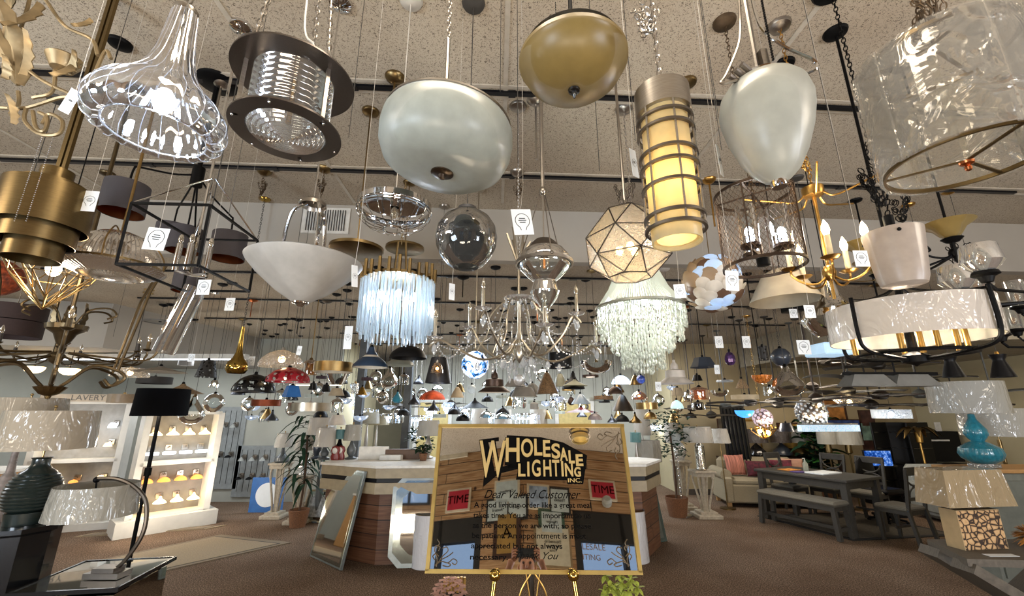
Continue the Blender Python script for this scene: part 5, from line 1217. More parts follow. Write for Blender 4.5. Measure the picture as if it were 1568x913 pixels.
BLUG = G(glass('blue_tint_glass', '#9fc2d4', 1.2, 0.04, dens=0.2, dcol='#a8cbe0'))
DISCW = emis('lit_disc_warm', '#ffe9d0', 3.5); DISCB = emis('lit_disc_blue', '#bcd8ff', 2.6)
def hol(name, col, hole=0.5, scale=5):      # perforated shade: real holes via transparency
    m, nt, out = newmat(name); L = nt.links.new; p = N(nt, 'ShaderNodeBsdfPrincipled'); p.inputs['Base Color'].default_value = (*lin(col), 1); p.inputs['Roughness'].default_value = 0.45
    vo = N(nt, 'ShaderNodeTexVoronoi'); vo.inputs['Scale'].default_value = scale; vo.inputs['Randomness'].default_value = 0.7; L(objco(nt), vo.inputs[0])
    g = N(nt, 'ShaderNodeMath', operation='LESS_THAN'); L(vo.outputs['Distance'], g.inputs[0]); g.inputs[1].default_value = hole
    tr = N(nt, 'ShaderNodeBsdfTransparent'); mx = N(nt, 'ShaderNodeMixShader'); L(g.outputs[0], mx.inputs[0]); L(p.outputs[0], mx.inputs[1]); L(tr.outputs[0], mx.inputs[2]); L(mx.outputs[0], out.inputs[0]); MATS[name] = m; return m
NAVY = mat('navy_enamel', '#22354c', 0.35, coat=0.5); SLATE = mat('slate_enamel', '#2c3440', 0.35, coat=0.4)
BLKW = mat('matte_black_enamel', '#0b0b0d', 0.45, spec=0.25); BROWNM = mat('brown_metal', '#4a3a31', 0.4, 0.7); TAUPE = mat('taupe_enamel', '#7f776c', 0.6); SAND = mat('sand_ceramic', '#9a8b72', 0.7)
WENAM = mat('white_enamel', '#b4ada4', 0.5); CONC = mat('concrete', '#7d7b76', 0.85); SAGE = mat('sage_enamel', '#7b7a5e', 0.6); PLEAT = mat('pleated_wood', '#6e5335', 0.6, scale=60, var=0.5)
WIN = mat('white_inner', '#cfc8b8', 0.6); RATT = mat('rattan', '#8c7558', 0.8, scale=70, var=0.4); REDC = mat('rust_copper', '#7c3c22', 0.4, 0.6); TEAL = mat('teal_art_glass', '#2a7285', 0.2, coat=0.8)
BLUEF = mat('blue_fabric', '#2463a8', 0.6); GUNM = mat('gunmetal', '#4a4b50', 0.35, 0.9); LATT = hol('black_lattice', '#1d1b1a', 0.33, 26)
REDH = mat('red_perforated', '#8f1420', 0.35); BLKH = mat('black_perforated', '#08080a', 0.35, spec=0.3); GL.add('black_lattice'); CRYL = glass('lit_crystal', '#dfe8f2', 2.0, 0.05, dens=0.35, bump=0.8, bscale=40, dcol='#cfe0f4'); GL.add('lit_crystal')
BK = [ # name, label, px, py(bottom centre), wpx, D, profile, material, options
 ('genie_pendant', 'polished brass long-neck genie pendant', 361, 572, 32, 0.20, 'longneck', POLB, dict(sus='chain', cap=POLB)),
 ('dome_pendant', 'black dome pendant pierced with oval holes', 388, 601, 62, 0.40, 'dome', BLKH, dict(hs=0.9)),
 ('dome_pendant', 'red dome pendant pierced with oval holes', 441, 585, 64, 0.40, 'dome', REDH, dict(hs=0.7)),
 ('dome_pendant', 'lit cut-glass dome pendant right above the red one', 430, 562, 66, 0.42, 'dome', DIAM, dict(lit=BULBW, hs=0.8, cap=CHR)),
 ('basket_pendant', 'small dark lattice basket pendant', 315, 578, 30, 0.24, 'empire', LATT, dict(hs=1.5)),
 ('mini_pendant', 'tiny lit bulb in a clear glass cup under the lattice basket', 327, 594, 14, 0.11, 'tulip', CLEAR, dict(lit=BULBW)),
 ('disc_pendant', 'flat rattan disc pendant above the black floor lamp', 278, 603, 60, 0.50, 'flatcone', RATT, dict(hs=1.0)),
 ('beaded_drum', 'lit beaded drum fixture left of the rattan disc', 198, 577, 50, 0.42, 'drum', DIAM, dict(lit=BULBW, cap=BRASS)),
 ('shell_drum', 'capiz fringe drum with a gold rim at the left', 188, 617, 40, 0.34, 'drum', frost('capiz_fringe', '#b9a78e'), dict(hs=1.3, cap=BRASS)),
 ('drum_pendant', 'dark patterned drum behind the rattan disc', 236, 588, 46, 0.44, 'drum', mat('dark_weave', '#2b2723', 0.7), dict(hs=0.9)),
 ('disc_fixture', 'pale plastic-wrapped disc fixture above the rattan disc', 245, 570, 72, 0.60, 'flatcone', frost('wrapped_disc', '#9c968c'), dict(hs=0.5)),
 ('bottle_pendant', 'large clear glass bottle pendant beside the black floor lamp shade', 291, 650, 36, 0.30, 'tear', CLEAR, dict(hs=0.8, cap=CHR)),
 ('drum_pendant', 'rust copper shallow drum under the black pierced dome', 407, 622, 42, 0.34, 'drum', REDC, dict(hs=0.9)),
 ('pyramid_pendant', 'blue four-sided shade under the red pierced dome', 446, 608, 32, 0.26, 'empire', BLUEF, dict(hs=0.9, seg=4)),
 ('cone_pendant', 'left of two small black cone shades', 479, 597, 14, 0.13, 'empire', BLKW, dict(hs=1.2)),
 ('cone_pendant', 'right of two small black cone shades', 499, 600, 15, 0.13, 'empire', BLKW, dict(hs=1.2)),
 ('tube_pendant', 'clear glass tube pendant below the blue shade', 442, 612, 9, 0.08, 'tube', CLEAR, dict()),
 ('cage_pendant', 'brass framed glass cage pendant left of the brass drum', 474, 574, 22, 0.16, 'jar', AMBG, dict(sus='rod', cap=BRONZE, hs=1.0)),
 ('drum_pendant', 'wide brushed brass drum pendant', 510, 570, 59, 0.42, 'drum', BRASS, dict(cap=BRASS, lining=WIN)),
 ('funnel_pendant', 'clear glass funnel under the wide brass drum', 516, 590, 38, 0.30, 'funnel', CLEAR, dict()),
 ('drum_pendant', 'wide champagne metal drum low on the left', 474, 630, 64, 0.52, 'drum', SILV, dict(hs=0.8, cap=NICK)),
 ('jar_pendant', 'lit clear jar pendant above the white cone shade', 515, 632, 20, 0.18, 'jar', CLEAR, dict(lit=BULBW, cap=TAUPE)),
 ('neck_shade', 'tan hourglass cap over the lit jar', 515, 606, 24, 0.2, 'empire', SAND, dict(hs=0.8)),
 ('cone_pendant', 'white cone shade low above the counter lamps', 516, 651, 28, 0.26, 'empire', WENAM, dict(hs=0.9)),
 ('bell_pendant', 'navy blue bell pendant in front of the crystal rods', 567, 563, 54, 0.38, 'bell', NAVY, dict(lining=WIN, hs=0.85)),
 ('bowl_pendant', 'black upturned bowl pendant beside the navy bell', 625, 549, 58, 0.42, 'dome', BLKW, dict(hs=0.7)),
 ('bowl_pendant', 'milky glass bowl pendant under the black bowl', 613, 560, 44, 0.34, 'dome', FROSTW, dict(hs=0.5)),
 ('teardrop_pendant', 'large clear teardrop glass pendant', 595, 596, 28, 0.24, 'tear', CLEAR, dict(hs=0.8)),
 ('teardrop_pendant', 'small clear bulb-shaped glass on a black rod', 585, 619, 20, 0.18, 'globe', CLEAR, dict(sus='rod', cap=BLK, sm=BLK)),
 ('teardrop_pendant', 'teal art glass teardrop pendant', 608, 618, 17, 0.15, 'tear', TEAL, dict(hs=0.7, sus='rod')),
 ('tube_pendant', 'bubbled glass tube pendant below the brass drum', 543, 603, 11, 0.10, 'tube', CRYS, dict(hs=0.9, cap=BRASS)),
 ('cone_pendant', 'small gold beaded cone pendant', 554, 605, 17, 0.16, 'cone', mat('gold_beads', '#8a6a2c', 0.4, 0.8, scale=90, var=0.7), dict()),
 ('tapered_pendant', 'dark metal tapered shade around a lit smoky glass', 671, 587, 42, 0.28, 'empire', GUNM, dict(hs=1.6, cap=NICK)),
 ('smoke_pendant', 'lit smoky glass cup in front of the dark metal shade', 669, 572, 20, 0.13, 'tulip', AMBG, dict(lit=BULBW, cap=NICK)),
 ('square_shade', 'orange and white segmented shade pendant', 662, 612, 40, 0.36, 'dome', mat('orange_patch', '#c04a22', 0.6, scale=6, var=0.9), dict(hs=0.7)),
 ('art_globe', 'blue and white swirled art glass globe, lit', 727, 580, 44, 0.26, 'globe', None, dict(sus='rod', cap=SILV)),
 ('barn_pendant', 'dark brown barn pendant with a lit white inside', 757, 601, 52, 0.36, 'barn', BROWNM, dict(lit=BULBW, lining=WIN)),
 ('barn_pendant', 'black cylinder pendant with a bright lit disc', 858, 564, 40, 0.30, 'talldrum', BLKW, dict(disc=DISCW)),
 ('bell_pendant', 'large black bell pendant behind the lit disc pendant', 878, 596, 36, 0.34, 'bell', BLKW, dict()),
 ('bowl_pendant', 'clear glass bowl pendant over a lit disc', 914, 573, 50, 0.36, 'bowl', CLEAR, dict(cap=BRONZE)),
 ('disc_pendant', 'small lit disc pendant beneath the clear glass bowl', 904, 578, 26, 0.20, 'shallow', BROWNM, dict(disc=DISCW)),
 ('cone_pendant', 'brown pleated cone pendant', 838, 603, 34, 0.28, 'cone', PLEAT, dict(hs=1.3)),
 ('hexagon_pendant', 'taupe faceted hexagon pendant with a round base', 789, 592, 34, 0.28, 'hood', TAUPE, dict(seg=6)),
 ('geometric_pendant', 'grey geometric faceted pendant', 815, 604, 38, 0.34, 'cone', CONC, dict(seg=5, hs=0.6)),
 ('bowl_pendant', 'taupe wide dish pendant below the hexagon', 802, 608, 44, 0.36, 'hood', TAUPE, dict(lining=WIN)),
 ('cone_pendant', 'sand ceramic cone pendant left of the brown barn pendant', 700, 609, 22, 0.22, 'cone', SAND, dict()),
 ('candle_globe', 'lit frosted candle globe between the sand cone and barn pendant', 722, 603, 14, 0.13, 'globe', OPAL, dict(lit=BULBC)),
 ('wavy_pendant', 'black wavy wide pendant low beside the candle globe', 727, 625, 44, 0.50, 'flatcone', BLKW, dict(hs=1.2)),
 ('jar_pendant', 'small lit jar pendant right of centre', 847, 625, 11, 0.11, 'jar', CLEAR, dict(lit=BULBC)),
 ('globe_pendant', 'clear glass globe with a hanging tag', 831, 586, 22, 0.22, 'globe', CLEAR, dict()),
 ('disc_pendant', 'sage green shallow cone pendant', 880, 591, 40, 0.36, 'flatcone', SAGE, dict()),
 ('dome_pendant', 'small rubbed bronze dome pendant', 942, 603, 23, 0.20, 'dome', BROWNM, dict(cap=BROWNM, sus='chain')),
 ('dome_pendant', 'lit white glass dome under the beaded chandelier', 951, 588, 29, 0.26, 'dome', frost('lit_white_dome', '#cfe2f2', emit=1.6, ecol='#d4e8ff'), dict(lit=None, hs=0.9)),
 ('cone_pendant', 'smoked metal cone pendant', 954, 630, 34, 0.30, 'cone', NICKD, dict(cap=NICKD)),
 ('drum_pendant', 'brushed brass drum with a pale lower ring', 991, 627, 34, 0.28, 'drum', BRASS, dict(hs=1.2, cap=BRASS, lining=WIN)),
 ('jar_pendant', 'lit copper tinted ribbed glass pendant', 979, 612, 26, 0.24, 'dome', PINKG, dict(lit=BULBW, hs=1.0)),
 ('dome_pendant', 'small brass dome low near the ficus', 996, 642, 21, 0.20, 'dome', BRASS, dict(hs=1.1)),
 ('dome_pendant', 'small black dome low above the sign', 953, 646, 22, 0.22, 'dome', BLKW, dict()),
 ('bell_pendant', 'small brass bell between the black and brass domes', 973, 648, 20, 0.20, 'bell', BRONZE, dict()),
 ('art_globe', 'small cobalt and white glass globe below the beads', 982, 588, 14, 0.13, 'globe', mat('cobalt_swirl', '#3a55b0', 0.15, coat=1, scale=9, var=0.9), dict()),
 ('barn_pendant', 'large white barn pendant with a blue-lit inside', 1035, 588, 54, 0.38, 'barn', WENAM, dict(disc=DISCB, cap=WENAM)),
 ('jar_pendant', 'lit frosted ribbed jelly jar pendant', 1037, 626, 20, 0.18, 'dome', frost('lit_jelly_jar', '#c9dcd8', emit=0.4), dict(lit=BULBC, hs=1.3)),
 ('cone_pendant', 'sand coloured narrow cone below the white barn pendant', 1038, 606, 20, 0.19, 'empire', SAND, dict(hs=1.0)),
 ('barn_pendant', 'black octagonal metal pendant', 1077, 563, 42, 0.32, 'hood', SLATE, dict(seg=8, hs=1.1, sus='rod')),
 ('drum_pendant', 'small black drum between the octagonal pendant and the copper bell', 1068, 583, 16, 0.15, 'empire', BLKW, dict(hs=0.9)),
 ('bell_pendant', 'lit copper tinted glass bell pendant', 1072, 612, 30, 0.25, 'jar', PINKG, dict(lit=BULBW, hs=0.6)),
 ('crystal_pendant', 'purple cut crystal pendant', 1119, 560, 17, 0.13, 'egg', mat('amethyst_glass', '#4a2f63', 0.1, 0.4, scale=20, var=0.9, coat=1), dict(hs=0.9, seg=8)),
 ('crystal_pendant', 'small iridescent crystal bowl pendant', 1110, 585, 24, 0.20, 'shallow', CRYL, dict(hs=0.8)),
 ('drum_pendant', 'cream ceramic drum pendant', 1141, 612, 40, 0.34, 'drum', mat('cream_ceramic', '#b3a488', 0.6), dict(hs=0.7)),
 ('mosaic_pendant', 'amber glass mosaic pendant on a long black rod', 1168, 588, 30, 0.22, 'bowl', mat('amber_mosaic', '#a8642a', 0.2, 0.3, scale=60, var=1.0, coat=1, emit=0.12, ecol='#ff9040'), dict(sus='rod', sm=BLK, hs=1.1)),
 ('cone_pendant', 'narrow woven cone pendant on a black rod', 1137, 595, 20, 0.18, 'cone', RATT, dict(sus='rod', sm=BLK)),
 ('globe_pendant', 'matte dark globe pendant with a glowing copper opening', 1198, 561, 29, 0.22, 'globe', SLATE, dict(disc=DISCW, sus='chain')),
 ('teardrop_pendant', 'large clear round-bottom glass pendant under the dark globe', 1209, 607, 48, 0.34, 'tear', CLEAR, dict(hs=0.65, lit=None)),
 ('jar_pendant', 'lit ribbed glass shade left of the clear round-bottom pendant', 1180, 606, 20, 0.18, 'talldrum', CLEAR, dict(lit=BULBW, hs=1.2)),
 ('cage_pendant', 'slim black wire cage tube pendant', 1170, 552, 14, 0.12, 'tube', LATT, dict(hs=1.0)),
 ('empire_pendant', 'slate grey fabric cone pendant near the sofa wall', 1205, 661, 24, 0.26, 'empire', GUNM, dict(hs=0.9)),
 ('crystal_drum', 'lit tiered crystal bead drum', 1302, 622, 46, 0.46, 'bowl', DIAM, dict(lit=BULBW, hs=0.8)),
 ('crystal_drum', 'blue-lit crystal prism drum beside the bead drum', 1366, 641, 50, 0.50, 'drum', CRYL, dict(lit=BULBC, hs=1.1, power=8)),
 ('blue_shade', 'bright blue glass fixture over the dark screen', 1141, 640, 28, 0.30, 'bowl', frost('blue_glow_glass', '#4aa3dc', emit=0.9, ecol='#58b8ff'), dict()),
 ('hourglass_pendant', 'left of two black hourglass sconces with a gold band at the right', 1461, 578, 28, 0.18, 'hourglass', BLKW, dict(cap=GOLD)),
 ('hourglass_pendant', 'right of two black hourglass sconces with a gold band at the right', 1537, 578, 30, 0.18, 'hourglass', BLKW, dict(cap=GOLD)),
 ('sputnik_chandelier', 'lit round frosted half globe at far left', 50, 572, 26, 0.26, 'bowl', frost('lit_half_globe', '#f4e6c8', emit=2.0, ecol='#ffe8c0'), dict(sus='rod')),
 ('sputnik_chandelier', 'second lit frosted half globe at far left', 104, 575, 26, 0.26, 'bowl', MATS['lit_half_globe'], dict(sus='rod')),
 ('wire_globe', 'thin ring-framed glass globe below the lattice basket', 325, 632, 30, 0.28, 'globe', CLEAR, dict()),
 ('white_shade', 'white shade pendant beside the fluted tube at left', 284, 560, 22, 0.25, 'talldrum', frost('dim_white_shade', '#8f8a84'), dict()),
 ('grey_disc', 'flat grey disc fixture under the box lantern', 245, 494, 42, 0.42, 'shallow', mat('grey_disc_m', '#6b6862', 0.6), dict(hs=0.3)),
 ('drum_pendant', 'small plum drum pendant left of the black rod bulb', 562, 583, 18, 0.20, 'drum', mat('plum_fabric', '#3a2730', 0.8), dict()),
 ('drum_pendant', 'another small plum drum beside the brass drum', 492, 580, 16, 0.20, 'drum', MATS['plum_fabric'], dict()),
 ('jar_pendant', 'seeded clear glass lantern above the teal teardrop', 618, 590, 16, 0.15, 'jar', CLEAR, dict()),
 ('bell_pendant', 'olive egg-shaped pendant beside the sage cone', 875, 621, 12, 0.14, 'egg', BROWNM, dict(hs=0.8)),
 ('umbrella_pendant', 'white pleated upward shade above the red shade', 889, 619, 30, 0.30, 'cone', frost('pleated_white', '#9fb0c0'), dict(hs=0.7)),
 ('star_pendant', 'crimson wavy wide shade low at centre right', 890, 632, 54, 0.56, 'flatcone', mat('crimson_lacquer', '#6e1522', 0.4), dict(hs=0.6)),
 ('dome_pendant', 'pale pink dome just above the sign', 911, 643, 22, 0.22, 'dome', frost('pale_pink', '#b5a8a8'), dict(hs=0.9)),
 ('dome_pendant', 'sage glass dome hidden low near the sign top', 745, 640, 22, 0.22, 'dome', BLUG, dict()),
 ('dome_pendant', 'blue-grey glass dome beside the sage glass dome', 770, 642, 26, 0.26, 'dome', BLUG, dict(hs=0.8)),
 ('jar_pendant', 'grey concrete bottle pendant left of the lit jar', 818, 627, 13, 0.14, 'jar', CONC, dict(hs=0.8)),
 ('tulip_shade', 'milk glass funnel shade behind the black bell', 858, 592, 18, 0.2, 'tulip', frost('greenish_milk', '#9c9a86'), dict(hs=1.3)),
 ('drum_pendant', 'brown wood flat drum right of the sage cone', 924, 612, 30, 0.32, 'shallow', PLEAT, dict(hs=1.3)),
 ('jar_pendant', 'smoky jar pendant hanging beside the lit jelly jar', 1070, 628, 20, 0.20, 'jar', MERC, dict(hs=0.6)),
 ('nest_pendant', 'bird-nest bulb pendant in clear glass', 1103, 608, 26, 0.24, 'bowl', CLEAR, dict(lit=mat('nest_twigs', '#7a4f35', 0.8, scale=60, var=0.8))),
]
for row in BK:
    nm, lab, px, py, wp_, D, pf_, m, kw = row
    if m is None:
        m, nt, out = newmat('swirl_glass'); L = nt.links.new; wv = N(nt, 'ShaderNodeTexNoise'); wv.inputs['Scale'].default_value = 7; wv.inputs['Distortion'].default_value = 2.5; L(objco(nt), wv.inputs[0])
        c_ = ramp(nt, wv.outputs[0], [(0.36, '#10141c'), (0.42, '#3f8fe0'), (0.5, '#eef4ff'), (0.72, '#ffffff')])
        p_ = N(nt, 'ShaderNodeBsdfPrincipled'); L(c_, p_.inputs['Base Color']); L(c_, p_.inputs['Emission Color']); p_.inputs['Emission Strength'].default_value = 0.8; p_.inputs['Roughness'].default_value = 0.15; L(p_.outputs[0], out.inputs[0]); MATS['swirl_glass'] = m
    pend(nm, lab, px, py, wp_, D, pf_, m, **kw)
# ---- glittering lit crystal chandeliers behind the counter
def crystal_tier(label, px, py, wpx, D, tiers=3, n=26, m=None, power=0, cat='chandelier', h=0.12, col=None, bm=None):
    t = lampat('crystal_fixture', label, px, py, wpx, D, cat); R = D/2
    for k in range(tiers):
        r = R*(1-0.26*k); z1 = h*(tiers-k); mb = MB(); nn = int(n*(1-0.2*k))
        for i in range(nn):
            a = 2*pi*i/nn; mb.ball((r*cos(a), r*sin(a), z1-h*0.35), h*0.2, 5, 4, sc=(0.5, 0.5, 1.6)); mb.ball((r*cos(a), r*sin(a), z1-h*0.85), h*0.16, 5, 4, sc=(0.6, 0.6, 1.5))
        mb.build('crystal_tier', m or CRYL, t)
        MB().ring(r, 0.006, (0, 0, z1), 28, 5).build('ring', CHR, t)
    for i in range(4): a = 2*pi*i/4+0.4; bulb(t, (R*0.5*cos(a), R*0.5*sin(a), h*tiers*0.6), max(0.02, R*0.09), bm or BULBC)
    if power: glow(t, (0, 0, h*tiers*0.4), power, col or (0.85, 0.92, 1.0), 0.08)
    MB().lathe([(0, h*tiers), (R*0.6, h*tiers), (R*0.6, h*tiers+0.02), (0, h*tiers+0.03)], 24).build('plate', CHR, t)
    hang(t, h*tiers+0.02, 'chain', NICK, ll=0.06); return t
for (lab, px, py, w_, D, ti, po) in [
    ('pinkish lit crystal leaf chandelier behind the counter', 597, 648, 40, 0.62, 2, 10), ('warm lit oblong crystal fixture left of the sign', 641, 653, 40, 0.55, 2, 10), ('silver crystal ball cluster at the sign corner', 660, 640, 22, 0.34, 3, 6),
    ('crystal bead chandelier low left of the sign top', 632, 672, 34, 0.50, 2, 6), ('round glittering crystal fixture above the sign, left', 686, 634, 20, 0.32, 3, 5), ('round glittering crystal fixture above the sign, second', 708, 640, 22, 0.34, 3, 5),
    ('small crystal candle fixture above the sign middle', 725, 645, 26, 0.42, 2, 5), ('clear crystal ring chandelier above the counter end', 556, 640, 44, 0.7, 2, 8), ('crystal waterfall fixture high behind the jar pendant', 540, 622, 30, 0.46, 3, 6),
    ('crystal chandelier over the right counter', 1002, 660, 24, 0.40, 2, 6), ('fine crystal shade cluster behind the sign top', 760, 648, 34, 0.5, 2, 5), ('crystal lamp cluster far behind the sign', 805, 650, 44, 0.6, 2, 5), ('small blue-white crystal drop right of the sign', 1018, 640, 14, 0.24, 3, 3)]:
    crystal_tier(lab, px, py, w_, D, ti, 22, power=po, h=0.10 if D > 0.4 else 0.08)
# ball clusters
for (lab, px, py, w_, D, nb_, m_, kind) in (('white capiz disc ball, lit from inside', 1170, 656, 30, 0.34, 70, frost('lit_capiz', '#d9ccd8', emit=0.25, ecol='#ffe9f4'), 1), ('large lit crystal ball pendant over the potted plant', 1246, 654, 44, 0.48, 120, CRYL, 0)):
    t = lampat('crystal_ball', lab, px, py, w_, D, 'pendant lamp'); R = D/2; mb = MB()
    for i in range(nb_):
        z = 1-2*(i+0.5)/nb_; a = i*2.39996; rr = sqrt(1-z*z); n = Vector((rr*cos(a), rr*sin(a), z)); c = n*R*0.93+Vector((0, 0, R))
        if kind: mb.lathe([(0, 0.004), (R*0.16, 0.002), (R*0.17, 0), (0, -0.002)], 8, M=Matrix.Translation(c) @ n.to_track_quat('Z', 'Y').to_matrix().to_4x4())
        else: mb.ball(c, R*0.1, 6, 4)
    mb.build('crystals', m_, t); MB().ball((0, 0, R), R*0.8, 20, 12).build('inner_globe', mat('ball_core', '#6a6058', 0.3, 0.6) if not kind else frost('dim_core', '#6e5f66', emit=0.1), t)
    for k in range(5): a = 2.4*k; bulb(t, (R*0.6*cos(a), -abs(R*0.7*sin(a))-0.05, R+R*0.5*sin(a*1.7)), R*0.11)
    glow(t, (0, -R*1.2, R*0.6), 6, WARM); hang(t, 2*R, 'cord', CORD)
# the flat crystal bar
t = lampat('linear_chandelier', 'long glowing crystal bar chandelier over the plant', 1270, 662, 96, 1.0, 'chandelier')
MB().box((0, 0, 0.06), (1.0, 0.10, 0.10), Matrix.Rotation(0.1, 3, 'Z')).build('crystal_bar', frost('lit_crystal_bar', '#cfe6f4', emit=0.45, ecol='#cfeaff', bump=1.0, scale=60, var=0.5), t)
MB().box((0, 0, 0.125), (0.98, 0.08, 0.02), Matrix.Rotation(0.1, 3, 'Z')).build('plate', CHR, t); hang(t, 0.13, 'cord', CORDW)
# warm gold flower fixture
t = lampat('flower_fixture', 'lit gold branch fixture hanging in front of the art by the sofa', 1170, 672, 40, 0.42, 'ceiling light')
mb = MB()
for k in range(14): a = k*2.4; r = 0.2*sqrt((k+1)/14); mb.tube(spline([(0, 0, 0.0), (r*0.5*cos(a), r*0.5*sin(a), 0.05), (r*cos(a), r*sin(a), 0.12+0.03*(k % 3))], 3), 0.008, 5).ball((r*cos(a), r*sin(a), 0.15+0.03*(k % 3)), 0.022, 6, 4)
mb.build('branches', GOLD, t); bulb(t, (0.05, -0.05, 0.1), 0.03); bulb(t, (-0.07, -0.04, 0.12), 0.03); glow(t, (0, -0.1, 0.05), 10); hang(t, 0.1, 'chain', GOLD, ll=0.06)
# ---- ceiling fans, right
FANB = [mat('fan_bronze', '#2c2722', 0.5, 0.2), mat('fan_grey', '#4b4d4b', 0.5), mat('fan_walnut', '#3a2f27', 0.5)]
def fan(label, px, py, wpx, D, m, n=3, rz=0.0, lightkit=False):
    t = lampat('ceiling_fan', label, px, py, wpx, D, 'ceiling fan', rz=rz)
    MB().lathe([(0, 0), (0.05, 0.0), (0.09, 0.03), (0.10, 0.09), (0.06, 0.13), (0.02, 0.15), (0, 0.15)], 24).build('motor', m, t)
    for k in range(n):
        a = 2*pi*k/n; mb = MB(); L = D/2; P = []
        for i in range(7):
            q = i/6; P.append((0.08+(L-0.08)*q, (0.07+0.06*sin(pi*min(1, q*1.1))), 0.05+0.02*sin(pi*q)))
        vs = []
        for (x, wd, z) in P:
            for sy, dz in ((-1, -0.012), (1, 0.012)):
                for tz_ in (0.004, -0.004): vs.append((x*cos(a)-sy*wd*sin(a), x*sin(a)+sy*wd*cos(a), z+dz+tz_))
        fs = []
        for i in range(6):
            o = i*4; fs += [(o, o+2, o+6, o+4), (o+1, o+5, o+7, o+3), (o, o+4, o+5, o+1), (o+2, o+3, o+7, o+6)]
        fs += [(0, 1, 3, 2), (24, 26, 27, 25)]
        mb.add(vs, fs); mb.build('blade', m, t)
    if lightkit: MB().lathe([(0, -0.06), (0.05, -0.05), (0.08, 0.0)], 20).build('light_bowl', OPAL, t)
    hang(t, 0.14, 'rod', m, cm=m, r=0.012); return t
fans = [('bronze ceiling fan with swept blades, lowest of the fans at left of the group', 1090, 641, 100, 1.35, 0, 3, 0.1), ('black peaked-hub fan over the blue fixture', 1191, 622, 130, 1.4, 0, 3, 0.0), ('grey three-blade fan above the cream drum pendant', 1112, 626, 110, 1.4, 1, 3, 0.7),
        ('walnut fan beyond the clear round-bottom pendant', 1245, 598, 120, 1.4, 2, 4, 0.3), ('grey fan high at right of the dark globe', 1300, 582, 130, 1.4, 1, 3, 1.0), ('dark five-blade fan over the bead drum', 1300, 606, 140, 1.4, 0, 5, 0.2),
        ('walnut fan left of the linear lanterns', 1250, 617, 150, 1.5, 2, 5, 0.6), ('dark fan near the right soffit', 1405, 585, 130, 1.4, 0, 5, 0.5), ('grey fan behind the wrapped drum lampshade', 1410, 610, 130, 1.4, 1, 5, 0.1),
        ('walnut fan beneath the wide drum pendant', 1350, 612, 140, 1.4, 2, 4, 0.9), ('bronze fan far back above the black screens', 1465, 625, 120, 1.4, 0, 5, 0.35), ('black fan between the clear pendant and wide drum', 1265, 560, 110, 1.3, 0, 3, 0.4),
        ('small dark fan above the middle soffit end', 1300, 560, 100, 1.3, 2, 5, 0.15), ('grey fan hanging by the far right wall', 1520, 605, 130, 1.3, 1, 5, 0.8), ('dark wavy fan low over the counter lamps', 612, 628, 90, 1.3, 0, 3, 0.3), ('grey blade fan above the sign', 690, 622, 80, 1.3, 0, 3, 0.9),
        ('wide black fan just under the linear lanterns', 1335, 627, 150, 1.5, 0, 4, 0.2), ('black fan over the sofa', 1150, 622, 125, 1.4, 0, 3, 0.5), ('grey fan above the crystal ball', 1230, 628, 130, 1.5, 1, 4, 0.1), ('dark fan left of the dark globe pendant', 1060, 630, 90, 1.3, 2, 3, 0.2), ('black fan high over the linear lanterns', 1345, 566, 140, 1.4, 0, 4, 0.7)]
for (lab, px, py, w_, D, mi, n, rz) in fans: fan(lab, px, py, w_, D, FANB[mi], n, rz)
# black linear lantern with grey trapezoid shades
t = lampat('linear_lantern', 'black linear fixture with grey trapezoid panels under the wide drum pendant', 1375, 592, 160, 1.0, 'chandelier'); 
for x in (-0.3, 0.12):
    MB().add([(x-0.22, -0.1, 0), (x+0.22, -0.1, 0), (x+0.22, 0.1, 0), (x-0.22, 0.1, 0), (x-0.14, -0.06, 0.11), (x+0.14, -0.06, 0.11), (x+0.14, 0.06, 0.11), (x-0.14, 0.06, 0.11)], [(0, 3, 2, 1), (4, 5, 6, 7), (0, 1, 5, 4), (1, 2, 6, 5), (2, 3, 7, 6), (3, 0, 4, 7)]).build('panel_shade', mat('grey_panel', '#6a6a66', 0.5), t, False)
MB().beam((-0.5, 0, 0.12), (0.4, 0, 0.12), 0.03, 0.03).build('bar', BLK, t, False); hang(t, 0.12, 'rod', BLK, r=0.008)
# ---- square black vent boxes / projector fixtures on the low ceiling, ring chandeliers
for (px, py, w_, D, lab, m) in [(1215, 478, 30, 0.3, 'small dark square flush fixture with a hanging white tag', BLKW), (1272, 545, 60, 0.34, 'pale lit box sconce on the right soffit', None)]:
    t = lampat('flush_fixture', lab, px, py, w_, D, 'ceiling light'); MB().box((0, 0, 0.05), (D*0.8, D*0.8, 0.1), bev=0.01).build('box', m or frost('blue_white_box', '#bcd4e4', emit=0.5), t); hang(t, 0.1)
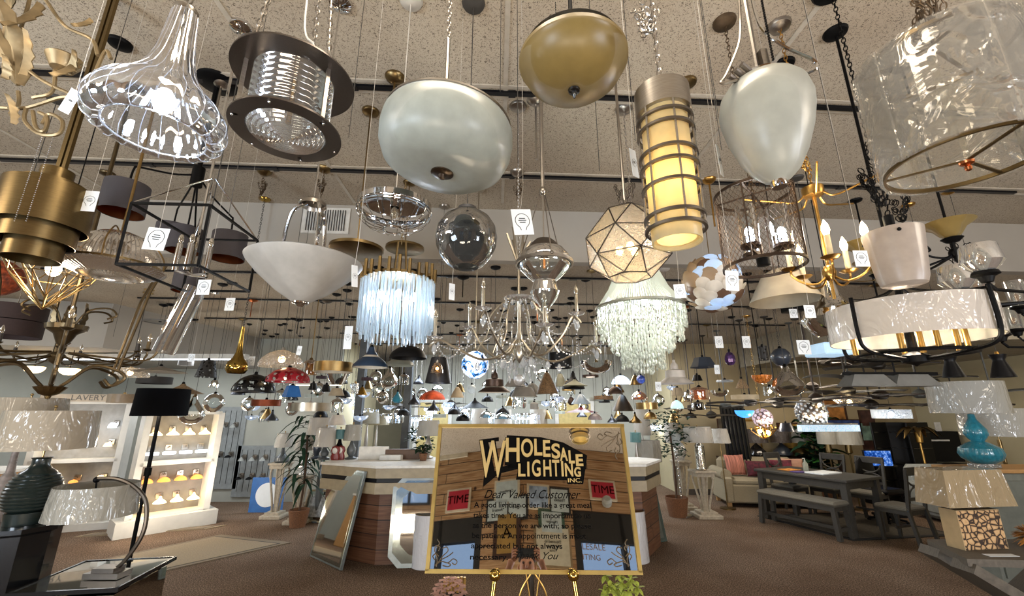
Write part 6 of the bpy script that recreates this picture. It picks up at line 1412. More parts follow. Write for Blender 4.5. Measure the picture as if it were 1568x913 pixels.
# ---- small lamps far back over the counter, copied from one of each kind
random.seed(21)
far = [('dome_pendant', 'small dark dome pendant far back above the counter', 'dome', BLKW, BULBW, 'small dark domes far back'), ('globe_pendant', 'small clear globe pendant far back above the counter', 'globe', CLEAR, BULBC, 'small clear globes far back'), ('cone_pendant', 'small brass cone pendant far back', 'cone', BRASS, None, 'small brass cones far back'),
       ('drum_pendant', 'small white drum pendant far back', 'drum', FROSTW, BULBC, 'small white drums far back'), ('jar_pendant', 'small lit jar pendant far back', 'jar', CLEAR, BULBW, 'small lit jars far back'), ('bell_pendant', 'small grey bell pendant far back', 'bell', GUNM, None, 'small grey bells far back'), ('crystal_pendant', 'small crystal bowl pendant far back', 'bowl', CRYL, BULBC, 'small crystal bowls far back')]
for ki, (nm, lab, pf_, m, li, grp) in enumerate(far):
    src = None
    for j in range(14):
        px = random.uniform(360, 1060); Y = random.uniform(7.2, 9.3 if px < 500 else 10.8); py = random.uniform(585, 648); p = PY(px, py, Y)
        if src is None: src = pend(nm, lab, px, py, 0.24*FPX/9.0, 0.24, pf_, m, lit=li, group=grp)
        else:
            t = src.copy(); COL.objects.link(t); t.location = p
            for ch in list(src.children):
                if ch.name.split('.')[0] in ('cord', 'canopy'): continue
                c = ch.copy(); COL.objects.link(c); c.parent = t
            hang(t, 0.1, 'cord', CORD, cm=BLK, cr=0.05)
# ---- canopies and long thin wires on the rear tracks
CAN = [BLK, NICKD, BRONZE, COPP]
k = 0
for (px, py) in [(405, 262), (497, 258), (340, 125), (792, 263), (1085, 275), (605, 118), (820, 152)]:
    p = PZ(px, py, 4.0); lb = {405: 'antique brass canopy with a knot of spare chain, above the wide pale bowl', 497: 'polished bronze canopy with tangled chain right of the wide pale bowl stem', 340: 'nickel canopy on the nearest track left of the drum lantern', 792: 'nickel dome canopy with spare chain above the crystal chandelier', 1085: 'gold canopy with a rod beside the caged amber cylinder', 605: 'small bronze canopy peeking over the big frosted bowl', 820: 'nickel canopy just below the amber bowl light'}[px]
    t = thing('ceiling_canopy', lb, 'canopy', p); cm = {405: BRONZE, 497: BRONZE, 340: NICK, 792: NICK, 1085: GOLD, 605: BRONZE, 820: NICK}[px]
    MB().lathe([(0, -0.05), (0.03, -0.045), (0.06, -0.02), (0.068, -0.005), (0.068, 0)], 24).build('plate', cm, t)
    if px in (405, 497, 792): mb = MB(); clump(mb, (0, 0, -0.2), 0.04, 9, 0.035); mb.chain((0, 0, -0.05), (0, 0, -0.3)); mb.build('spare_chain', RUST, t)
    else: MB().tube([(0, 0, -0.04), (0, 0, -0.5)], 0.008, 6).build('rod', cm, t)
gg = 'thin wires hanging from the rear tracks'
for ri, y in enumerate(rows_lo[:5]):
    for i in range(19 if ri < 3 else 13):
        x = (-5.0 if ri < 3 else -3.4)+i*0.53+random.uniform(-.12, .12); yy = y+x*SK
        L_ = random.uniform(0.5, 0.95)
        mb = MB().tube([(0, 0, 0), (0, 0, L_)], 0.0022, 4)
        tag(mb.build('hanging_wire', CORD, loc=(x, yy, 3.38-L_)), 'thin dark wire hanging from a rear ceiling track', 'wire', gg)
        if i % 2 == 0:
            x2 = x+0.2; c_ = CAN[(i+ri) % 4]
            t = MB().lathe([(0, -0.03), (0.03, -0.028), (0.07, -0.008), (0.075, 0)], 18).tube([(0, 0, -0.02), (0, 0, -0.25)], 0.006, 5).build('ceiling_canopy', c_, loc=(x2, y+x2*SK, 3.375))
            tag(t, {0: 'black', 1: 'nickel', 2: 'brass', 3: 'copper'}[(i+ri) % 4]+' canopy with a short stem on a rear ceiling track', 'canopy', 'canopies on the rear tracks, '+['black', 'nickel', 'brass', 'copper'][(i+ri) % 4])
for (a, b) in [((196, 0), (177, 85)), ((550, 0), (534, 210)), ((755, 0), (766, 140)), ((797, 0), (793, 250)), ((955, 0), (973, 216)), ((1077, 0), (1105, 230)), ((1276, 166), (1304, 330)), ((925, 155), (918, 262)), ((1118, 60), (1100, 180)), ((430, 250), (350, 330))]:
    z = 1.95; q = W(b[0], b[1], z); top = ceil_z(q.x, q.y); p = Vector((q.x, q.y, top))
    tag(MB().tube([(0, 0, 0), p-q], 0.0018, 4).build('hanging_wire', CORD, loc=q), 'long thin wire dropping from the near ceiling among the large lamps', 'wire', 'thin wires among the large lamps')
# ---- price tags
def price_tag(label, px, py, wpx, hpx, z, rz=0.0, roll=0.0, sl_=0.12, m=None):
    w_ = wpx*z/FPX; h_ = hpx*z/FPX; t = thing('price_tag', label, 'price tag', W(px, py, z), rz)
    Rm = Matrix.Rotation(roll, 3, 'Y')
    MB().box((0, 0, 0), (w_, 0.0015, h_), Rm).build('card', m or PAPER, t, False)
    mb = MB(); s = min(w_, h_)
    pts = []
    for i in range(25):
        a = -pi/2+0.55+(2*pi-1.1)*i/24; pts.append(Rm @ Vector((s*0.36*cos(a), -0.002, s*0.36*sin(a)+s*0.06)))
    mb.tube([Rm @ Vector((-s*0.12, -0.002, -s*0.42))]+[pts[-1]]+pts[::-1]+[Rm @ Vector((s*0.12, -0.002, -s*0.42))], s*0.012, 4)
    for q in range(3): mb.box(Rm @ Vector((0, -0.002, s*(0.18-0.1*q))), (s*(0.3+0.1*(q == 1)), 0.0006, s*0.035), Rm)
    mb.build('bulb_drawing', INK, t, False)
    zc = ceil_z(t.location.x, t.location.y)-t.location.z
    MB().tube([Rm @ Vector((0, 0, h_/2-0.004)), Vector((0.004, 0, h_/2+0.12)), (0.004, 0, zc)], 0.0009, 4).build('string', CORDW, t)
TG = [('large tag with a bulb drawing inside the box lantern frame', 239, 366, 34, 36, 1.75, 0, 0.1), ('narrow slanted tag hanging from the leaf chandelier', 107, 155, 12, 44, 1.2, 1.0, 0.15), ('white tag left of the bell jar lantern stem', 800, 340, 32, 42, 1.95, 0.3, -0.15), ('narrow tag left of the white egg pendant', 1102, 246, 14, 50, 1.3, 0.8, -0.12),
      ('yellow-lit tag behind the caged cylinder', 971, 250, 16, 46, 1.6, 0.7, -0.1), ('tag at the rim of the wide pale bowl', 543, 423, 10, 34, 1.7, 0.9, -0.1), ('cream tag hanging beside the tapered pale shade', 1319, 396, 22, 26, 1.85, 0, 0), ('tag hanging by the clear bottle pendant', 1240, 477, 16, 20, 1.9, 0, 0),
      ('tag in front of the shell pendant', 1121, 430, 20, 32, 1.9, 0, 0.08), ('white tag right of the beaded chandelier', 1041, 446, 17, 22, 2.3, 0, -0.05), ('narrow tag on the crystal chandelier left arm', 692, 447, 10, 26, 2.0, 0.7, 0), ('tag with green sticker below the crystal rods, left', 533, 517, 12, 36, 3.2, 0, 0),
      ('tag under the drum shades behind the box lantern', 312, 440, 20, 24, 2.2, 0, 0), ('tag behind the tiered pendant', 137, 308, 20, 34, 2.0, 0.2, 0), ('tag beside the clear tube', 352, 466, 14, 20, 3.0, 0, 0), ('tag on the low soffit left of the brass genie pendant', 293, 548, 10, 12, 4.0, 0, 0),
      ('white tag on the right soffit', 1231, 532, 20, 22, 3.6, 0, 0), ('tag on the rear wires, upper right', 1101, 524, 12, 18, 4.0, 0, 0), ('tag beside the purple crystal pendant', 1143, 524, 12, 18, 4.0, 0, 0), ('small tag under the white tag on the right soffit', 1215, 480, 12, 14, 3.5, 0, 0),
      ('yellow paper tag near the red pierced dome', 458, 537, 7, 14, 3.5, 0, 0.1), ('tag on the rear wires left of the brass drum', 385, 553, 10, 14, 4.2, 0, 0), ('beige tag below the beaded chandelier', 1008, 592, 9, 14, 4.0, 0, 0), ('tag below the white barn pendant', 1098, 566, 8, 14, 4.4, 0, 0)]
for (lab, px, py, w_, h_, z, rz, ro) in TG:
    price_tag(lab, px, py, w_, h_, z, rz, ro, sl_=0.1*z/2)
# ============================================================ FURNITURE AND LAMPS ON THE FLOOR
WRAPW = wrapmat('white_shade_wrapped', '#a9a59c', 14); WRAPT = wrapmat('tan_shade_wrapped', '#9a8f7d', 8); WRAPG = wrapmat('grey_shade_wrapped', '#8d8a80', 10); WRAPB = wrapmat('brown_shade_wrapped', '#3d332d', 14)
def frame3(a, b, up=(0, 0, 1)):
    x = (Vector(b)-Vector(a)).normalized(); z = Vector(up); y = z.cross(x).normalized(); z = x.cross(y); return Matrix((x, y, z)).transposed()
def shade_mb(D, h, top=0.85, z=0, n=44):
    R = D/2; return MB().shell([(R, z), (R*top, z+h)], 0.003, n=n)
def table_lamp(label, p, prof, bm, shade, sm, name='table_lamp', zs=None, rz=0.0, seg=32, cat='table lamp', lit=False, extra=None):
    """p = foot point; prof = base profile (r,z); shade = (D, h, top ratio); zs = shade bottom height"""
    t = thing(name, label, cat, p, rz); MB().lathe(prof, seg).build('base', bm, t)
    zt = prof[-1][1]; zs = zs if zs is not None else zt-0.02
    MB().tube([(0, 0, zt-0.02), (0, 0, zs+shade[1]+0.02)], 0.006, 8).build('stem', BRASS, t)
    s = shade_mb(shade[0], shade[1], shade[2], zs).build('shade', sm, t)
    mb = MB()
    for k in range(3): a = 2*pi*k/3; mb.tube([(0, 0, zs+shade[1]*0.9), (shade[0]/2*shade[2]*0.97*cos(a), shade[0]/2*shade[2]*0.97*sin(a), zs+shade[1]*0.95)], 0.003, 4)
    mb.build('shade_spider', BRASS, s); MB().ball((0, 0, zs+shade[1]+0.03), 0.012, 10, 6).build('finial', BRASS, t)
    if lit: bulb(t, (0, 0, zs+shade[1]*0.4), 0.03); 
    return t
# ---------------- rugs
def rug(label, pts, m1, m2, t_=0.012):
    c = sum((Vector(p) for p in pts), Vector())/len(pts); t = thing('rug', label, 'rug', (c.x, c.y, 0)); P = [(p[0]-c.x, p[1]-c.y) for p in pts]
    MB().prism(P, 0.001, t_).build('border', m2, t, False); MB().prism([(x*0.90, y*0.90) for x, y in P], t_, t_+0.002).build('inner_line', MATS['rug_line'], t, False); MB().prism([(x*0.87, y*0.87) for x, y in P], t_+0.002, t_+0.004).build('field', m1, t, False); return t
mat('rug_line', '#4b4238', 0.9); RUGF = mat('beige_rug', '#8f7f66', 0.95, scale=60, var=0.15, bump=0.3); RUGB = mat('greige_rug_border', '#776a57', 0.95, scale=60)
a, b = FL(337, 820), FL(446, 832); d1 = (FL(200, 849)-a)*1.35; 
rug('long pale beige rug with a thin dark border line on the left floor', [a, b, b+(FL(200, 887)-b)*1.5, a+d1], RUGF, RUGB)
a, b, c = FL(1160, 791), FL(1307, 829), FL(1425, 823); rug('dark bordered rug under the dining set', [a, b, b+(c-b)*1.4, a+(c-b)*1.5], mat('dark_rug', '#40392e', 0.95, scale=40, var=0.3), mat('dark_rug_border', '#1b1815', 0.95))
a, b = FL(125, 820), FL(348, 805); rug('small doormat in front of the lit display shelves', [a+Vector((0.1, 0.1, 0)), b, b+Vector((-0.15, -0.22, 0)), a+Vector((0, -0.12, 0))], RUGB, RUGF)
# ---------------- lit display shelves, left
def display(label, a, b, depth, h, cols, rows, back, zb=0.22, power=12, lcol=WARM):
    a = Vector((a[0], a[1], 0)); b = Vector((b[0], b[1], 0)); L = (b-a).length; M = frame3(a, b); t = thing('display_shelf', label, 'display shelf', a)
    t.rotation_euler = M.to_euler(); F_ = mat('white_laminate', '#c6c3ba', 0.5, var=0.04)
    MB().box((L/2, depth/2, zb/2), (L+0.3, depth+0.2, zb)).build('plinth', F_, t, False)
    MB().box((L/2, depth-0.02, (h+zb)/2), (L, 0.03, h-zb)).build('back_panel', back, t, False)
    for x in (0, L): MB().box((x, depth/2, (h+zb)/2), (0.09, depth, h-zb)).build('side_panel', F_, t, False)
    for k in range(rows+1): z = zb+(h-zb)*k/rows; MB().box((L/2, depth/2, z), (L, depth, 0.05)).build('shelf', F_, t, False)
    return t, M, a, L
SHW = frost('lit_white_shade', '#efe2c6', emit=2.6, ecol='#ffe6b4'); SHC = frost('lit_cool_shade', '#e8eef2', emit=3.4, ecol='#e4f0ff'); SHA = frost('lit_amber_shade', '#e2b060', emit=0.9, ecol='#ffb45a')
def sconce(label, p, M, kind='bell', m=None, s=0.09, arms=1):
    t = thing('wall_sconce', label, 'wall sconce', p); t.rotation_euler = M.to_euler()
    MB().box((0, -0.01, 0), (0.09*max(1, arms), 0.02, 0.09), bev=0.006).build('back_plate', NICK, t)
    for k in range(arms):
        x = (k-(arms-1)/2)*s*2.3
        MB().tube(spline([(x*0.5, -0.02, 0), (x, -0.08, 0.03), (x, -0.12, 0.01)], 5), 0.007, 6).build('arm', NICK, t)
        pr = [(r*s, h*s*0.8-s*1.1) for r, h in PROF[kind]]
        MB().shell(pr, 0.003, n=22, c=(x, -0.12, 0)).build('shade', m, t)
    return t
GREYB = mat('grey_display_back', '#77736c', 0.7)
t, M, a0, L = display('tall white display case of lit sconces, left', (-5.75, 7.0), (-5.1, 7.75), 0.35, 1.78, 1, 2, GREYB)
rws = [('bell', SHW, 'opal bell sconce lit warm'), ('tulip', SHC, 'white tulip sconce lit cool'), ('dome', SHA, 'amber dome sconce'), ('empire', SHW, 'cream cone sconce'), ('drum', SHC, 'white drum sconce'), ('globe', SHW, 'lit globe sconce')]
i = 0
rown = ['top', 'upper middle', 'lower middle', 'bottom']
for r_, z in enumerate((1.52, 1.22, 0.80, 0.48)):
    for c_ in range(4):
        x = L*(0.16+0.225*c_); k, m, lb = rws[(i*5+r_*2+c_) % 6]; p = a0+M @ Vector((x, 0.31, z))
        sconce(lb+', %s row of the lit display case, %s from its left' % (rown[r_], ['first', 'second', 'third', 'fourth'][c_]), p, M, k, m, 0.088); i += 1
glow(t, (L*0.5, -0.35, 1.35), 16, WARM, 0.1); glow(t, (L*0.8, -0.3, 0.7), 14, (1, 0.93, 0.85), 0.1); glow(t, (L*0.1, -0.4, 0.5), 14, WARM, 0.1)
t, M, a0, L = display('open white display bay with sconces behind the plastic-wrapped shades', (-7.6, 7.1), (-6.55, 7.5), 0.3, 1.95, 1, 2, mat('silver_grey_back', '#8a8883', 0.6), 0.1)
for r_, z in enumerate((1.6, 1.3, 0.75)):
    for c_ in range(3):
        p = a0+M @ Vector((L*(0.2+0.3*c_), 0.26, z)); k, m, lb = rws[(r_*2+c_*3+1) % 6]
        sconce(lb+' in the open white bay, %s row, %s' % (['top', 'middle', 'bottom'][r_], ['left', 'centre', 'right'][c_]), p, M, k, m, 0.06)
glow(t, (L*0.5, -0.3, 1.4), 14, (1, 0.92, 0.85), 0.1)
MB().box((L/2, -0.02, 2.02), (L+0.1, 0.03, 0.12)).build('header_board', mat('tan_header', '#a89a86', 0.6), t, False)
text_mesh('LAVERY', 0.13, mat('grey_lettering', '#5a5650', 0.6), t, Vector((L/2, -0.04, 2.02)), Vector((1, 0, 0)), Vector((0, -1, 0)), 'lettering')
# low shelving units at far left
OAK = mat('orange_oak', '#a8804e', 0.6, stretch=(2, 30, 2))
for (x, y, w_, h_, lab) in ((-8.0, 5.6, 1.6, 1.15, 'low oak shelving run at the far left wall'), (-7.4, 6.3, 1.2, 1.0, 'second low oak cabinet behind the green vase lamp')):
    t = thing('cabinet', lab, 'cabinet', (x, y, 0)); MB().box((0, 0, h_/2), (w_, 0.5, h_), bev=0.01).build('body', OAK, t, False); MB().box((0, 0, h_+0.02), (w_+0.06, 0.56, 0.04)).build('top', WHITEP, t, False)
    for k in (-1, 1): MB().box((k*w_/4, -0.26, h_*0.5), (w_/2-0.05, 0.02, h_*0.85)).build('door', OAK, t, False)
for i_, (x, y) in enumerate(((-8.4, 5.5), (-7.9, 5.6), (-7.5, 6.3))):
    t = thing('framed_print', 'small framed print propped on the oak cabinets, %s' % ['leftmost', 'middle', 'rightmost'][i_], 'picture', (x, y, [1.19, 1.19, 1.04][i_])); MB().box((0, 0, 0.12), (0.2, 0.02, 0.24)).build('frame', OAK, t, False); MB().box((0, -0.012, 0.12), (0.15, 0.004, 0.19)).build('print', PAPER, t, False)
# fluorescent strip along the left bay
t = thing('strip_light', 'long white fluorescent strip under the left soffit', 'ceiling light', (-6.6, 6.9, 2.62)); MB().box((0, 0, 0.04), (4.6, 0.12, 0.08)).build('housing', WHITEP, t, False); MB().box((0, 0, -0.005), (4.5, 0.08, 0.01)).build('tube', emis('fluoro', '#e4efff', 7), t, False)
t = thing('strip_light', 'yellowish fluorescent strip high behind the palm', 'ceiling light', (-3.75, 8.4, 2.3)); MB().box((0, 0, 0.03), (0.9, 0.14, 0.06)).build('housing', WHITEP, t, False); MB().box((0, 0, -0.005), (0.85, 0.1, 0.01)).build('tube', emis('fluoro_warm', '#fff0c0', 5), t, False); MB().tube([(-0.3, 0, 0.06), (-0.3, 0, 1.1)], 0.004, 4).tube([(0.3, 0, 0.06), (0.3, 0, 1.1)], 0.004, 4).build('cords', CORD, t)
# white boards of black gooseneck lamps on the back-left wall
for bi, (x0, w_, z0, h_, nm) in enumerate(((PY(338, 700, 9.5).x, 0.8, 0.25, 1.65, 'grey display board of bath lights on the left back wall'), (PY(385, 740, 9.5).x, 0.8, 0.1, 1.0, 'white display board of small hooks and sconces, left back wall'))):
    t = thing('display_board', nm, 'display board', (x0, 9.53, z0)); MB().box((0, 0, h_/2), (w_, 0.03, h_)).build('board', mat('board_grey', '#8f9494', 0.7), t, False)
    for k in range(6): MB().tube([(-w_/2+0.1+k*(w_-0.2)/5, -0.02, 0.1), (-w_/2+0.1+k*(w_-0.2)/5, -0.02, h_-0.08)], 0.004, 4).build('cord', BLK, t)
    for r_ in range(2):
        for k in range(3):
            p = Vector((x0-w_/2+0.18+k*(w_-0.36)/2, 9.5, z0+h_*(0.42+0.36*r_)))
            sconce('%s gooseneck sconce on the %s board, %s row, %s' % (('black', 'grey')[r_], ('grey', 'white')[bi], ('lower', 'upper')[r_], ('left', 'middle', 'right')[k]), p, Matrix.Identity(3), 'cone' if r_ else 'dome', BLK if not r_ else OPAL, 0.06)
t = thing('poster', 'blue and white poster standing against the left back wall', 'poster', (PY(412, 740, 8.6).x, 8.6, 0)); MB().box((0, 0, 0.3), (0.62, 0.02, 0.6)).build('board', mat('poster_blue', '#2f62a0', 0.5), t, False); MB().lathe([(0, 0), (0.21, 0), (0.21, 0.01), (0, 0.01)], 32, M=Matrix.Translation((0, -0.012, 0.3)) @ Matrix.Rotation(pi/2, 4, 'X')).build('white_disc', PAPER, t, False)
# ---------------- pedestals with curved legs
IVORY = mat('distressed_ivory', '#a09684', 0.6, scale=25, var=0.2)
def pedestal(label, p, h, w_=0.36, rz=0.0):
    t = thing('pedestal_stand', label, 'plant stand', p, rz)
    MB().box((0, 0, 0.03), (w_, w_, 0.06), bev=0.008).box((0, 0, 0.08), (w_*0.7, w_*0.7, 0.04)).build('foot', IVORY, t, False)
    MB().box((0, 0, h-0.02), (w_*0.9, w_*0.9, 0.04), bev=0.008).box((0, 0, h-0.07), (w_*0.75, w_*0.75, 0.06)).build('top', IVORY, t, False)
    MB().box((0, 0, h/2), (0.05, 0.05, h-0.2)).build('post', IVORY, t, False)
    for k in range(4):
        a = pi/4+k*pi/2; r1, r0 = w_*0.42, w_*0.16
        MB().tube(spline([(r0*cos(a), r0*sin(a), 0.1), (r0*1.3*cos(a), r0*1.3*sin(a), h*0.3), (r1*cos(a), r1*sin(a), h*0.75), (r1*0.95*cos(a), r1*0.95*sin(a), h-0.1)], 5), 0.018, 6).build('leg', IVORY, t)
    return t
pA = FL(420, 793); pB = FL(456, 801); hA = PY(420, 708, pA.y).z; hB = PY(456, 727, pB.y).z
pedestal('tall ivory pedestal stand with curved legs, left of the pair', pA, hA); pedestal('shorter ivory pedestal stand beside the tall one', pB, hB)
CER = mat('grey_ceramic', '#4f5456', 0.35, coat=0.4)
def up(p, z): return Vector((p.x, p.y, z))
table_lamp('grey bell ceramic lamp with a wrapped white shade on the tall ivory pedestal', up(pA, hA+0.001), [(0, 0), (0.11, 0), (0.13, 0.03), (0.12, 0.08), (0.06, 0.13), (0.03, 0.2), (0.02, 0.28)], CER, (0.32, 0.24, 0.82), WRAPW)
table_lamp('clear leaf-base lamp with a wrapped white shade on the shorter ivory pedestal', up(pB, hB+0.001), [(0, 0), (0.08, 0), (0.08, 0.03), (0.02, 0.05), (0.10, 0.12), (0.11, 0.2), (0.05, 0.27), (0.015, 0.3), (0.015, 0.42)], CRYS, (0.40, 0.24, 0.82), WRAPW)
# ---------------- service counter
CT = 1.13; cp = [(-2.6, 6.2), (-1.72, 5.75), (1.75, 5.95), (2.15, 6.6), (1.9, 6.9), (-2.4, 6.9)]
t = thing('service_counter', 'cream and black banded service counter on knotty wood planks', 'counter', (0, 6.3, 0)); cq = [(x, y-6.3) for x, y in cp]
def inset(P, k): cx = sum(p[0] for p in P)/len(P); cy = sum(p[1] for p in P)/len(P); return [(cx+(x-cx)*k, cy+(y-cy)*(k-0.05)) for x, y in P]
MB().prism(inset(cq, 0.965), 0, 0.82).build('plank_base', plank_mat('knotty_counter_planks', '#6e4c34', '#5a3c28', '#1c120b', 0.165, 1.9), t, False)
CRM = mat('counter_cream', '#8f8268', 0.5)
MB().prism(cq, 0.80, 0.93).build('lower_band', CRM, t, False); MB().prism(inset(cq, 0.995), 0.93, 0.985).build('black_band', BLKW, t, False); MB().prism(cq, 0.985, 1.10).build('upper_band', CRM, t, False); MB().prism(inset(cq, 1.01), 1.10, CT).build('counter_top', WHITEP, t, False)
def onc(px, py, z=CT): return PZ(px, py, z+0.001)
# things on the counter
def cbox(label, px, Y, w_, d_, h_, m, rz=0.0, nm='box', base=CT, cat='box'):
    p = PY(px, 700, Y); t = thing(nm, label, cat, (p.x, Y, base+0.001), rz); MB().box((0, 0, h_/2), (w_, d_, h_), bev=0.004).build('body', m, t, False); MB().box((0, 0, h_+0.003), (w_*0.98, d_*0.98, 0.006)).build('lid', m, t, False)
cbox('white monitor back on the counter, left half', 572, 6.55, 0.42, 0.05, 0.17, WHITEP, 0.1, 'monitor', cat='monitor'); cbox('white document tray on the counter near the monitor', 600, 6.5, 0.3, 0.2, 0.06, WHITEP, 0, 'tray', cat='tray')
cbox('wooden organiser box on the counter beside the green plant', 617, 6.6, 0.5, 0.12, 0.13, mat('walnut_box', '#5a4230', 0.6)); 
for i_, (px, Y) in enumerate(((513, 6.45), (521, 6.5))):
    p = PY(px, 700, Y); t = thing('mask_sculpture', 'red and white painted figure on the counter end, %s of two' % ('left', 'right')[i_], 'sculpture', (p.x, Y, CT+0.001))
    MB().lathe([(0, 0), (0.06, 0), (0.065, 0.05), (0.05, 0.09), (0.07, 0.13), (0.05, 0.18), (0, 0.2)], 20, sy=0.6).build('body', mat('red_lacquer', '#6e1f1c', 0.3), t); MB().ball((0, -0.035, 0.13), 0.035, 12, 8, sc=(1, 0.5, 1.2)).build('face', WHITEP, t)
for (px, Y, D, h_, zb, lab, bm, sm_, hb) in [(485, 6.65, 0.34, 0.24, 0, 'dark ball-stack lamp with a wrapped shade at the counter end', SLATE, WRAPW, 0.36), (496, 7.9, 0.3, 0.3, 0.9, 'tall wrapped shade lamp behind the counter, left', CER, WRAPW, 0.5), (538, 6.6, 0.26, 0.22, CT, 'wrapped grey shade lamp on the counter by the teal glass', CER, WRAPG, 0.28),
        (519, 6.6, 0.17, 0.13, CT, 'lamp with a teal glass bowl shade on the counter', BLK, frost('teal_shade', '#6f9c9c'), 0.30), (497, 6.5, 0.3, 0.26, CT, 'curvy lamp with wrapped cream shade on the counter corner', CER, WRAPW, 0.2), (655, 6.7, 0.36, 0.22, CT, 'white shade lamp on thin branches beside the sign', NICK, WRAPG, 0.34)]:
    p = PY(px, 690, Y); q = (p.x, Y, (zb if zb else CT)+0.001) if zb != 0 else (p.x, Y, CT+0.001)
    if zb == 0.9: q = (p.x, Y, 0.001); hb = 1.3
    table_lamp(lab, q, [(0, 0), (0.08, 0), (0.085, 0.02), (0.03, 0.04), (0.06, hb*0.3), (0.065, hb*0.5), (0.03, hb*0.75), (0.015, hb)], bm, (D, h_, 0.85), sm_)
# plants
LEAFG = mat('dark_green_leaf', '#15301c', 0.7, scale=8, var=0.4, spec=0.2); LEAFL = mat('bright_green_leaf', '#4f9a3c', 0.45, scale=8, var=0.3); POT = mat('terracotta_basket', '#6e4a30', 0.8, scale=60, var=0.3)
def leaf(mb, base, d, L, wd, droop=0.4, n=6):
    d = Vector(d).normalized(); s = d.cross(Vector((0, 0, 1)));  s = s.normalized() if s.length > 1e-3 else Vector((1, 0, 0)); rows = []
    for i in range(n+1):
        q = i/n; c = Vector(base)+d*L*q-Vector((0, 0, 1))*droop*L*q*q; w_ = wd*sin(pi*(0.08+0.88*q)); rows.append((c-s*w_+Vector((0, 0, w_*0.3)), c, c+s*w_+Vector((0, 0, w_*0.3))))
    vs = [v for r in rows for v in r]; fs = []
    for i in range(n):
        for k in range(2): fs.append((i*3+k, i*3+k+1, i*3+k+4, i*3+k+3))
    mb.add(vs, fs)
def plant(label, p, h, nl, L, wd, pot=0.14, trunk=0.5, droop=0.6, spread=0.2, m=None, nm='potted_plant', mix=0.0):
    t = thing(nm, label, 'plant', p); MB().shell([(pot*0.75, 0), (pot, pot*1.6)], 0.01, n=28).lathe([(0, pot*1.3), (pot*0.9, pot*1.3)], 20).build('pot', POT, t)
    MB().tube(spline([(0, 0, pot*1.3), (0.02, 0.01, h*0.4), (-0.01, 0, h*0.8)], 4), 0.018, 7).build('trunk', mat('bark', '#4a3626', 0.9, bump=0.5), t)
    a_, b_ = MB(), MB()
    for i in range(nl):
        a = i*2.39996; z = h*(trunk+(1-trunk)*(i/nl)); el = random.uniform(0.1, 1.0); base = (random.uniform(-1, 1)*spread, random.uniform(-1, 1)*spread, z)
        leaf(b_ if random.random() < mix else a_, base, (cos(a), sin(a), el), L*random.uniform(0.7, 1.1), wd, droop)
    a_.build('foliage', m or LEAFG, t)
    if mix: b_.build('bright_foliage', LEAFL, t)
    return t
p = PY(468, 700, 7.6); plant('tall palm with dark strap leaves behind the pedestal lamps', (p.x, 7.6, 0), 1.75, 60, 0.45, 0.03, 0.16, 0.35, 0.9, 0.12, nm='palm_plant')
p = PY(1010, 680, 7.6); plant('leafy ficus tree in a woven basket, right of the sign', (p.x+0.45, 8.3, 0), 1.8, 170, 0.13, 0.035, 0.2, 0.55, 0.4, 0.28, nm='ficus_tree')
p = PY(1228, 700, 9.75); plant('large broad-leaved plant with bright leaf tips behind the dining table', (p.x+0.1, 9.45, 0), 1.6, 70, 0.36, 0.13, 0.2, 0.4, 0.5, 0.25, mix=0.16)
p = PY(648, 700, 6.4); plant('small green plant on the counter beside the sign', (p.x, 6.4, CT+0.001), 0.2, 40, 0.12, 0.03, 0.06, 0.5, 0.5, 0.1)
p = PY(640, 688, 7.4); plant('flat-topped green plant on a shelf behind the counter', (p.x, 7.6, 0), 1.5, 60, 0.13, 0.03, 0.12, 0.85, 0.3, 0.2)
# ---------------- leaning mirrors and shades round the counter
def lean_panel(name, label, BL, BR, H_, lean, fm, pm, fw=0.07, th=0.03, oct_=False, cat='mirror'):
    BL = Vector(BL); BR = Vector(BR); x = (BR-BL).normalized(); back = Vector((0, 0, 1)).cross(x).normalized(); u = (Vector((0, 0, 1))*cos(lean)+back*sin(lean)); n = x.cross(u); L = (BR-BL).length
    M = Matrix((x, u, n)).transposed().to_4x4(); off = Vector((0, 0, th*sin(lean)+0.002)); t = thing(name, label, cat, BL+off)
    c = 0.12 if oct_ else 0.0
    def poly(k): 
        a, b = k, k; return [(a+c, b), (L-a-c, b), (L-a, b+c), (L-a, H_-b-c), (L-a-c, H_-b), (a+c, H_-b), (a, H_-b-c), (a, b+c)] if oct_ else [(a, b), (L-a, b), (L-a, H_-b), (a, H_-b)]
    MB().prism(poly(0), -th, 0, M).build('frame', fm, t, False); MB().prism(poly(fw), 0, 0.004, M).build('mirror', pm, t, False); MB().prism(poly(fw*0.35), 0, 0.003, M).build('bevel_strip', mat('mirror_border', '#9aa3a0', 0.1, 1.0), t, False)
    return t
SM = mat('showroom_mirror', '#c4c2bc', 0.03, 1.0, var=0.0); GLF = mat('pale_glass_frame', '#8d989a', 0.2, 0.6)
BL = FL(474, 853); BR = FL(521, 875); lean_panel('leaning_mirror', 'tall mirror with a narrow inner border leaning at the end of the counter', BL, BR+ (BR-BL)*0.0, 1.08, 0.20, GLF, SM, 0.06)
BL = FL(592, 872); BR = FL(700, 868); lean_panel('leaning_mirror', 'frosted octagonal mirror wrapped in plastic leaning on the counter', BL, BR, 1.0, 0.10, mat('wrapped_frame', '#8f999b', 0.2, 0.3, coat=1), SM, 0.13, oct_=True)
BL = FL(968, 838); BR = FL(1022, 830); lean_panel('leaning_mirror', 'slim plain mirror leaning right of the sign', BL, BR, 0.95, 0.22, mat('teal_glass_edge', '#5c6b66', 0.2, 0.6), SM, 0.05)
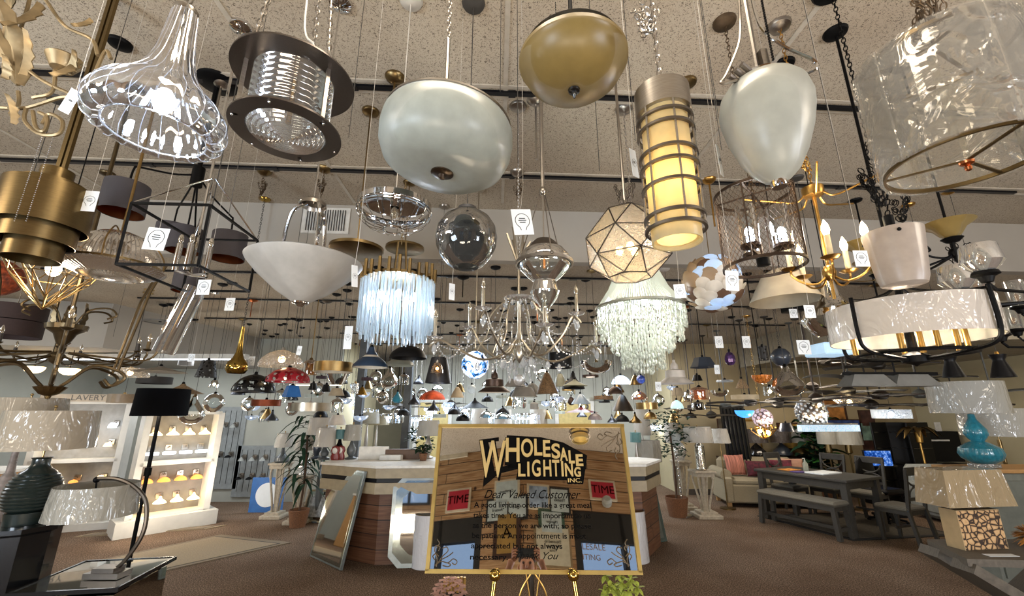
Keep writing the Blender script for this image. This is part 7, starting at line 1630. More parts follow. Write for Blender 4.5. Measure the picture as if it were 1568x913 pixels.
BL = FL(950, 842); BR = FL(985, 843); lean_panel('leaning_mirror', 'narrow framed window mirror directly behind the right edge of the sign', BL, BR, 1.02, 0.18, CER, SM, 0.03)
BL = FL(462, 800); BR = FL(500, 802); lean_panel('leaning_picture', 'cream panel with a small framed print leaning beside the pedestals', BL, BR, 0.5, 0.15, mat('cream_board', '#9c9070', 0.6), mat('grey_print', '#8d9090', 0.5, scale=20, var=0.5), 0.08, cat='picture')
for (px, py, lab) in ((652, 866, 'wrapped white drum shade standing on the floor, left of the sign'), (972, 858, 'wrapped white drum shade standing on the floor, right behind the sign')):
    p = FL(px, py); t = thing('lampshade', lab, 'lampshade', (p.x, p.y, 0)); D = 0.36; MB().shell([(D/2, 0.002), (D/2*0.9, 0.58)], 0.004, n=44).build('shade', wrapmat('white_drum_wrapped', '#b5b3b4', 10), t)
    MB().ring(D/2*0.9, 0.004, (0, 0, 0.58), 36, 6).build('rim_wire', BRONZE, t); MB().beam((-D*0.44, 0, 0.55), (D*0.44, 0, 0.55), 0.004, 0.004).build('spider', BRONZE, t)
# ---------------- right of the sign: pedestals, lamps
pC = FL(1082, 792); pD = FL(1062, 782); hC = PY(1078, 720, pC.y).z; hD = PY(1062, 706, pD.y).z
pedestal('ivory pedestal stand with splayed foot, right of the ficus', pC, hC, 0.42); pedestal('taller ivory pedestal behind, carrying the glass lamp', pD+Vector((-0.1, 0.15, 0)), hD, 0.36)
table_lamp('mercury glass cylinder lamp with a wide wrapped shade', up(pC, hC+0.001), [(0, 0), (0.09, 0), (0.1, 0.02), (0.085, 0.05), (0.085, 0.42), (0.05, 0.46), (0.02, 0.5)], mat('mercury_glass', '#b9b4aa', 0.12, 0.9, scale=35, var=0.6, bump=0.4), (0.52, 0.27, 0.92), WRAPW, zs=0.48)
table_lamp('round textured vase lamp beside the mercury glass lamp', up(pD+Vector((-0.1, 0.15, 0)), hD+0.001), [(0, 0), (0.06, 0), (0.12, 0.1), (0.13, 0.2), (0.08, 0.3), (0.03, 0.34)], CRYS, (0.34, 0.22, 0.95), WRAPG, zs=0.36)
p = FL(1003, 800); t = thing('floor_lamp', 'chrome stacked-ball lamp with a wrapped square shade right of the sign', 'lamp', (p.x, p.y, 0))
hs_ = PY(1003, 708, p.y).z; mb = MB(); nb = 9
for k in range(nb): mb.ball((0, 0, 0.06+hs_*(k+0.5)/nb), hs_/nb*0.52, 18, 10, sc=(1.0, 1.0, 0.9))
mb.build('ball_stack', CHR, t); MB().lathe([(0, 0), (0.13, 0), (0.13, 0.03), (0, 0.06)], 24).build('base', CHR, t); MB().shell([(0.21, hs_), (0.20, hs_+0.36)], 0.004, n=4).build('shade', WRAPG, t, False)
p = FL(1046, 790); t = thing('floor_lamp', 'slender clear crystal-pole floor lamp with a round nickel base', 'floor lamp', (p.x, p.y, 0)); MB().lathe([(0, 0), (0.16, 0), (0.16, 0.02), (0.03, 0.03), (0.012, 0.05), (0.012, 1.15), (0.05, 1.16), (0.05, 1.18), (0, 1.18)], 28).build('base', NICK, t); mb = MB()
for k in range(14): mb.ball((0, 0, 0.2+0.065*k), 0.02, 8, 6)
mb.build('crystal_beads', CRYS, t); MB().lathe([(0.07, 1.18), (0.1, 1.4)], 24).build('shade', OPAL, t)
p = PY(1104, 690, 8.9); t = thing('floor_lamp', 'floor lamp with a small wrapped white shade beside the black panel', 'floor lamp', (p.x, 8.9, 0)); MB().lathe([(0, 0), (0.14, 0), (0.14, 0.02), (0.012, 0.03), (0.012, 1.25), (0, 1.25)], 24).build('base', BRONZE, t); shade_mb(0.40, 0.27, 0.78, 1.2).build('shade', WRAPW, t)
# ---------------- right wall group
p0 = FL(1112, 764); t = thing('tall_panel', 'tall black ribbed panel leaning on the right wall', 'panel', (p0.x, 9.6, 0)); mb = MB().box((0.25, 0, 0.98), (0.5, 0.06, 1.9), Matrix.Rotation(-0.06, 3, 'X')); mb.build('panel', BLKW, t, False)
mb = MB()
for k in range(6): mb.box((0.05+0.08*k, -0.05, 0.98), (0.03, 0.02, 1.8), Matrix.Rotation(-0.06, 3, 'X'))
mb.build('ribs', BLKG, t, False)
def wallpic(label, px, py, wpx, hpx, m, fm, Y=10.32, txt=None):
    p = PY(px, py, Y); k = (p-CAM).length/FPX*0.93; t = thing('picture', label, 'picture', p); w_, h_ = wpx*k, hpx*k
    MB().box((0, 0, 0), (w_, 0.035, h_)).build('frame', fm, t, False); MB().box((0, -0.02, 0), (w_*0.86, 0.01, h_*0.88)).build('print', m, t, False); return t
wallpic('large gold framed print of a red animal on the tan wall', 1146, 670, 34, 48, mat('cream_print', '#a8946e', 0.6), GOLD)
pr_ = PY(1151, 672, 10.28); MB().lathe([(0, 0), (0.14, 0), (0.14, 0.01), (0, 0.01)], 20, sy=0.45, M=Matrix.Rotation(pi/2, 4, 'X')).build('red_shape', REDS, [o for o in bpy.data.objects if o.get('label', '').startswith('large gold framed print')][0], True, (0.02, -0.03, -0.05))
for (px, py, w_, h_, c1, lab) in ((1327, 641, 18, 20, '#4a2f28', 'topmost of three framed prints on the right, dark red'), (1329, 662, 18, 24, '#7d9a8e', 'middle of three framed prints on the right, green garden scene'), (1333, 686, 17, 20, '#4a302a', 'lowest of three framed prints on the right, brown'), (1105, 649, 12, 14, '#5b5040', 'small framed print beside the black panel'), (1215, 668, 40, 34, '#b58f46', 'large gold framed picture behind the crystal ball'), (1290, 655, 50, 20, '#3a4f8a', 'wide blue and purple painting behind the plant'), (1268, 628, 46, 26, '#a06a30', 'wide orange-brown picture high on the tan wall')):
    wallpic(lab, px, py, w_, h_, mat('print_'+c1[1:], c1, 0.5, scale=5, var=0.8), WOODF)
# sofa
SOF = mat('beige_sofa_fabric', '#8a7f68', 0.9, scale=80); p1 = FL(1122, 766); t = thing('sofa', 'beige rolled-arm sofa against the right wall', 'sofa', (p1.x+0.45, 9.3, 0), -0.12)
MB().box((0, 0, 0.25), (1.75, 0.8, 0.34), bev=0.03).build('frame', SOF, t, False); MB().box((0, -0.06, 0.46), (1.4, 0.66, 0.14), bev=0.05).build('seat_cushion', SOF, t, False); MB().box((0, 0.32, 0.62), (1.5, 0.2, 0.5), bev=0.07).build('backrest', SOF, t, False)
for s_ in (-1, 1):
    MB().box((s_*0.8, -0.03, 0.32), (0.16, 0.8, 0.46), bev=0.03).lathe([(0, -0.42), (0.09, -0.42), (0.11, -0.4), (0.11, 0.35), (0, 0.37)], 20, M=Matrix.Translation((s_*0.81, 0, 0.58)) @ Matrix.Rotation(pi/2, 4, 'X')).build('arm', SOF, t)
    for s2 in (-1, 1): MB().box((s_*0.8, s2*0.32, 0.04), (0.07, 0.07, 0.08)).build('foot', OAK, t, False)
def pillow(label, dx, m, w_=0.5, h_=0.34, rz=0.0, dy=-0.02):
    mb = MB(); n = 10; vs = []; 
    for s_ in (-1, 1):
        for i in range(n+1):
            for j in range(n+1):
                u_, v_ = i/n*2-1, j/n*2-1; th = 0.08*((1-u_**4)*(1-v_**4))**0.5; k = 1-0.06*(1-abs(u_))*0-0.05*(u_*u_*v_*v_ < 0.2)*0; vs.append((u_*w_/2*(1-0.06*(1-v_*v_)), s_*th, h_/2*v_*(1-0.06*(1-u_*u_))))
    fs = []
    for s_ in range(2):
        o = s_*(n+1)**2
        for i in range(n):
            for j in range(n): q = (o+i*(n+1)+j, o+(i+1)*(n+1)+j, o+(i+1)*(n+1)+j+1, o+i*(n+1)+j+1); fs.append(q if s_ else q[::-1])
    mb.add(vs, fs); o_ = mb.build('pillow', m, None); o_.location = (t.location.x+dx, t.location.y+dy-dx*0.12, 0.53+h_/2+0.01); o_.rotation_euler = (-0.2, 0, -0.12+rz); return tag(o_, label, 'pillow')
MAR = mat('maroon_pattern', '#4f1522', 0.8, scale=14, var=0.9)
pillow('striped salmon and cream cushion at the sofa left arm', -0.5, mat('striped_fabric', '#a56a5a', 0.9, stretch=(30, 1, 1), scale=2, var=0.6), 0.42, 0.4, 0.2); pillow('maroon patterned cushion in the middle of the sofa', -0.12, MAR, 0.5, 0.3, dy=-0.17); pillow('maroon cushion with pale round blossoms on the sofa', 0.32, mat('maroon_blossom', '#5a1a2a', 0.8, scale=9, var=0.9), 0.42, 0.32, dy=-0.15)
pillow('pale pink cushion at the right end of the sofa', 0.6, mat('pink_fabric', '#a8806c', 0.9), 0.4, 0.34, -0.2)
# console behind the sofa with lamps
t = thing('console_table', 'narrow console behind the sofa carrying lamps', 'table', (5.9, 10.0, 0)); MB().box((0, 0, 0.82), (2.6, 0.34, 0.04)).build('top', BROWNM, t, False)
for x in (-1.25, 1.25):
    for y in (-0.13, 0.13): MB().box((x, y, 0.4), (0.05, 0.05, 0.8)).build('leg', BROWNM, t, False)
for (px, lab, sm_, bm, D) in ((1159, 'dark glass dome lamp with a wrapped brown shade behind the sofa', WRAPB, MERC, 0.5), (1198, 'second dark lamp with a wrapped brown shade behind the sofa', WRAPB, SLATE, 0.42), (1228, 'white shade lamp near the plant on the console', WRAPW, BRONZE, 0.4)):
    p = PY(px, 690, 10.0); table_lamp(lab, (p.x, 10.0, 0.841), [(0, 0), (0.12, 0), (0.2, 0.04), (0.19, 0.1), (0.1, 0.2), (0.03, 0.26), (0.012, 0.3)], mat('smoky_base', '#2a2725', 0.15, 0.5, coat=1) if bm is MERC else bm, (D, 0.28, 0.92), sm_, zs=0.29)
# dining set
GWD = mat('grey_stained_wood', '#34322e', 0.5, stretch=(2, 25, 2), var=0.25); SEATF = mat('grey_seat_fabric', '#5e5a50', 0.9, scale=80)
A = Vector((-0.42, 0.907, 0)); ang = math.atan2(A.y, A.x)-pi/2
T0 = Vector((4.98, 6.85, 0)); Bv = Vector((0.907, 0.42, 0)); tcx = T0+A*0.72+Bv*0.47
t = thing('dining_table', 'grey stained dining table with chunky legs', 'table', (tcx.x, tcx.y, 0.013), ang); MB().box((0, 0, 0.775), (0.98, 1.5, 0.04), bev=0.006).build('tabletop', GWD, t, False); MB().box((0, 0, 0.70), (0.86, 1.36, 0.11)).build('apron', GWD, t, False)
for sx in (-1, 1):
    for sy in (-1, 1): MB().prism([(-0.045, -0.045), (0.045, -0.045), (0.045, 0.045), (-0.045, 0.045)], 0, 0.755, Matrix.Translation((sx*0.41, sy*0.67, 0))).build('leg', GWD, t, False)
def bench(label, c, L, rz):
    t = thing('bench', label, 'bench', (c.x, c.y, 0.013), rz); MB().box((0, 0, 0.475), (0.38, L, 0.07), bev=0.03).build('seat', SEATF, t, False); MB().box((0, 0, 0.41), (0.34, L-0.06, 0.07)).build('apron', GWD, t, False)
    for sx in (-1, 1):
        for sy in (-1, 1): MB().beam((sx*0.145, sy*(L/2-0.06), 0.42), (sx*0.16, sy*(L/2-0.03), 0), 0.06, 0.06, (1, 0, 0)).build('leg', GWD, t, False)
    MB().beam((0, -L/2+0.05, 0.13), (0, L/2-0.05, 0.13), 0.03, 0.045).build('stretcher', GWD, t, False)
    for sy in (-1, 1): MB().beam((-0.15, sy*(L/2-0.05), 0.13), (0.15, sy*(L/2-0.05), 0.13), 0.03, 0.045).build('stretcher', GWD, t, False)
bc = T0+A*0.62-Bv*0.16; bench('grey upholstered bench along the near side of the dining table', bc, 1.25, ang)
def chair(label, c, rz):
    t = thing('dining_chair', label, 'chair', (c.x, c.y, 0.013), rz); MB().box((0, 0, 0.46), (0.45, 0.43, 0.06), bev=0.02).build('seat', SEATF, t, False); MB().box((0, 0, 0.41), (0.42, 0.4, 0.05)).build('seat_frame', GWD, t, False)
    for s_ in (-1, 1):
        MB().beam((s_*0.19, -0.18, 0.42), (s_*0.19, -0.18, 0), 0.04, 0.04, (1, 0, 0)).build('leg', GWD, t, False); MB().beam((s_*0.19, 0.2, 0.45), (s_*0.2, 0.27, 0), 0.04, 0.045, (1, 0, 0)).build('leg', GWD, t, False)
        MB().beam((s_*0.19, 0.2, 0.44), (s_*0.2, 0.28, 1.0), 0.04, 0.035, (1, 0, 0)).build('back_post', GWD, t, False)
    MB().box((0, 0.28, 0.97), (0.44, 0.03, 0.11), bev=0.008).box((0, 0.225, 0.60), (0.38, 0.025, 0.04)).build('back_rail', GWD, t, False)
    mb = MB()
    for s_ in (1, -1): mb.tube([(0.17*cos(pi*i/14), 0.245+0.0*i, 0.765+s_*(-0.135)+s_*0.135*sin(pi*i/14)*0.95) for i in range(15)], 0.013, 6)
    mb.build('back_curves', GWD, t)
    MB().beam((-0.19, 0, 0.2), (0.19, 0, 0.2), 0.02, 0.03).build('stretcher', GWD, t, False); return t
chair('dining chair with its curved back toward us at the near end of the table', Vector((5.62, 6.72, 0)), ang+pi+0.1+0.0)
for o_ in bpy.data.objects:
    if o_.get('label', '').startswith('dining chair with its curved back toward us'): o_.rotation_euler.z = 0.35+pi
chair('dining chair at the far left side of the table near the sofa', Vector((5.15, 8.5, 0)), ang-0.0); chair('dining chair behind the table, in front of the plant', T0+A*1.05+Bv*1.35, ang-pi/2); chair('dining chair at the right behind the table beside the blue screen', T0+A*0.45+Bv*1.35, ang-pi/2)
tz_ = 0.81
for (dx, dy, w_, d_, h_, m, lab, nm, cat) in ((-0.1, 0.35, 0.3, 0.22, 0.012, mat('orange_leaflet', '#b5772f', 0.6), 'orange leaflet on the dining table', 'leaflet', 'paper'), (0.0, -0.15, 0.5, 0.3, 0.02, PAPER, 'loose white papers spread on the dining table', 'paper_sheets', 'paper'), (-0.25, 0.1, 0.2, 0.14, 0.015, mat('purple_leaflet', '#4b3a72', 0.6), 'purple leaflet beside the white papers', 'leaflet', 'paper')):
    q = tcx+Bv*dx+A*dy; o_ = MB().box((0, 0, h_/2), (w_, d_, h_), bev=0.002).build(nm, m, None, False, (q.x, q.y, tz_)); o_.rotation_euler.z = ang+dx; tag(o_, lab, cat)
q = tcx+Bv*0.0+A*0.12; t = thing('pump_bottle', 'clear hand sanitiser pump bottle on the dining table', 'bottle', (q.x, q.y, tz_)); MB().lathe([(0, 0), (0.04, 0), (0.042, 0.12), (0.015, 0.16), (0.015, 0.175)], 20).build('body', frost('cloudy_plastic', '#b0b5a8'), t); MB().tube([(0, 0, 0.17), (0, 0, 0.21), (-0.035, 0, 0.205)], 0.007, 6).build('pump', WHITEP, t)
# black folding screens, gold palm ornament, shelf, blue screen
for i_, (px0, px1, Y, lab) in enumerate(((1350, 1375, 8.9, 'leftmost leaf of the black folding screens'), (1375, 1408, 9.0, 'middle leaf of the black folding screens'), (1406, 1440, 8.8, 'rightmost leaf of the black folding screens'))):
    a = PY(px0, 735, Y); b = PY(px1, 735, Y+(0.15 if i_ != 1 else -0.1)); t = thing('folding_screen', lab, 'screen', (a.x, a.y, 0)); d = Vector((b.x-a.x, b.y-a.y, 0)); M = frame3((0, 0, 0), d); t.rotation_euler = M.to_euler(); L = d.length
    MB().box((L/2, 0, 0.8), (L, 0.03, 1.58), bev=0.006).build('panel', BLKW, t, False); mb = MB()
    for k in range(5): mb.box((L/2, -0.02, 0.2+0.3*k), (L*0.9, 0.02, 0.02))
    mb.build('slats', BLKG, t, False)
p = PY(1405, 662, 8.4); t = thing('palm_lamp', 'gold metal palm-leaf ornament above the black screens', 'lamp', (p.x, 8.4, 0)); z0 = p.z; MB().lathe([(0, 0), (0.12, 0), (0.12, 0.03), (0.02, 0.04), (0.02, z0-0.2), (0.05, z0-0.18), (0.06, z0), (0, z0+0.02)], 16).build('stand', GOLD, t)
for k in range(9):
    a = 2*pi*k/9; mb = MB(); leaf(mb, (0, 0, z0), (cos(a), sin(a)*0.7, 0.9), 0.5, 0.06, 0.9); mb.build('leaf', BRASS, t)
t = thing('desk', 'black desk unit with a raised back shelf at the right', 'desk', (8.2, 9.25, 0)); MB().box((0, 0, 0.37), (1.9, 0.5, 0.74), bev=0.01).build('body', BLKW, t, False); MB().box((0, 0, 0.76), (2.0, 0.55, 0.04)).build('top', BLKG, t, False); MB().box((0.5, 0.2, 1.1), (1.3, 0.25, 0.6)).build('hutch', BLKW, t, False); MB().box((0.45, 0.06, 1.22), (0.9, 0.04, 0.03)).build('shelf_edge', WHITEP, t, False)
for i_, x in enumerate((7.7, 7.95, 8.3)):
    o_ = MB().box((0, 0, 0.09), (0.12, 0.02, 0.18)).build('photo_frame', WHITEP if i_ else OAK, None, False, (x+0.75, 9.42, 1.401)); tag(o_, 'small photo frame on the black hutch, %s' % ['first from the left', 'second from the left', 'third from the left'][i_], 'photo frame')
p = PY(1344, 702, 8.3); t = thing('monitor', 'blue glowing aerial-view screen behind the dining chairs', 'monitor', (p.x, 8.3, 0)); z0 = p.z
MB().box((0, 0, z0), (0.52, 0.03, 0.3), bev=0.006).build('housing', BLKW, t, False)
m, nt, out = newmat('blue_screen'); no = N(nt, 'ShaderNodeTexNoise'); no.inputs['Scale'].default_value = 22; nt.links.new(objco(nt), no.inputs[0]); c_ = ramp(nt, no.outputs[0], [(0.4, '#123c8c'), (0.55, '#3f78d8'), (0.7, '#a8c8ff')]); e = N(nt, 'ShaderNodeEmission'); nt.links.new(c_, e.inputs[0]); e.inputs[1].default_value = 0.9; nt.links.new(e.outputs[0], out.inputs[0])
MB().box((0, -0.018, z0), (0.48, 0.004, 0.26)).build('screen', m, t, False); MB().box((0, 0.02, z0/2), (0.06, 0.04, z0)).box((0, 0, 0.02), (0.4, 0.3, 0.04)).build('stand', BLKW, t, False)
t = thing('office_chair', 'black office chair back behind the dining set', 'chair', (6.35, 7.9, 0), 0.3); MB().box((0, 0, 0.5), (0.46, 0.46, 0.08), bev=0.03).build('seat', BLKW, t, False); MB().lathe([(0, 0), (0.2, 0.0), (0.24, 0.15), (0.2, 0.34), (0.1, 0.42), (0, 0.43)], 24, sy=0.2, c=(0, 0.2, 0.6)).build('backrest', BLKW, t); MB().tube([(0, 0, 0.05), (0, 0, 0.5)], 0.03, 8).build('post', BLK, t)
for k in range(5): a = 2*pi*k/5; MB().beam((0, 0, 0.08), (0.26*cos(a), 0.26*sin(a), 0.05), 0.04, 0.03).ball((0.26*cos(a), 0.26*sin(a), 0.028), 0.027, 8, 6).build('foot', BLK, t)
for (px, Y, D, h_, lab, sm_) in ((1271, 8.9, 0.34, 0.40, 'wrapped tall grey shade lamp behind the table, left of two', WRAPG), (1302, 8.8, 0.5, 0.28, 'wide wrapped grey shade lamp behind the table, right of two', WRAPG)):
    p = PY(px, 700, Y); table_lamp(lab, (p.x, Y, 0), [(0, 0), (0.14, 0), (0.14, 0.02), (0.015, 0.04), (0.015, 1.0), (0.06, 1.02), (0.05, 1.2), (0.01, 1.24)], BRONZE, (D, h_, 0.95), sm_, zs=1.18, name='floor_lamp', cat='floor lamp')
# wrapped white chair/armchair beside the screens
p = FL(1425, 790); t = thing('armchair', 'white plastic-wrapped armchair beyond the burlap lamp', 'chair', (p.x+0.05, p.y-0.35, 0)); W2 = wrapmat('white_upholstery_wrapped', '#8c8f8a', 9); MB().box((0, 0, 0.24), (0.75, 0.7, 0.4), bev=0.06).build('seat', W2, t); MB().box((0, 0.3, 0.5), (0.75, 0.16, 0.75), bev=0.06).build('backrest', W2, t)
for s_ in (-1, 1): MB().box((s_*0.34, 0, 0.36), (0.12, 0.66, 0.5), bev=0.05).build('arm', W2, t)
# ---------------- foreground right: X-frame table, burlap lamp, gourd lamp
ASH = mat('weathered_ash_wood', '#534c42', 0.7, stretch=(2, 25, 2), var=0.25); TZ = 0.76
c1 = PZ(1480, 856, TZ); c2 = PZ(1419, 826, TZ); tdx = Vector((1.15, 0.0, 0)); t = thing('console_table', 'weathered grey wood table with crossed legs, bottom right', 'table', (c1.x, c1.y, 0)); P = [(0, 0), (1.5, -0.12), (1.6, (c2-c1).y), ((c2-c1).x, (c2-c1).y)]
MB().prism(P, TZ-0.05, TZ).build('top', ASH, t, False)
for (x0, y0) in ((0.12, 0.06), (0.2, (c2-c1).y-0.08)):
    MB().beam((x0-0.1, y0, TZ-0.06), (x0+0.95, y0, 0.05), 0.07, 0.17, (0, 1, 0)).build('crossed_leg', ASH, t, False); MB().beam((x0+1.15, y0+0.085, TZ-0.06), (x0+0.15, y0+0.085, 0.05), 0.07, 0.14, (0, 1, 0)).build('crossed_leg', ASH, t, False)
bp = PZ(1497, 838, TZ+0.001); WS = 0.19
t = thing('table_lamp', 'wood-slice block lamp with a wrapped burlap shade on the weathered table', 'table lamp', bp, 0.12)
m, nt, out = newmat('wood_slices'); L = nt.links.new; vo = N(nt, 'ShaderNodeTexVoronoi'); vo.inputs['Scale'].default_value = 19; vo.feature = 'DISTANCE_TO_EDGE'; vo.inputs['Randomness'].default_value = 0.75; mp = N(nt, 'ShaderNodeMapping'); L(objco(nt), mp.inputs[0]); mp.inputs['Scale'].default_value = (1, 0.01, 1.2); L(mp.outputs[0], vo.inputs[0]); c_ = ramp(nt, vo.outputs['Distance'], [(0.0, '#2a1d12'), (0.06, '#33241a'), (0.10, '#a8855c'), (0.25, '#c2a074'), (0.4, '#b08c60')]); p_ = N(nt, 'ShaderNodeBsdfPrincipled'); p_.inputs['Roughness'].default_value = 0.8; L(c_, p_.inputs['Base Color']); L(p_.outputs[0], out.inputs[0])
MB().box((0, 0, 0.14), (WS*2, 0.14, 0.28), bev=0.004).build('slice_block', m, t, False); MB().box((0, 0, 0.14), (WS*2+0.012, 0.13, 0.286)).build('block_edge', mat('pale_edge', '#a08a66', 0.7), t, False); MB().box((0, 0, 0.30), (0.07, 0.05, 0.03)).build('neck', BROWNM, t, False)
zsb = 0.315; MB().add([(-0.32, -0.13, zsb), (0.30, -0.13, zsb-0.0), (0.30, 0.13, zsb), (-0.32, 0.13, zsb), (-0.28, -0.11, zsb+0.27), (0.26, -0.11, zsb+0.27), (0.26, 0.11, zsb+0.27), (-0.28, 0.11, zsb+0.27)], [(0, 1, 5, 4), (1, 2, 6, 5), (2, 3, 7, 6), (3, 0, 4, 7), (4, 5, 6, 7)]).build('shade', wrapmat('burlap_wrapped', '#8c7a5c', 6), t, False)
q = PZ(1512, 843, TZ+0.001); o_ = MB().box((0, 0, 0.001), (0.22, 0.06, 0.002)).build('paper_tag', PAPER, None, False, q+Vector((-0.03, -0.12, 0))); tag(o_, 'white price card lying flat on the weathered table', 'price tag')
p = PZ(1562, 836, TZ+0.001); t = thing('dried_flowers', 'orange dried flower bunch at the right edge of the weathered table', 'flowers', p+Vector((0.1, -0.02, 0))); mb = MB()
for k in range(140):
    a = k*2.4; e = random.uniform(-0.3, 1.4); leaf(mb, (0, 0, 0.07), (cos(a)*cos(e), sin(a)*cos(e), sin(e)), 0.13, 0.012, 0.3, 3)
mb.build('petals', mat('straw_orange', '#a8702c', 0.8, scale=20, var=0.4), t); MB().lathe([(0, 0), (0.05, 0), (0.05, 0.05), (0, 0.06)], 16).build('base', BROWNM, t)
CZ = 1.18; gp = PZ(1508, 716, CZ); t = thing('cabinet', 'tall pale wood cabinet behind the burlap lamp', 'cabinet', (gp.x+0.25, gp.y+0.05, 0)); MB().box((0, 0, CZ/2-0.02), (1.1, 0.45, CZ-0.04), bev=0.01).build('body', mat('grey_green_cabinet', '#6e7168', 0.6), t, False); MB().box((0, 0, CZ-0.02), (1.18, 0.5, 0.04), bev=0.006).build('top', OAK, t, False)
for s_ in (-1, 1): d_ = MB().box((s_*0.27, -0.235, CZ*0.5), (0.5, 0.02, CZ*0.8)).build('door', mat('grey_green_door', '#666a62', 0.6), t, False); MB().ball((s_*0.06, -0.26, CZ*0.6), 0.015, 8, 6).build('knob', BRONZE, d_)
TEALC = mat('teal_ribbed_glass', '#1f7488', 0.3, 0.0, coat=0.7, scale=30, var=0.25)
t = thing('table_lamp', 'teal ribbed double-gourd lamp with a wide wrapped shade', 'table lamp', up(gp, CZ+0.001)); MB().box((0, 0, 0.02), (0.22, 0.16, 0.04)).build('acrylic_foot', CRYS, t, False)
MB().lathe([(0, 0.04), (0.10, 0.045), (0.17, 0.09), (0.195, 0.15), (0.18, 0.21), (0.10, 0.265), (0.055, 0.285), (0.075, 0.31), (0.105, 0.36), (0.10, 0.42), (0.06, 0.49), (0.035, 0.54), (0.03, 0.59), (0, 0.60)], 96, rib=24, amp=0.015).build('body', TEALC, t)
s = shade_mb(0.70, 0.36, 0.98, 0.60).build('shade', wrapmat('silver_grey_shade_wrapped', '#9a9a94', 5), t); MB().lathe([(0.343, 0.605), (0.336, 0.955)], 40).build('lining', WIN, s)
p = gp+Vector((0.85, 0.55, 0)); table_lamp('second wrapped grey drum lamp behind the gourd lamp at the right edge', (p.x-0.3, p.y, CZ+0.001) if False else (p.x, p.y, 0), [(0, 0), (0.15, 0), (0.15, 0.03), (0.02, 0.05), (0.02, 1.45), (0.0, 1.45)], BRONZE, (0.7, 0.34, 0.96), MATS['silver_grey_shade_wrapped'], zs=1.5, name='floor_lamp', cat='floor lamp')
# ---------------- foreground left
z = 3.0; vp_ = W(38, 802, z); t = thing('pedestal', 'black faceted pedestal at the bottom left', 'pedestal', (vp_.x, vp_.y, 0)); VZ = vp_.z
MB().lathe([(0, 0.0), (0.25, 0), (0.25, 0.04), (0.19, 0.06), (0.20, VZ-0.05), (0.24, VZ-0.03), (0.24, VZ), (0, VZ)], 8).build('body', BLKG, t, False)
GRV = mat('dark_green_ribbed_ceramic', '#17211f', 0.3, coat=0.6, scale=20)
pr = [(0, 0), (0.11, 0), (0.12, 0.08), (0.10, 0.085)]
for k in range(11): zz = 0.10+0.022*k; r = 0.10+0.055*sin(pi*min(1, (k+2)/12))**0.7; pr += [(r, zz), (r*1.03, zz+0.011), (r*0.985, zz+0.02)]
pr += [(0.07, 0.36), (0.05, 0.39), (0.05, 0.43), (0.06, 0.44), (0, 0.445)]
table_lamp('dark green ribbed ceramic lamp with a wrapped tan shade on the black pedestal', (vp_.x, vp_.y, VZ+0.001), pr, GRV, (0.56, 0.27, 0.93), WRAPT, zs=0.50)
p = W(35, 655, 3.7); table_lamp('second lamp with a wrapped pale shade behind the green lamp', (p.x, p.y, 0), [(0, 0), (0.16, 0), (0.16, 0.03), (0.03, 0.06), (0.08, 0.8), (0.12, 1.0), (0.10, 1.2), (0.03, 1.3), (0.02, 1.5)], mat('grey_rose_marble', '#7d7470', 0.4, scale=30, var=0.3), (0.56, 0.25, 0.88), WRAPT, zs=p.z, name='floor_lamp', cat='floor lamp')
# mirrored side table
z = 2.9; q = W(140, 888, z); SZ = q.z; t = thing('side_table', 'mirrored side table with dark trim, bottom left corner', 'table', (q.x-0.05, q.y+0.12, 0), 0.15); MB().box((0, 0, SZ-0.01), (0.62, 0.62, 0.016)).build('mirror_top', SM, t, False)
for (x, y, a, b) in ((0, -0.31, 0.64, 0.015), (0, 0.31, 0.64, 0.015), (-0.31, 0, 0.015, 0.62), (0.31, 0, 0.015, 0.62)): MB().box((x, y, SZ-0.01), (a, b, 0.026)).build('edge_trim', BLKG, t, False)
MB().box((0, 0, SZ/2-0.02), (0.56, 0.56, SZ-0.06)).build('mirror_body', SM, t, False)
bx = thing('marble_block', 'low stepped nickel base block on the mirrored table', 'base', (q.x+0.02, q.y+0.02, SZ+0.003)) if False else None
al = thing('arc_lamp', 'bent arc desk lamp with a wide wrapped grey shade', 'table lamp', (q.x+0.06, q.y+0.05, SZ)); MB().box((0, 0, 0.02), (0.24, 0.12, 0.035)).box((0, 0, 0.05), (0.15, 0.1, 0.03)).build('base', NICKD, al, False)
def AL(px, py): return PY(px, py, al.location.y)-al.location
MB().tube(spline([AL(165, 880), AL(190, 860), AL(215, 825), AL(224, 795), AL(222, 765), AL(205, 745), AL(180, 734), AL(150, 733)], 8), 0.014, 8).build('arc_arm', NICKD, al)
sc_ = AL(140, 790); MB().shell([(0.26, sc_.z), (0.24, sc_.z+0.21)], 0.003, n=44, c=(sc_.x, sc_.y, 0)).build('shade', WRAPG, al); k_ = AL(148, 735); MB().ball(k_, 0.022, 12, 8).tube([k_, (sc_.x, sc_.y, sc_.z+0.1)], 0.006, 6).build('knuckle', BLK, al)
# black floor lamp
q = FL(208, 893); t = thing('floor_lamp', 'black floor lamp with a wide black drum shade, left', 'floor lamp', (q.x-0.12, q.y, 0)); zb = PY(238, 637, q.y).z; zt = PY(238, 596, q.y).z
MB().lathe([(0, 0), (0.16, 0), (0.16, 0.025), (0.02, 0.035), (0.02, zb), (0.008, zb), (0.008, zt), (0, zt)], 24).build('pole', BLK, t); MB().lathe([(0.035, zb*0.62), (0.035, zb*0.67), (0, zb*0.67)], 12).build('knob', BLK, t)
s = MB().shell([(0.275, zb), (0.262, zt)], 0.003, n=48).build('shade', mat('black_shade', '#05060a', 0.8, spec=0.1), t); MB().lathe([(0.27, zb+0.002), (0.257, zt-0.002)], 40).build('lining', WIN, s); bulb(t, (0.06, 0, zb+0.12), 0.03); glow(t, (0, -0.05, zb+0.05), 9)
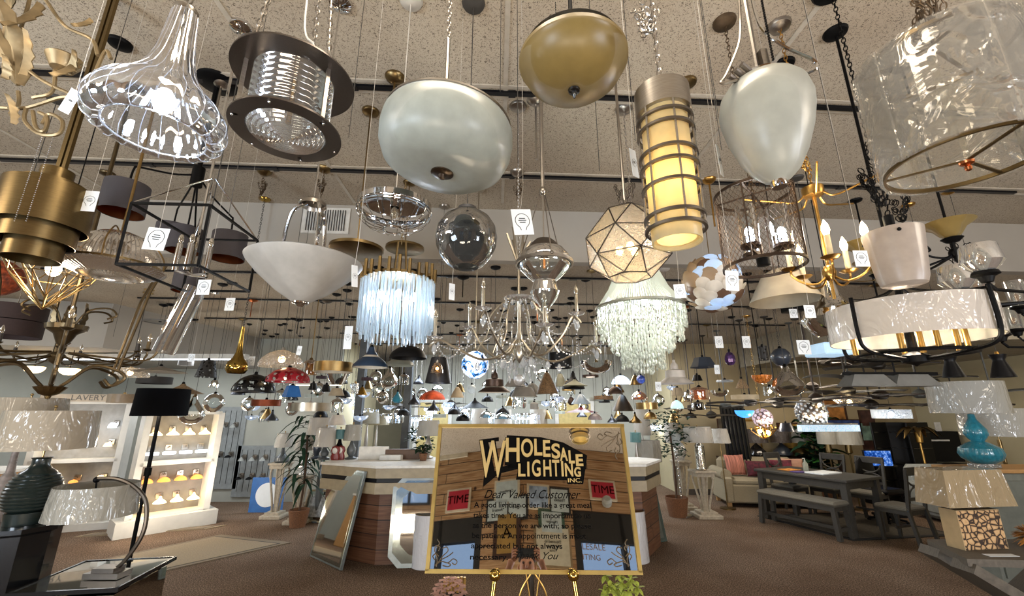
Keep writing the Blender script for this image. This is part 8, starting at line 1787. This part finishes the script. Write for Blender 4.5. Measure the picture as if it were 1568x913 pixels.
# flowers and planters below the sign
for (px, py, lab, m1, kind) in ((688, 908, 'pink hydrangea bunch below the left of the sign', mat('hydrangea_pink', '#b58a78', 0.8, scale=30, var=0.3), 0), (948, 905, 'yellow-green orchid flowers below the right of the sign', mat('orchid_green', '#8f9a3a', 0.6, scale=30, var=0.3), 1)):
    p = W(px, py, 2.35); t = thing('flower_arrangement', lab, 'flowers', (p.x, p.y, 0)); z0 = p.z-0.06
    MB().lathe([(0, 0), (0.11, 0), (0.13, z0*0.5), (0.09, z0-0.1), (0.07, z0-0.05), (0.08, z0-0.03), (0, z0-0.05)], 28).build('vase', BLKG, t); fl = MB(); gr = MB()
    if kind == 0:
        for k in range(90):
            z_ = 1-2*(k+0.5)/90; a = k*2.39996; rr = sqrt(1-z_*z_); c = Vector((rr*cos(a), rr*sin(a), z_))*0.085+Vector((0, 0, z0+0.045))
            for j in range(4): b_ = j*pi/2+k; leaf(fl, c, (cos(b_), sin(b_), 0.2), 0.022, 0.010, 0.2, 2)
    else:
        for k in range(16):
            a = k*2.4; c = Vector((0.11*cos(a)*sqrt(k/16), 0.09*sin(a)*sqrt(k/16), z0+0.05+0.03*(k % 3)))
            for j in range(5): b_ = j*2*pi/5+k; leaf(fl, c, (cos(b_), -0.6+sin(b_)*0.3, sin(b_)), 0.045, 0.014, 0.1, 3)
    for k in range(26): a = k*2.4; leaf(gr, (0, 0, z0-0.02), (cos(a), sin(a), 0.25), 0.17, 0.028, 0.5)
    fl.build('petals', m1, t); gr.build('leaves', LEAFG, t)
t = thing('planter_rods', 'gold tipped black ribbed stand behind the pink flowers', 'stand', W(696, 890, 2.55)); zq = t.location.z; t.location.z = 0
for k in range(7): MB().tube([(-0.06+0.02*k, 0.01*(k % 2), 0), (-0.06+0.02*k, 0.01*(k % 2), zq-0.06)], 0.008, 6).build('black_rod', BLKG, t); MB().tube([(-0.06+0.02*k, 0.01*(k % 2), zq-0.06), (-0.06+0.02*k, 0.01*(k % 2), zq+0.02)], 0.009, 6).build('gold_tip', GOLD, t)
# grey support columns and extra lamps behind the counter
for i_, (px, Y) in enumerate(((545, 8.6), (620, 8.6))):
    p = PY(px, 680, Y); o_ = MB().box((0, 0, 1.7), (0.14, 0.14, 3.4)).build('column_'+str(i_+1), mat('grey_column', '#4d5154', 0.6), None, False, (p.x, Y, 0)); o_['kind'] = 'structure'; o_.name = 'trim_%d' % (i_+2)
for (px, Y, D, h_, zt_, lab, sm_) in ((560, 9.6, 0.5, 0.24, 1.55, 'tall lamp with a pale pleated shade in front of the cream wall', frost('cream_pleats', '#a8a08c')), (575, 10.4, 0.55, 0.2, 1.5, 'wide cream shade lamp on a wall shelf behind the counter', frost('cream_pleats2', '#9c9070')), (1030, 9.0, 0.3, 0.4, 1.2, 'tall wrapped cylinder shade behind the ficus', WRAPW), (985, 8.8, 0.34, 0.5, 1.35, 'wrapped tall shade directly right of the sign top', WRAPW), (735, 9.5, 0.4, 0.5, 1.35, 'crinkled tall white shade behind the sign, left', WRAPW), (770, 9.4, 0.4, 0.5, 1.35, 'crinkled tall white shade behind the sign, middle', WRAPW), (825, 9.4, 0.4, 0.5, 1.35, 'crinkled tall white shade behind the sign, right', WRAPW), (974, 7.9, 0.2, 0.16, 1.28, 'small teal glass shade lamp right of the sign', MATS['teal_shade'])):
    p = PY(px, 680, Y); table_lamp(lab, (p.x, Y, 0), [(0, 0), (0.13, 0), (0.13, 0.02), (0.03, 0.04), (0.05, zt_*0.5), (0.04, zt_*0.8), (0.012, zt_)], NICK, (D, h_, 0.9), sm_, zs=zt_, name='floor_lamp', cat='floor lamp')
